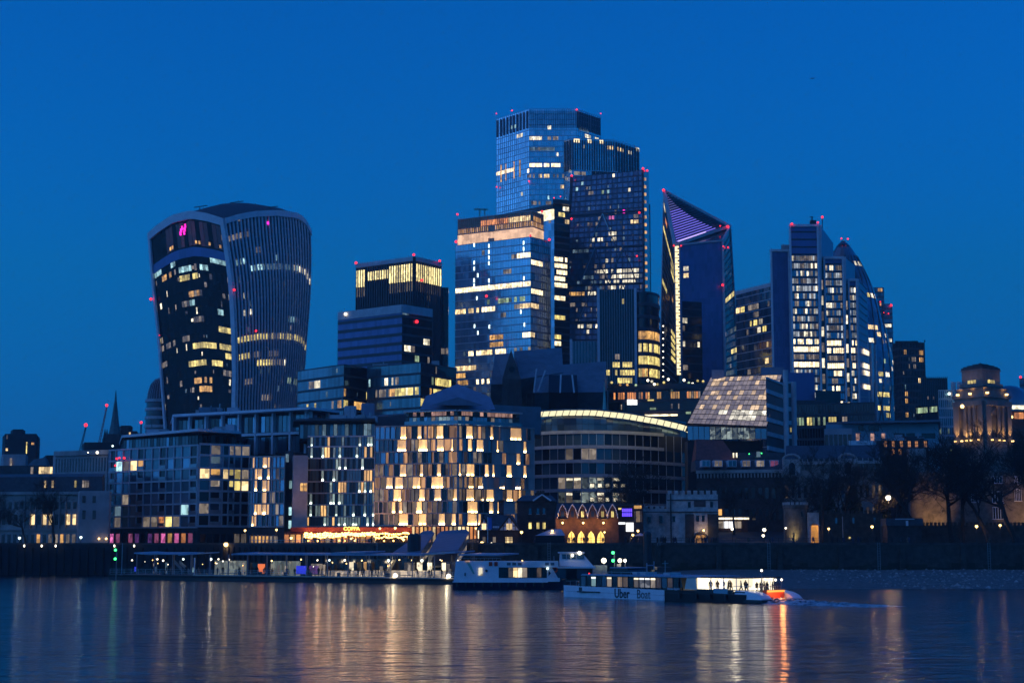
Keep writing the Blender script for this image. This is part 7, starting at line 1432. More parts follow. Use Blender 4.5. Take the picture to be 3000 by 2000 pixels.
def tree_meshes(seed, h, spread, dens):
    """a bare plane tree: trunk with limbs, and a crown of fine twigs"""
    r = random.Random(seed); tr, tw = MB(), MB()
    def grow(p, d, L, rad_, lev):
        n = 4; pts, rs = [p], [rad_]; q = p.copy(); dd = d.copy()
        for i in range(n):
            dd = (dd+Vector((r.gauss(0, .16), r.gauss(0, .16), r.gauss(.05, .08)))).normalized(); q = q+dd*L/n; pts.append(q.copy()); rs.append(rad_*(1-.45*(i+1)/n))
        (tr if lev < 3 else tw).tube(pts, rs, 6 if lev < 2 else 4 if lev < 3 else 3)
        if lev >= 5: return
        kids = (4, 4, 4, 4, dens)[lev]
        for k in range(kids):
            t = r.uniform(.35, 1) if lev else r.uniform(.6, 1); i = min(n-1, int(t*n)); b2 = pts[i].lerp(pts[i+1], t*n-i) if i < n else pts[-1]
            ax = Vector((r.gauss(0, 1), r.gauss(0, 1), r.gauss(.25, .5))).normalized(); nd = (dd*(.75 if lev else .9)+ax*spread).normalized()
            grow(b2, nd, L*r.uniform(.55, .8), max(rs[i]*.6, .022 if lev > 2 else .04), lev+1)
    grow(Vector((0, 0, -.3)), Vector((r.gauss(0, .04), r.gauss(0, .04), 1)), h*.34, h*.017, 0)
    return tr.mesh('trunk', 'bark'), tw.mesh('crown', 'bark')
def trees():
    kinds = [tree_meshes(3, 20, .85, 6), tree_meshes(8, 20, 1.0, 6), tree_meshes(21, 20, .75, 6)]
    spots = [(-10, 405, 13, 'bare tree cut by the photo edge before the classical building'), (78, 404, 13.5, 'bare forked tree before the classical building, nearer the photo edge'), (158, 405, 15, 'bare dark tree before the lit tall windows of the classical building'),
             (1790, 372, 19, 'bare tree in front of the curved canopy office, left of two'), (1868, 376, 21, 'bare tree in front of the curved canopy office, right of two'),
             (2150, 415, 14, 'small bare tree behind the snack bar'), (2236, 408, 17, 'bare tree before the dormer terrace with lit twigs'), (2330, 392, 19, 'bare tree rising behind the round castle tower'), (2405, 372, 20, 'dark bare tree beside the orange archway'), (2470, 388, 20, 'bare tree behind the dark castle wall before the ornate terrace'), (2545, 392, 21, 'bare tree under the gables of the ornate terrace'),
             (2625, 378, 20, 'bare tree behind the garden lodge'), (2696, 370, 24, 'large bare tree at the left edge of the floodlit wall'), (2788, 368, 27, 'large forked bare tree at the middle of the floodlit wall'), (2822, 371, 25, 'bare tree just right of the forked one by the floodlit wall'), (2900, 366, 24, 'bare tree in front of the castle lodging windows'), (2978, 365, 26, 'bare dark tree by the photo edge with a lit wall behind'), (3050, 372, 26, 'bare tree reaching in over the right photo edge')]
    for i, (x, D, h, lb) in enumerate(spots):
        p = XY(x, D, 1560); zg = GND if D < 378 or x < 300 else GND+max(0, min(1, (D-376)/52))*3.2; o = thing('bare_tree', lb, 'tree', (*p, zg), 'bare winter trees'); tm, cm = kinds[i % 3]
        s = h/20*1.42; w = Matrix.Translation((*p, zg)) @ Matrix.Rotation(i*1.7, 4, 'Z') @ Matrix.Scale(s, 4)
        placed('trunk', tm, o, w); placed('crown', cm, o, w)
    # evergreen bank and hedge
    r = random.Random(9)
    for k, (x, D, w, h, lb) in enumerate(((2425, 385, 5.5, 12, 'dark evergreen tree behind the castle wall'), (2500, 390, 6, 13, 'broad dark evergreen between the castle wall and the ornate terrace'), (2590, 393, 5.5, 12, 'dark evergreen right of the broad one below the ornate terrace'))):
        p = XY(x, D, 1560); o = thing('evergreen_tree', lb, 'tree', (*p, GND)); part('trunk', MB().lathe((*p, 0), [(.35, GND-.5), (.2, GND+h*.6)], 7), 'bark', o); mb = MB()
        for _ in range(5200):
            a, t = r.uniform(0, 6.28), r.random(); cl = .7+.3*math.sin(a*3+k)*math.sin(t*7); rr = w*.5*math.sqrt(r.random())*(math.sin(math.pi*(.12+.86*t))**.7)*cl
            c = Vector((p[0]+rr*math.cos(a), p[1]+rr*math.sin(a)*.8, GND+.8+h*t)); s = r.uniform(.14, .30); d = Vector((r.gauss(0, 1), r.gauss(0, 1), r.gauss(0, 1))).normalized()*s; e = d.cross(Vector((r.random(), r.random(), .5))).normalized()*s*.6; mb.quad(c-d, c+e, c+d, c-e)
        part('crown', mb, 'evergreen', o)
trees()
# ================================================================== people
def person_mesh(joints, m):
    v, r = zip(*joints['v']); me = bpy.data.meshes.new('person'); me.from_pydata(v, joints['e'], []); ob = bpy.data.objects.new('person', me); COL.objects.link(ob)
    sk = ob.modifiers.new('skin', 'SKIN'); sk.use_smooth_shade = True; ob.modifiers.new('sub', 'SUBSURF').levels = 1
    for i, q in enumerate(r): me.skin_vertices[0].data[i].radius = (q, q) if not isinstance(q, tuple) else q
    me.skin_vertices[0].data[0].use_root = True
    bpy.context.view_layer.update(); out = bpy.data.meshes.new_from_object(ob.evaluated_get(bpy.context.evaluated_depsgraph_get())); bpy.data.objects.remove(ob)
    out.materials.clear(); out.materials.append(MATS[m]); return out
def pose(walk=0.0, bend=0.0, arm=0.0, sit=False):
    f = .45 if sit else 0; k = -.42 if sit else 0                     # y- is forward
    v = [((0, 0, .92+k), (.16, .12)), ((0, -.02-bend*.1, 1.15+k), (.15, .11)), ((0, -.03-bend*.2, 1.38+k), (.19, .12)), ((0, -.04-bend*.26, 1.50+k), .065), ((0, -.06-bend*.3, 1.58+k), .085), ((0, -.06-bend*.3, 1.70+k), .095),
         ((.19, -.03-bend*.2, 1.38+k), .07), ((.26, .02-arm*.2, 1.12+k), .052), ((.22, -.12-arm*.25, .92+k+arm*.25), .04), ((.21, -.17-arm*.28, .84+k+arm*.32), .045),
         ((-.19, -.03-bend*.2, 1.38+k), .07), ((-.26, .02, 1.12+k), .052), ((-.24, -.06, .90+k), .04), ((-.23, -.09, .80+k), .045),
         ((.1, 0, .86+k), .10), ((.11, -.05-walk*.18-f, .48+(.0 if not sit else .02)), .075), ((.11, .02-walk*.3-f, .08), .05), ((.12, -.12-walk*.3-f, .04), .05),
         ((-.1, 0, .86+k), .10), ((-.11, .05+walk*.15-f, .48), .075), ((-.11, .12+walk*.35-f, .08), .05), ((-.12, -.02+walk*.3-f, .04), .05)]
    e = [(0, 1), (1, 2), (2, 3), (3, 4), (4, 5), (2, 6), (6, 7), (7, 8), (8, 9), (2, 10), (10, 11), (11, 12), (12, 13), (0, 14), (14, 15), (15, 16), (16, 17), (0, 18), (18, 19), (19, 20), (20, 21)]
    return {'v': v, 'e': e}
FOLK = [person_mesh(pose(0), 'cloth_dark'), person_mesh(pose(.9), 'cloth_blue'), person_mesh(pose(.2, .5, 1.0), 'cloth_tan'), person_mesh(pose(-.8, .1, .6), 'cloth_dark')]
SITTER = person_mesh(pose(0, .2, .5, True), 'cloth_dark')
def person(p, rz, k, label, group=None, s=1.0, me=None):
    return placed('person', me or FOLK[k % 4], None, Matrix.Translation(Vector(p)) @ Matrix.Rotation(rz, 4, 'Z') @ Matrix.Scale(s, 4), label, 'person', group)

# ================================================================== lamps and the promenade
def street_lamp(x, y, D, label, r=.26, m='lamp_warm', e=60, zb=None, group='promenade lamps'):
    p = P(x, y, D); zb = GND if zb is None else zb; o = thing('street_lamp', label, 'street lamp', (p.x, p.y, zb), group)
    part('post', MB().lathe((p.x, p.y, 0), [(.12, zb), (.07, zb+.5), (.05, p.z-r)], 7), 'black_steel', o); part('globe', MB().ball(tuple(p), r, 10), m, o); part('cap', MB().lathe((p.x, p.y, 0), [(r*.8, p.z+r*.75), (.04, p.z+r*1.25)], 8), 'black_steel', o)
    if e: point_lamp(o, (p.x, p.y-.05, p.z-r*1.6), e, (1, .62, .28) if m != 'lamp_cool' else (.8, 1, .9), .2)
for t in ((57, 1575, 404, 'cool lamp between the bare trees at far left', .34, 'lamp_cool', 40), (237, 1573, 404, 'cool lamp before the end pavilion of the classical building', .34, 'lamp_cool', 40), (718, 1553, 404, 'warm lamp left of the gold colonnade', .28), (810, 1551, 404, 'warm lamp right of the gold colonnade', .28), (662, 1594, 396, 'big amber lamp low over the river wall', .55), (853, 1575, 402, 'warm lamp at the left end of the restaurant terrace', .32),
          (1040, 1582, 392, 'warm lamp low in front of the restaurant sign', .26), (913, 1571, 402, 'warm lamp on the restaurant terrace near its left end', .26), (1113, 1547, 402, 'warm lamp at the restaurant right end by the hotel corner', .28), (1158, 1546, 398, 'warm lamp at the hotel entrance', .3), (1182, 1580, 382, 'warm lamp left of the dark gangway piles', .3), (1412, 1589, 343, 'warm lamp low at the half timbered house', .32), (1440, 1590, 342, 'small pale lamp by the flagpole', .18, 'lamp_white', 20),
          (1528, 1558, 346, 'amber lamp between the half timbered house and the brick house', .3), (1618, 1554, 342, 'amber lamp above the marquee', .26), (1771, 1558, 345, 'amber lamp at the right end of the lit arches', .2), (1869, 1554, 346, 'amber lamp right of the neon cafe', .26), (1854, 1566, 343, 'amber lamp under the kiosk window', .26), (1395, 1547, 366, 'double amber lamp at the head of the gangway', .26),
          (2145, 1549, 402, 'white lamp below the snack bar', .32, 'lamp_white', 40), (2239, 1551, 386, 'upper white lamp on the lawn', .42, 'lamp_white', 60), (2236, 1568, 372, 'lower white lamp on the lawn', .32, 'lamp_white', 40), (2302, 1546, 372, 'small white lamp left of the round castle tower', .22, 'lamp_white', 20), (2428, 1548, 370, 'amber lamp before the dark castle wall', .26), (2555, 1542, 368, 'amber lamp at the right end of the dark castle wall', .32), (2602, 1457, 384, 'tall brilliant white floodlamp among the bare trees', .62, 'lamp_white', 900), (2861, 1541, 366, 'amber lamp left of the sash windows on the low wall', .34), (2930, 1538, 366, 'amber lamp under the sash windows', .30), (2148, 1457, 440, 'small lamp high behind the snack bar', .22, 'lamp_white', 10), (2243, 1422, 440, 'tiny cool lamp above the lit twigs', .22, 'lamp_cool', 200)):
    street_lamp(*t)
for x in (71, 122, 163, 335, 393):
    p = P(x, 1598, 397.6); o = single('wall_light', MB().ball(tuple(p), .2, 8, 1.5), 'lamp_white', f'small white light on the black piled wall at column {x}' if False else {71: 'leftmost small white light on the black piled wall', 122: 'second small white light from the left on the black piled wall', 163: 'third small white light from the left on the black piled wall', 335: 'small white light on the wall above the green lights', 393: 'small white light on the wall under the violet bar'}[x], 'wall light', 'lights on the piled wall'); part('bracket', MB().box(p.x-.1, p.x+.1, p.y, p.y+1.0, p.z-.1, p.z+.1), 'black_steel', o)
def railing(name, lb, pts, pitch=3.0):
    o = thing(name, lb, 'railing', (*pts[0], GND))
    for a, b2 in zip(pts, pts[1:]):
        A, B = Vector((*a, GND+.4)), Vector((*b2, GND+.4)); n = max(1, int((B-A).length/pitch)); pm = MB().box(-.05, .05, -.05, .05, 0, 1.0).mesh('post', 'black_steel')
        for i in range(n+1): placed('post', pm, o, Matrix.Translation(A.lerp(B, i/n)))
        for h in (.5, 1.0): part('rail', MB().bar(A+Vector((0, 0, h)), B+Vector((0, 0, h)), .06), 'black_steel', o)
railing('promenade_railing', 'thin dark railing on top of the long stone river wall', [QUAY[4], (130, 330)])
rr = random.Random(12)
for i in range(66):
    x = rr.choice([rr.uniform(1560, 1900), rr.uniform(1900, 2320), rr.uniform(1905, 2110), rr.uniform(2300, 2990)]); D = rr.uniform(333.5, 343)
    p = XY(x, D, 1590); lb = 'dark clothed person in the crowd outside the pub and cafe' if x < 1900 else 'dark clothed person walking on the promenade before the gate tower' if x < 2110 else 'dark clothed person on the promenade by the lawn' if x < 2320 else 'dark clothed person on the promenade below the castle trees'
    person((p[0], p[1], GND), rr.uniform(0, 6.28), i, lb, {'d': 'people on the promenade'}['d'], rr.uniform(.92, 1.06))
for i in range(26):
    x = rr.uniform(870, 1190); p = XY(x, rr.uniform(397, 405), 1590); person((p[0], p[1], GND), rr.uniform(0, 6.28), i, 'dark figure among the tables of the orange lit terrace', 'people on the restaurant terrace', rr.uniform(.92, 1.06))
fx = XY(1429, 341, 1580); o = thing('flagpole', 'white flagpole with a hanging blue banner by the half timbered house', 'flagpole', (*fx, GND)); part('pole', MB().bar((*fx, GND), (fx[0], fx[1], Zp(1513, 341)), .13), 'white_paint', o)
part('banner', MB().hexa([(fx[0]+.12, fx[1]-.05, Zp(1549, 341)), (fx[0]+.85, fx[1]+.1, Zp(1550, 341)), (fx[0]+.85, fx[1]+.14, Zp(1550, 341)), (fx[0]+.12, fx[1]-.01, Zp(1549, 341))], [(fx[0]+.12, fx[1]-.05, Zp(1515, 341)), (fx[0]+.8, fx[1]+.1, Zp(1516, 341)), (fx[0]+.8, fx[1]+.14, Zp(1516, 341)), (fx[0]+.12, fx[1]-.01, Zp(1515, 341))]), 'banner_blue', o) if 'banner_blue' in MATS or mat('banner_blue', (.05, .16, .5), .7) else None

# ================================================================== pier, gangways, piles
mat('gangway_roof', (0.17, 0.19, 0.25), 0.7, var=.2, scale=.5)
mat('canopy_blue', (0.20, 0.34, 0.46), 0.45, var=.15, scale=.6); mat('kiosk_panel', (0.50, 0.45, 0.36), 0.7, var=.2, scale=1.5); mat('beacon_grey', (.2, .22, .24), .6)
PA, PB = Vector((*XY(319, 349, 1690), 0)), Vector((*XY(1350, 304, 1690), 0)); PD = PB-PA; PL = PD.length; PE = PD.normalized(); PN = Vector((-PE.y, PE.x, 0))
def Q(s, w, z): return PA+PE*s+PN*w+Vector((0, 0, z))
def s_of(x):                                                         # place along the pier seen at photo column x
    lo, hi = 0, PL
    for _ in range(40):
        mid = (lo+hi)/2
        if proj(Q(mid, 2, 2))[0] < x: lo = mid
        else: hi = mid
    return lo
def qbox(mb, s0, s1, w0, w1, z0, z1): return mb.hexa([Q(s0, w0, z0), Q(s1, w0, z0), Q(s1, w1, z0), Q(s0, w1, z0)], [Q(s0, w0, z1), Q(s1, w0, z1), Q(s1, w1, z1), Q(s0, w1, z1)])
def pier():
    o = thing('river_pier', 'long floating river pier with a thin blue canopy and lit waiting areas', 'pier', PA)
    part('pontoon', qbox(MB(), 0, PL, 0, 10, -1, 1.0), 'black_steel', o); part('deck', qbox(MB(), .1, PL-.1, .1, 9.9, 1.0, 1.08), 'deck', o); part('rubbing_strake', qbox(MB(), 0, PL, -.18, 0, .55, .85), 'timber', o); part('deck_edge', qbox(MB(), s_of(585), PL, -.06, .1, 1.0, 1.22), 'kiosk_panel', o)
    pm = MB().box(-.04, .04, -.04, .04, 0, 1.1).mesh('rail_post', 'steel')
    n = int(PL/2.0)
    for i in range(n+1): placed('rail_post', pm, o, Matrix.Translation(Q(PL*i/n, .3, 1.08)))
    for h in (.4, .75, 1.1): part('rail', MB().bar(Q(0, .3, 1.08+h), Q(PL, .3, 1.08+h), .05), 'steel', o)
    seg = [(405, 455, 5.35, 5.1), (447, 545, 5.2, 5.2), (535, 590, 5.05, 5.3), (690, 705, 5.15, 5.35), (694, 1255, 5.2, 5.2), (980, 1080, 5.45, 5.6), (1245, 1345, 5.35, 5.7), (1330, 1500, 5.25, 5.25)]
    for x0, x1, za, zb in seg:
        s0, s1 = s_of(x0) if x0 < 1330 else PL*.99, s_of(x1) if x1 < 1349 else PL+8
        part('canopy', MB().hexa([Q(s0, .6, za), Q(s1, .6, zb), Q(s1, 7.5, zb+.25), Q(s0, 7.5, za+.25)], [Q(s0, .6, za+.28), Q(s1, .6, zb+.28), Q(s1, 7.5, zb+.5), Q(s0, 7.5, za+.5)]), 'canopy_blue', o)
    for i in range(17):
        s = s_of(410)+i*(PL-s_of(410))/16.3
        part('canopy_post', MB().bar(Q(s, 1.0, 1.08), Q(s, 1.0, 5.2), .2), 'beacon_grey', o); part('canopy_post', MB().bar(Q(s, 7, 1.08), Q(s, 7, 5.3), .2), 'beacon_grey', o)
    # glass shelters and kiosks
    def kiosk(x0, x1, m, w=5.0, h=2.9, z=1.1, name='shelter_panel', n=1):
        s0, s1 = s_of(x0), s_of(x1)
        for i in range(n): a, b2 = s0+(s1-s0)*i/n, s0+(s1-s0)*(i+.94)/n; part(name, qbox(MB(), a, b2, w, w+.15, z, z+h), m, o)
    kiosk(600, 693, 'lit_kiosk', 5, 2.9, n=9); kiosk(700, 738, 'glass_dark', 5.5, 2.6, n=3); kiosk(765, 852, 'lit_kiosk', 5, 2.9, n=8); kiosk(882, 915, 'lit_dim', 5.2, 2.4, n=4); kiosk(915, 1180, 'glass_dark', 6.2, 3.4, n=14)
    kiosk(925, 1030, 'lit_stall', 5.4, 1.1, n=8, name='counter'); kiosk(1035, 1180, 'lit_stall', 5.4, 1.25, n=12, name='counter'); kiosk(1180, 1335, 'lit_stall', 5.2, 1.3, n=12, name='counter')  # counters glow themselves; the lamplight on them is put into their material
    for x0, x1, m2 in ((998, 1010, 'lit_stallhot'), (1040, 1048, 'lit_amber'), (1110, 1120, 'lit_stall'), (1197, 1213, 'lit_stallhot'), (1228, 1241, 'lit_stallhot'), (1270, 1282, 'lit_stallhot'), (1311, 1332, 'lit_white'), (1160, 1192, 'lit_dim')): kiosk(x0, x1, m2, 4.8, 1.6, 2.3, 'lit_panel')
    kiosk(1284, 1311, 'navy_paint', 4.6, 3, name='kiosk'); kiosk(741, 762, 'screen_orange', 3.5, 1.9, 1.5, 'lit_screen'); kiosk(853, 886, 'screen_blue', 3.6, 1.7, 1.4, 'lit_screen'); kiosk(886, 915, 'lit_violetdim', 4.2, 1.7, 1.4, 'lit_screen')
    for x, m2 in ((386, 'screen_blue'), (556, 'lit_cool')): kiosk(x-2, x+2, m2, 3, 1.0, 1.6, 'lit_screen')
    for k, (x, y, r, m2, e) in enumerate(((387, 1640, .16, 'lamp_white', 0), (461, 1637, .18, 'lamp_white', 0), (478, 1641, .2, 'lamp_white', 15), (537, 1637, .22, 'lamp_cool', 20), (618, 1637, .26, 'lamp_cool', 50), (640, 1637, .16, 'lamp_white', 0), (653, 1643, .14, 'lamp_white', 0), (671, 1638, .16, 'lamp_white', 0), (796, 1642, .17, 'lamp_warm', 20), (882, 1638, .15, 'lamp_warm', 20), (930, 1640, .16, 'lamp_white', 40), (965, 1640, .2, 'lamp_cool', 40), (1010, 1640, .2, 'lamp_white', 60), (1060, 1641, .14, 'lamp_warm', 40), (1138, 1641, .26, 'lamp_cool', 80), (1170, 1639, .14, 'lamp_warm', 30), (1207, 1640, .14, 'lamp_warm', 40), (1236, 1641, .26, 'lamp_cool', 80), (1294, 1641, .12, 'lamp_warm', 20), (1340, 1642, .2, 'lamp_white', 30))):
        s = s_of(x); p = P(x, y, Q(s, 2.2, 0).y); l = part('canopy_lamp', MB().ball(tuple(p), r, 8), m2, o); part('lamp_stem', MB().bar(p, (p.x, p.y, 5.2), .05), 'black_steel', l)
        if e: point_lamp(l, (p.x, p.y, p.z-.35), e, (1, .8, .5), .15)
    for x, y in ((1158, 1686), (1314, 1688)):
        s = s_of(x); p = P(x, y, Q(s, -.3, 0).y); l = part('deck_floodlight', MB().ball(tuple(p), .42, 10, 1.25), 'lamp_white', o); part('lamp_bracket', MB().bar(p, p+PN*.6, .1), 'black_steel', l); point_lamp(l, p-PN*.7, 60, (1, .85, .55))
    rc = random.Random(55)
    for i in range(60):
        x = rc.uniform(395, 1335); s = s_of(x); hgt = rc.uniform(.5, 2.4); k = rc.randrange(4)
        if k == 0: part('information_board', qbox(MB(), s, s+rc.uniform(.3, .8), 4.2, 4.3, 1.3, 1.3+hgt), rc.choice(['lit_dim', 'kiosk_panel', 'lit_stall', 'lit_dimcool']), o)
        elif k == 1: part('bin', qbox(MB(), s, s+.5, 1.4, 1.9, 1.08, 1.9), 'dark_frame', o)
        elif k == 2: part('bench', qbox(MB(), s, s+1.8, 2.6, 3.1, 1.4, 1.55), 'deck', o)
        else:
            p = Q(s, rc.uniform(1.5, 5), rc.uniform(2.2, 4.6)); l = part('small_lamp', MB().ball(tuple(p), rc.uniform(.07, .13), 6), rc.choice(['lamp_warm', 'bulb', 'lamp_white']), o); part('lamp_stem', MB().bar(p, (p.x, p.y, 5.2), .04), 'black_steel', l)
    # ticket gates and ramp on the pontoon
    for x in (520, 505): part('ramp_panel', MB().hexa([Q(s_of(x), 2.5, 3.4), Q(s_of(x+28), 2.5, 1.3), Q(s_of(x+28), 2.7, 1.3), Q(s_of(x), 2.7, 3.4)], [Q(s_of(x), 2.5, 4.1), Q(s_of(x+28), 2.5, 2.2), Q(s_of(x+28), 2.7, 2.2), Q(s_of(x), 2.7, 4.1)]), 'lead_roof', o)
    part('stair_flight', MB().bar(Q(s_of(1120), 3, 1.3), Q(s_of(1147), 3, 4.4), 1.0, .25), 'kiosk_panel', o); part('gate_post', MB().bar(Q(s_of(583), .6, 1.0), Q(s_of(583), .6, 4.6), .25), 'white_frame', o)
    r = random.Random(31)
    for i in range(44):
        x = r.choice([r.uniform(385, 590), r.uniform(600, 900), r.uniform(920, 1330), r.uniform(920, 1330)]); s = s_of(x)
        person(Q(s, r.uniform(1.2, 4.2), 1.08), r.uniform(0, 6.28), i, 'dark figure waiting on the dim left part of the pier' if x < 590 else 'dark figure by the glass shelters on the pier' if x < 910 else 'dark figure in the bright waiting area of the pier', 'people waiting on the pier', r.uniform(.93, 1.06))
    # gangways
    for k, (q, lb) in enumerate(((((1228, 1567, 352), (1272, 1565, 350), (1231, 1622, 318), (1150, 1622, 320)), 'covered gangway with a grey blue roof behind the dark piles'), (((1282, 1567, 348), (1375, 1562, 345), (1341, 1614, 313), (1256, 1621, 314)), 'wider covered gangway with a grey blue roof right of the dark piles'))):
        tl, tr, br, bl = [P(*t) for t in q]; g = thing('gangway', lb, 'gangway', bl); up = Vector((0, 0, .25)); dn = Vector((0, 0, -2.7))
        part('roof', MB().hexa([bl, br, tr, tl], [bl+up, br+up, tr+up, tl+up]), 'gangway_roof', g); part('walkway', MB().hexa([bl+dn, br+dn, tr+dn, tl+dn], [bl+dn+up, br+dn+up, tr+dn+up, tl+dn+up]), 'deck', g)
        for i in range(13):
            a, b2 = br.lerp(tr, i/12), br.lerp(tr, (i+.85)/12); part('stanchion', MB().bar(a+dn, a, .12), 'steel', g)
            if i < 12: part('side_panel', MB().hexa([a+dn+up, b2+dn+up, b2+dn+up+Vector((0, .06, 0)), a+dn+up+Vector((0, .06, 0))], [a+dn*.55, b2+dn*.55, b2+dn*.55+Vector((0, .06, 0)), a+dn*.55+Vector((0, .06, 0))]), 'lit_stall' if (k == 0 or i < 9) else 'kiosk_panel', g)  # balustrade panels given a glow in place of lamplight falling on them
            a = bl.lerp(tl, i/12); part('stanchion', MB().bar(a+dn, a, .12), 'steel', g)
        part('roof_cap', MB().hexa([tl+Vector((0, 0, .25)), tr+Vector((0, 0, .25)), tr+Vector((0, 5, .25)), tl+Vector((0, 5, .25))], [tl+Vector((.8, 1, .9)), tr+Vector((-.8, 1, .9)), tr+Vector((-.8, 4, .9)), tl+Vector((.8, 4, .9))]), 'gangway_roof', g)
    for k, (x, D, yt, r2, lb) in enumerate(((1206, 321, 1562, .85, 'left of the two thick dark guide piles at the gangways'), (1220, 321.5, 1561, .85, 'right of the two thick dark guide piles at the gangways'), (1897, 322, 1555, .82, 'thick dark round topped mooring pile before the gate tower'))):
        p = XY(x, D, 1620); o2 = thing('guide_pile', lb, 'pile', (*p, 0)); zt = Zp(yt, D); part('shaft', MB().lathe((*p, 0), [(r2, -3), (r2, zt-.6)], 14), 'black_steel', o2); part('cap', MB().lathe((*p, 0), [(r2, zt-.6), (r2*.8, zt-.2), (r2*.2, zt)], 14), 'black_steel', o2)
    for x, y0, D, ys, lb in ((341, 1686, 346, (1610, 1636), 'grey post with two green lights at the left end of the pier'), (1800, 1690, 290, (1618, 1641), 'post with two green lights behind the moored ferry')):
        p = XY(x, D, 1640); o2 = thing('beacon_post', lb, 'beacon', (*p, 0)); part('post', MB().bar((*p, -2), (p[0], p[1], Zp(ys[0]-4, D)), .16), 'beacon_grey', o2)
        for y in ys: part('green_light', MB().ball((p[0]-.25, p[1]-.1, Zp(y, D)), .28, 8), 'lamp_green', o2)
    p = XY(357, 347, 1650); o2 = thing('pier_mast', 'thin pale mast beside the green lights', 'mast', (*p, 1)); part('pole', MB().bar((*p, 1), (p[0], p[1], Zp(1590, 347)), .12), 'canopy_blue', o2); part('base', MB().box(p[0]-.3, p[0]+.3, p[1]-.3, p[1]+.3, .9, 1.2), 'beacon_grey', o2)
    # far pontoon right of the ferry with lamps
    o2 = thing('landing_pontoon', 'dark landing pontoon with white lamps behind the ferry bow', 'pontoon', (*XY(1800, 288, 1680), 0)); xa, xb = XY(1690, 288, 1680)[0], XY(1990, 288, 1680)[0]
    part('hull', MB().box(xa, xb, 286, 293, -1, .9), 'black_steel', o2); part('side_wall', MB().box(XY(1735, 290)[0], XY(1775, 290)[0], 288, 291, .9, Zp(1655, 288)), 'lead_roof', o2); part('cabinet', MB().box(XY(1806, 287)[0], XY(1818, 287)[0], 287, 288, .9, Zp(1652, 287)), 'kiosk_panel', o2)
    for x, y, r in ((1769, 1641, .45), (1816, 1641, .36), (1831, 1641, .28)):
        p = P(x, y, 287.5); l = part('pontoon_lamp', MB().ball(tuple(p), r, 10), 'lamp_white', o2); part('lamp_post', MB().bar((p.x, p.y, .9), tuple(p), .1), 'steel', l); point_lamp(l, (p.x, p.y-.6, p.z), 110, (1, .9, .65))
    part('signal_frame', MB().bar((XY(1893, 287)[0], 287, .9), (XY(1893, 287)[0], 287, Zp(1648, 287)), .2).bar((XY(1912, 287)[0], 287, .9), (XY(1914, 287)[0], 287, Zp(1643, 287)), .2).bar((XY(1893, 287)[0], 287, Zp(1655, 287)), (XY(1914, 287)[0], 287, Zp(1655, 287)), .2), 'canopy_blue', o2)
    b2 = thing('covered_barge', 'dark covered barge with a low rounded roof behind the catamaran', 'barge', (*XY(1900, 266, 1690), 0)); X9 = lambda x: XY(x, 266, 1670)[0]; z9 = lambda y: Zp(y, 266)
    part('hull', MB().box(X9(1805), X9(2010), 264, 270, -1, 1.0), 'black_steel', b2)
    for x0, x1 in ((1826, 1920), (1915, 1992)):
        xs = [X9(x0+(x1-x0)*t) for t in (0, .1, .35, .65, 1)]; zs = [1.0, z9(1667), z9(1659), z9(1660), z9(1680)]
        part('roof', MB().prism([(xs[0], 264.2), (xs[4], 264.2), (xs[4], 269.5), (xs[0], 269.5)], 1.0, [zs[1], zs[4], zs[4], zs[1]]).prism([(xs[1], 264.4), (xs[3], 264.4), (xs[3], 269.3), (xs[1], 269.3)], 1.2, [zs[2], zs[3], zs[3], zs[2]]), 'dark_frame', b2)
lit('lit_stall', (1.0, 0.76, 0.50), 0.30, var=.6, cells=(2.5, 2.5, 1.5), deep=.7, base=(.4, .35, .28)); lit('lit_stallhot', (1.0, 0.84, 0.56), 0.9, var=.5, cells=(2, 2, 1.5))
pier()

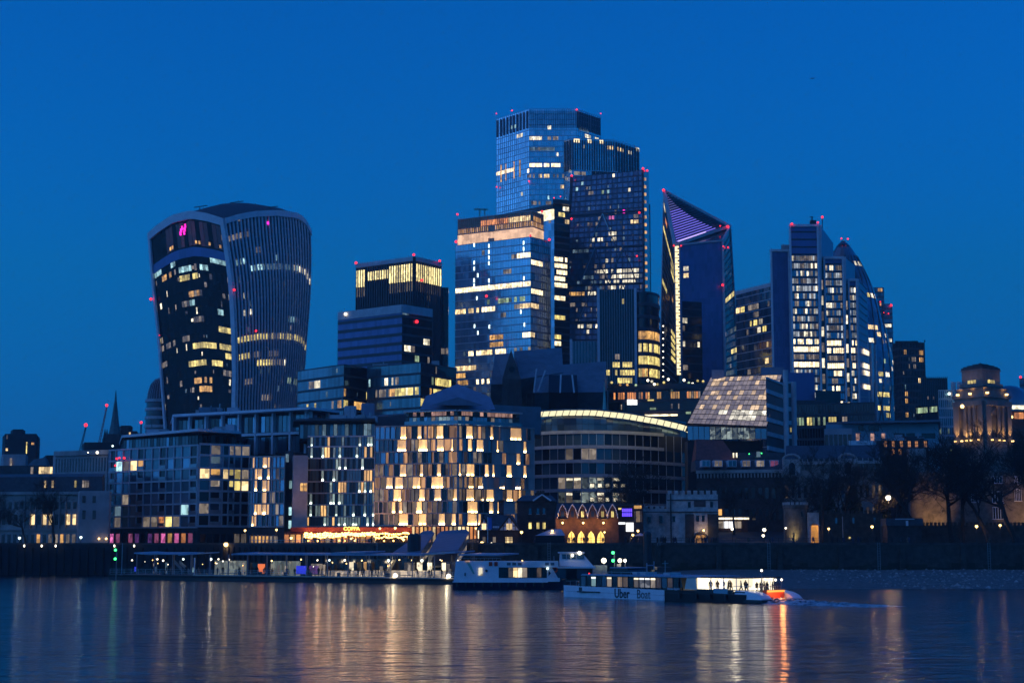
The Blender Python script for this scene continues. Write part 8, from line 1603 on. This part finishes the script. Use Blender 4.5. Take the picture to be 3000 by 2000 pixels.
# ================================================================== boats
def moored_ferry():
    D = 272; o = thing('moored_ferry', 'white and navy passenger ferry moored at the right end of the pier', 'ferry', (2, D, 0)); X = lambda x: XY(x, D, 1680)[0]; z = lambda y: Zp(y, D)
    xs, xb = X(1326), X(1648); hull = MB(); rings = []
    for x, w, zt, zk in ((xs, 3.0, 1.25, -.6), (xs+2, 3.3, 1.25, -.6), (X(1560), 3.3, 1.25, -.6), (X(1610), 2.6, 1.3, -.5), (X(1648), 1.1, 1.5, -.2), (X(1662), .15, 1.7, .3)):
        rings.append([(x, D+3.3-w, zt), (x, D+3.3-w*.8, zk), (x, D+3.3+w*.8, zk), (x, D+3.3+w, zt)])
    for r0, r1 in zip(rings, rings[1:]):
        for k in range(3): hull.quad(r0[k], r1[k], r1[k+1], r0[k+1])
        hull.quad(r0[3], r1[3], r1[0], r0[0])
    hull.quad(*rings[0]); part('hull', hull, 'navy_paint', o); part('rubbing_strake', MB().box(xs, X(1605), D-.12, D+.02, 1.12, 1.32), 'white_paint', o)
    part('aft_house', MB().hexa([(xs+.2, D+.05, 1.25), (X(1461), D+.05, 1.25), (X(1461), D+6.5, 1.25), (xs+.2, D+6.5, 1.25)], [(xs+.5, D+.3, z(1643)), (X(1461), D+.3, z(1643)), (X(1461), D+6.2, z(1643)), (xs+.5, D+6.2, z(1643))]), 'white_paint', o)
    part('saloon', MB().box(X(1461), X(1601), D+.35, D+6.2, 1.25, z(1645)), 'dark_frame', o); part('saloon_top', MB().box(X(1461), X(1636), D+.05, D+6.5, z(1661), z(1643)), 'white_paint', o); part('sill_strip', MB().box(X(1461), X(1640), D+.02, D+.4, 1.25, z(1692)), 'white_paint', o)
    cols = ['glass_dark', 'glass_dark', 'lit_dim', 'lit_warm', 'lit_white', 'lit_dim', 'glass_brown', 'glass_brown', 'lit_faint', 'glass_dark']
    for i, m2 in enumerate(cols): part('saloon_window', MB().box(X(1462+i*13.9), X(1474.5+i*13.9), D+.22, D+.34, z(1690), z(1662)), m2, o)
    part('bow_pillar', MB().hexa([(X(1602), D+.1, 1.3), (X(1640), D+1.2, 1.4), (X(1640), D+1.5, 1.4), (X(1602), D+.6, 1.3)], [(X(1603), D+.1, z(1662)), (X(1618), D+.4, z(1662)), (X(1618), D+.7, z(1662)), (X(1603), D+.6, z(1662))]), 'white_paint', o)
    part('bow_mark', MB().quad((X(1607), D-.02, z(1686)), (X(1614), D+.1, z(1678)), (X(1607), D-.02, z(1669))), 'black_steel', o)
    part('fore_glass', MB().hexa([(X(1620), D+.6, 1.5), (X(1648), D+2.5, 1.6), (X(1648), D+4, 1.6), (X(1620), D+6, 1.5)], [(X(1620), D+.5, z(1661)), (X(1635), D+1.5, z(1661)), (X(1635), D+5, z(1661)), (X(1620), D+6, z(1661))]), 'glass_blue', o)
    w = part('wheelhouse', MB().hexa([(X(1640), D+1.2, z(1657)), (X(1742), D+1.2, z(1660)), (X(1742), D+5.4, z(1660)), (X(1640), D+5.4, z(1657))], [(X(1643), D+1.5, z(1620)), (X(1708), D+1.5, z(1620)), (X(1708), D+5.1, z(1620)), (X(1643), D+5.1, z(1620))]), 'white_paint', o)
    part('wheelhouse_roof', MB().box(X(1637), X(1714), D+1.0, D+5.6, z(1620), z(1616)), 'white_paint', w)
    for x0, x1 in ((1648, 1659), (1662, 1672), (1676, 1688), (1692, 1712)): part('wheelhouse_window', MB().box(X(x0), X(x1), D+1.2, D+1.42, z(1636), z(1623)), 'glass_blue', w)
    part('upper_deck', MB().box(X(1628), X(1745), D+.8, D+5.8, z(1664), z(1659)), 'white_paint', o)
    for x0, x1, m2 in ((1626, 1658, 'glass_blue'), (1660, 1690, 'glass_dark'), (1692, 1722, 'glass_blue')): part('lower_window', MB().box(X(x0), X(x1), D+1.6, D+1.8, z(1694), z(1665)), m2, o)
    part('door', MB().box(X(1402), X(1413), D-.02, D+.1, z(1684), z(1662)), 'lit_white', o); part('vent', MB().box(X(1432), X(1442), D+.1, D+.22, z(1657), z(1645)), 'red_paint', o); part('vent', MB().box(X(1448), X(1458), D+.1, D+.22, z(1657), z(1645)), 'red_paint', o)
    part('side_stripe', MB().hexa([(X(1366), D+.14, z(1645)), (X(1375), D+.14, z(1645)), (X(1375), D+.2, z(1645)), (X(1366), D+.2, z(1645))], [(X(1386), D-.03, z(1680)), (X(1391), D-.03, z(1680)), (X(1391), D+.03, z(1680)), (X(1386), D+.03, z(1680))]), 'copper_green', o)
    part('porthole', MB().tube([(X(1425), D-.05, z(1671)), (X(1425), D+.2, z(1671))], .22, 10), 'black_steel', o); part('porthole', MB().box(X(1361), X(1364), D-.05, D+.2, z(1686), z(1677)), 'black_steel', o); part('deck_lamp', MB().box(X(1362), X(1376), D+.0, D+.4, z(1645), z(1641)), 'lit_peach', o)
    for i in range(9): part('panel_line', MB().box(X(1485+i*16), X(1496+i*16), D-.01, D+.06, z(1655), z(1647)), 'lead_roof' if i in (0, 1, 2, 7, 8) else 'white_paint', o)
    for x, y, m2, r in ((1604, 1664, 'lamp_cool', .2), (1698, 1619, 'lamp_white', .32), (1677, 1626, 'lamp_white', .24), (1726, 1679, 'lamp_red', .12), (1530, 1641, 'lamp_warm', .1)): p = P(x, y, D-.3 if x < 1650 else D+.9); l = part('ship_lamp', MB().ball(tuple(p), r, 8), m2, o); part('lamp_bracket', MB().bar(p, p+Vector((0, .9, -.1)), .06), 'black_steel', l)
    part('life_ring', MB().tube([(X(1627)+.35*math.cos(t), D+.7, z(1668)+.35*math.sin(t)) for t in [2*math.pi*i/10 for i in range(11)]], .08, 5), 'orange_paint', o)
    for i in range(11): part('fender', MB().lathe((X(1340+i*25), D-.22, 0), [(.05, .25), (.2, .4), (.2, .95), (.05, 1.1)], 7), 'black_steel', o)
    part('mooring_rope', MB().tube([(X(1332), D+.2, 1.5), (X(1322), D+10, 1.3), (X(1315), D+24, 1.2)], .05, 5), 'canvas', o)
    part('hand_rail', MB().bar((X(1335), D+.4, z(1634)), (X(1467), D+.4, z(1634)), .06), 'steel', o)
    part('mast', MB().bar((X(1624), D+2, z(1645)), (X(1624), D+2, z(1628)), .12), 'steel', o)
    for i in range(12): part('roof_rail', MB().bar((X(1335+i*12), D+.4, z(1643)), (X(1335+i*12), D+.4, z(1634)), .05), 'steel', o)
moored_ferry()

def catamaran():
    O = Vector((30.3, 208, 0)); ex = Vector((-.66, .751, 0)).normalized(); ey = Vector((.751, .66, 0)).normalized()
    B = lambda x, y, z: O+ex*x+ey*y+Vector((0, 0, z))
    def bx(x0, x1, y0, y1, z0, z1, mb=None, tx=0): return (mb or MB()).hexa([B(x0, y0, z0), B(x1, y0, z0), B(x1, y1, z0), B(x0, y1, z0)], [B(x0+tx, y0, z1), B(x1-tx, y0, z1), B(x1-tx, y1, z1), B(x0+tx, y1, z1)])
    o = thing('catamaran_ferry', 'white and black catamaran ferry under way with a lit open stern', 'ferry', O)
    for y0, y1 in ((0, 2.5), (6, 8.5)):
        rings = []
        for x, w, zt in ((1.2, 1.0, 1.05), (4, 1.0, 1.1), (15, 1.0, 1.35), (24, 1.0, 1.5), (30, .85, 1.55), (33.5, .5, 1.58), (36, .06, 1.62)):
            c = (y0+y1)/2; h = (y1-y0)/2*w; rings.append([B(x, c-h, zt), B(x-.6*(x > 30), c-h*.8, -.5), B(x-.6*(x > 30), c+h*.8, -.5), B(x, c+h, zt)])
        mb = MB()
        for r0, r1 in zip(rings, rings[1:]):
            for k in range(3): mb.quad(r0[k], r1[k], r1[k+1], r0[k+1])
            mb.quad(r0[3], r1[3], r1[0], r0[0])
        mb.quad(*rings[0]); h = part('hull', mb, 'black_steel', o)
        part('stern_step', bx(-1.5, 1.6, y0, y1, .1, .45), 'black_steel', h)
        nac = MB(); rg = []
        for x, zt in ((-1.3, .62), (-.9, .95), (0, 1.3), (1.2, 1.5), (2.6, 1.55), (3.2, 1.5)): rg.append([B(x, y0+.15, .45), B(x, y0+.35, zt), B(x, y1-.35, zt), B(x, y1-.15, .45)])
        for r0, r1 in zip(rg, rg[1:]):
            for k in range(4): nac.quad(r0[k], r1[k], r1[(k+1) % 4], r0[(k+1) % 4])
        nac.quad(*rg[0]); nac.quad(*rg[-1]); part('stern_fairing', nac, 'white_paint', h, smooth=False)
    # white side panel following the near hull, ending in a rounded edge
    mb = MB(); prof = [(15.2, 1.38), (24, 1.53), (30, 1.58), (33.5, 1.61), (36, 1.65)]; side = lambda x: 0 if x <= 24 else (.19*(x-24)/6 if x <= 30 else .19+.44*(x-30)/3.5 if x <= 33.5 else .63+.56*(x-33.5)/2.5)
    for (xa, za), (xb, zb) in zip(prof, prof[1:]):
        for k in range(2):
            lo = lambda x, zt, t: -.02+(zt+.02)*t
            mb.hexa([B(xa+(.35 if (xa < 16 and k == 0) else 0), side(xa)-.06, lo(xa, za, k*.5)), B(xb, side(xb)-.06, lo(xb, zb, k*.5)), B(xb, side(xb)+.02, lo(xb, zb, k*.5)), B(xa, side(xa)+.02, lo(xa, za, k*.5))], [B(xa, side(xa)-.06, lo(xa, za, k*.5+.48)), B(xb, side(xb)-.06, lo(xb, zb, k*.5+.48)), B(xb, side(xb)+.02, lo(xb, zb, k*.5+.48)), B(xa, side(xa)+.02, lo(xa, za, k*.5+.48))])
    part('side_panel', mb, 'white_paint', o); part('hull_slot', bx(27.5, 32, -.1, .2, .72, .88), 'black_steel', o); part('boot_stripe', bx(8, 30, -.03, .05, -.25, .0), 'red_paint', o)
    part('bridge_deck', bx(1.5, 32, .3, 8.2, .9, 1.4), 'black_steel', o)
    part('cabin', bx(12.2, 32.3, .45, 8.05, 1.4, 3.05, tx=.5), 'glass_dark', o); part('roof', bx(9, 31.6, .25, 8.25, 3.05, 3.25, tx=.3), 'canopy_blue', o); part('roof_edge', bx(2.2, 9, .3, 8.2, 3.05, 3.2), 'black_steel', o)
    wm = ['glass_dark', 'lit_faint', 'glass_blue', 'lit_faint', 'lit_dim', 'lit_cabin', 'lit_cabin', 'lit_dim', 'glass_dark', 'lit_faint', 'lit_faint', 'glass_dark', 'lit_dim', 'glass_blue', 'glass_dark', 'lit_cool', 'glass_dark', 'glass_blue']
    for i in range(18):
        x0 = 13+i*1.04; w = part('cabin_window', bx(x0, x0+.9, .36, .44, 1.62, 2.92), wm[i], o)
        if wm[i] in ('lit_cabin', 'lit_cool', 'lit_dim'): part('ceiling_light', bx(x0+.05, x0+.85, .28, .36, 2.66, 2.86), 'screen_white' if wm[i] != 'lit_dim' else 'lit_white', w)
    for i in range(19): part('window_frame', bx(12.9+i*1.04, 13.0+i*1.04, .30, .40, 1.5, 3.0), 'dark_frame', o)
    for i in range(10): part('roof_rail', MB().bar(B(13+i*1.8, .5, 3.25), B(13+i*1.8, .5, 3.6), .04), 'steel', o)
    part('roof_rail', MB().bar(B(13, .5, 3.6), B(29.2, .5, 3.6), .05), 'steel', o)
    for x in (17, 21.5, 23.2): part('roof_vent', bx(x, x+1.2, 3, 5.2, 3.25, 3.25+.35), 'grey_frame', o)
    for x in (4.4, 7.0, 9.4, 12.4): part('fender', MB().tube([B(x, -.12, .35), B(x, -.12, 1.05)], .16, 7), 'black_steel', o)
    part('rubbing_strake', bx(1.5, 15, -.06, .02, .95, 1.08), 'dark_frame', o)
    part('bow_screen', MB().hexa([B(30.6, .5, 1.55), B(32.6, .7, 1.55), B(32.6, .8, 1.55), B(30.6, .6, 1.55)], [B(30.9, .5, 2.95), B(31.9, .7, 3.0), B(31.9, .8, 3.0), B(30.9, .6, 2.95)]), 'white_paint', o)
    part('bow_rail', MB().bar(B(32, .8, 2.3), B(35.6, 1.2, 2.2), .05).bar(B(33, .8, 1.6), B(33, .8, 2.3), .05).bar(B(34.5, 1, 1.6), B(34.5, 1, 2.25), .05), 'steel', o)
    part('pilothouse', bx(24, 28.5, 2.6, 6, 3.25, 4.1, tx=.7), 'glass_dark', o); part('pilothouse_roof', bx(24.5, 28, 2.5, 6.1, 4.1, 4.2), 'canopy_blue', o)
    mp = part('mast', MB().bar(B(19, 4.2, 3.2), B(19, 4.2, 5.2), .1).bar(B(19, 3.6, 4.8), B(19, 4.8, 4.8), .08), 'steel', o)
    # lit stern saloon
    part('cream_bulkhead', MB().hexa([B(11.9, .35, 1.55), B(9.7, .35, 1.5), B(9.7, .5, 1.5), B(11.9, .5, 1.55)], [B(11.5, .35, 3.0), B(9.9, .35, 3.02), B(9.9, .5, 3.02), B(11.5, .5, 3.0)]), 'cream_paint', o); part('saloon_back', bx(9.6, 9.75, .5, 8, 1.4, 3.05), 'lit_interior', o); part('saloon_far_side', bx(3.2, 9.6, 7.9, 8.05, 1.4, 3.0), 'lit_interior', o); part('ceiling_panel', bx(3, 9.5, .6, 7.9, 2.98, 3.04), 'lit_interior', o)  # saloon walls glow too, lamplight put into their material
    for x in (3.1, 5.2, 7.4): part('roof_post', MB().bar(B(x, .5, 1.3), B(x, .5, 3.05), .1), 'white_paint', o); part('roof_post', MB().bar(B(x, 7.95, 1.3), B(x, 7.95, 3.05), .12), 'dark_frame', o)
    part('bulwark', bx(3.4, 9.6, .2, .3, 1.1, 1.62), 'black_steel', o); part('engine_hatch', bx(4.2, 6.6, .05, .2, .95, 1.75), 'teal_panel', o); part('side_strip', bx(12.3, 14.9, .02, .2, 1.4, 1.72), 'black_steel', o)
    part('transom', bx(-.2, .4, 2.5, 6, .3, 1.62), 'orange_paint', o); part('transom_glow', bx(-.34, -.2, 2.6, 5.9, 1.36, 1.6), 'lit_transom', o); point_lamp(o, B(-1.4, 4.2, 1.2), 120, (1, .35, .1), .3)  # orange strip and lamp added to make the transom glow
    for x, y, zz2, r in ((1.2, 2.0, 1.75, .13), (.9, 2.3, 1.75, .1), (1.6, 1.6, 1.75, .1), (3.2, 7.4, 2.85, .15), (2.2, 7.2, 2.8, .15), (1.2, 7.2, 2.85, .15), (4.0, 7.2, 2.85, .13)): l = part('deck_lamp', MB().ball(tuple(B(x, y, zz2)), r, 8), 'lamp_white', o); part('lamp_stem', MB().bar(B(x, y, 1.2), B(x, y, zz2), .05), 'steel', l)
    l = part('stern_light', MB().ball(tuple(B(2.0, 4.2, 4.05)), .16, 8), 'lamp_white', o); part('light_mast', MB().bar(B(2.0, 4.2, 1.2), B(2.0, 4.2, 4.0), .07), 'steel', l)
    point_lamp(o, B(6, 3.5, 2.7), 120, (1, .86, .62), .4); point_lamp(o, B(2, 5, 2.6), 50, (1, .86, .62), .3)
    for i in range(9): part('stern_rail_post', MB().bar(B(.6, 2.2+i*.5, 1.2), B(.6, 2.2+i*.5, 2.1), .05), 'steel', o)
    part('stern_rail', MB().bar(B(.6, 2.2, 2.1), B(.6, 6.2, 2.1), .06), 'steel', o); part('side_rail', MB().bar(B(.6, .4, 2.1), B(3.4, .3, 2.1), .06), 'steel', o)
    # lettering on the white side
    T = Matrix(((-ex.x, 0, -ey.x, 0), (-ex.y, 0, -ey.y, 0), (0, 1, 0, 0), (0, 0, 0, 1)))
    placed('lettering', text_mesh('Uber', 1.72, 'black_steel', .01, .035), o, Matrix.Translation(B(23.1, -.09, .68)) @ T @ Matrix.Scale(.82, 4, Vector((1, 0, 0)))); placed('lettering', text_mesh('Boat', 1.72, 'black_steel', .01, -.005), o, Matrix.Translation(B(19.0, -.09, .68)) @ T @ Matrix.Scale(.80, 4, Vector((1, 0, 0))))
    placed('lettering', text_mesh('thames clippers', .42, 'white_paint', .01, .005), o, Matrix.Translation(B(13.6, -.0, 1.56)) @ T @ Matrix.Scale(.85, 4, Vector((1, 0, 0))))
    r = random.Random(17); lbs = 'passenger silhouetted in the bright stern saloon of the catamaran'
    for i, (x, y) in enumerate(((8.8, 2.0), (7.9, 3.6), (7.2, 1.6), (6.3, 2.6), (5.2, 1.8), (4.6, 3.2), (8.2, 5.4), (6.0, 5.6))): person(B(x, y, 1.4-.25), r.uniform(0, 6.28), i, lbs, 'passengers in the stern saloon', .95)
    for i, (x, y) in enumerate(((3.2, 2.6), (2.6, 3.8), (2.2, 5.0), (1.6, 5.8), (1.9, 6.8), (3.0, 6.2), (1.2, 4.4), (2.9, 5.2), (1.3, 6.6))): person(B(x, y, 1.2-.15), r.uniform(0, 6.28), i+1, 'passenger standing on the open stern deck of the catamaran', 'passengers on the open stern deck', .95)
    # wake
    m, t, b = new_mat('foam'); b.inputs['Roughness'].default_value = .35
    g = t.nodes.new('ShaderNodeNewGeometry'); n = t.nodes.new('ShaderNodeTexNoise'); n.inputs['Scale'].default_value = 1.1; n.inputs['Detail'].default_value = 8; n.inputs['Roughness'].default_value = .7; t.links.new(g.outputs['Position'], n.inputs['Vector'])
    cr = t.nodes.new('ShaderNodeValToRGB'); cr.color_ramp.elements[0].position = .42; cr.color_ramp.elements[0].color = (.01, .02, .03, 1); cr.color_ramp.elements[1].position = .56; cr.color_ramp.elements[1].color = (.62, .66, .68, 1)
    t.links.new(n.outputs['Fac'], cr.inputs[0]); t.links.new(cr.outputs[0], b.inputs['Base Color']); bp = t.nodes.new('ShaderNodeBump'); bp.inputs['Strength'].default_value = .8; bp.inputs['Distance'].default_value = .3; t.links.new(n.outputs['Fac'], bp.inputs['Height']); t.links.new(bp.outputs[0], b.inputs['Normal'])
    mb = MB(); nx, ny = 110, 26
    for i in range(nx+1):
        for j in range(ny+1):
            x = 3-27*(i/nx); w = 4.2+2.2*(i/nx)**.7; y = 4.2+w*(j/ny*2-1); edge = 1-abs(j/ny*2-1)**3; fall = math.exp(-i/nx*1.8); zz3 = (.08+.75*fall*edge*(.2+1.1*r.random()))*edge*(1-(i/nx)**2) -.10*(i/nx) -.08*(1-edge)-.03*r.random()
            mb.v.append(tuple(B(x, y+r.uniform(-.15, .15), zz3)))
    for i in range(nx):
        for j in range(ny): a = i*(ny+1)+j; mb.f.append((a, a+1, a+ny+2, a+ny+1))
    w = part('wake', mb, 'foam', None, 'stuff', smooth=True); w['label'] = 'pale churned wake trailing behind the catamaran'; w['category'] = 'wake'
lit('lit_cabin', (0.9, 0.9, 0.95), 0.22, var=.5, deep=.8); lamp_mat('lit_transom', (1.0, .38, .06), 1.6)
catamaran()

# ================================================================== aeroplane
def aeroplane():
    p = P(2382, 230, 9000); o = thing('airliner', 'tiny distant airliner in the upper right sky', 'airliner', p); d = Vector((1, .15, .12)).normalized(); s = Vector((-.1, 1, 0)).normalized()
    part('fuselage', MB().tube([p-d*17, p-d*12, p+d*13, p+d*17], [.8, 2, 2, .5], 8), 'grey_frame', o)
    part('wing', MB().hexa([p+d*2-s*16-d*6, p-d*3-s*16-d*6, p-d*3, p+d*3], [p+d*2-s*16-d*6+Vector((0, 0, .5)), p-d*3-s*16-d*6+Vector((0, 0, .5)), p-d*3+Vector((0, 0, .7)), p+d*3+Vector((0, 0, .7))]), 'grey_frame', o)
    part('wing', MB().hexa([p+d*2+s*16-d*6, p-d*3+s*16-d*6, p-d*3, p+d*3], [p+d*2+s*16-d*6+Vector((0, 0, .5)), p-d*3+s*16-d*6+Vector((0, 0, .5)), p-d*3+Vector((0, 0, .7)), p+d*3+Vector((0, 0, .7))]), 'grey_frame', o)
    part('tail_fin', MB().hexa([p-d*16, p-d*11, p-d*11+s*.4, p-d*16+s*.4], [p-d*17+Vector((0, 0, 6)), p-d*15+Vector((0, 0, 6)), p-d*15+s*.4+Vector((0, 0, 6)), p-d*17+s*.4+Vector((0, 0, 6))]), 'grey_frame', o)
aeroplane()

# ================================================================== evening haze
m = bpy.data.materials.new('haze'); m.use_nodes = True; MATS['haze'] = m; t = m.node_tree; t.nodes.remove(t.nodes['Principled BSDF'])
pv = t.nodes.new('ShaderNodeVolumePrincipled'); pv.inputs['Color'].default_value = (.9, .94, 1, 1); pv.inputs['Density'].default_value = 0.00013; pv.inputs['Anisotropy'].default_value = 0.2
t.links.new(pv.outputs[0], t.nodes['Material Output'].inputs['Volume'])
hz = part('haze', MB().box(-6050, 6050, -650, 20600, -4, 330), 'haze', None, 'stuff'); hz['label'] = 'thin blue evening haze over the river and the city'; hz['category'] = 'haze'
sc.cycles.volume_bounces = 0; sc.cycles.volume_step_rate = 10
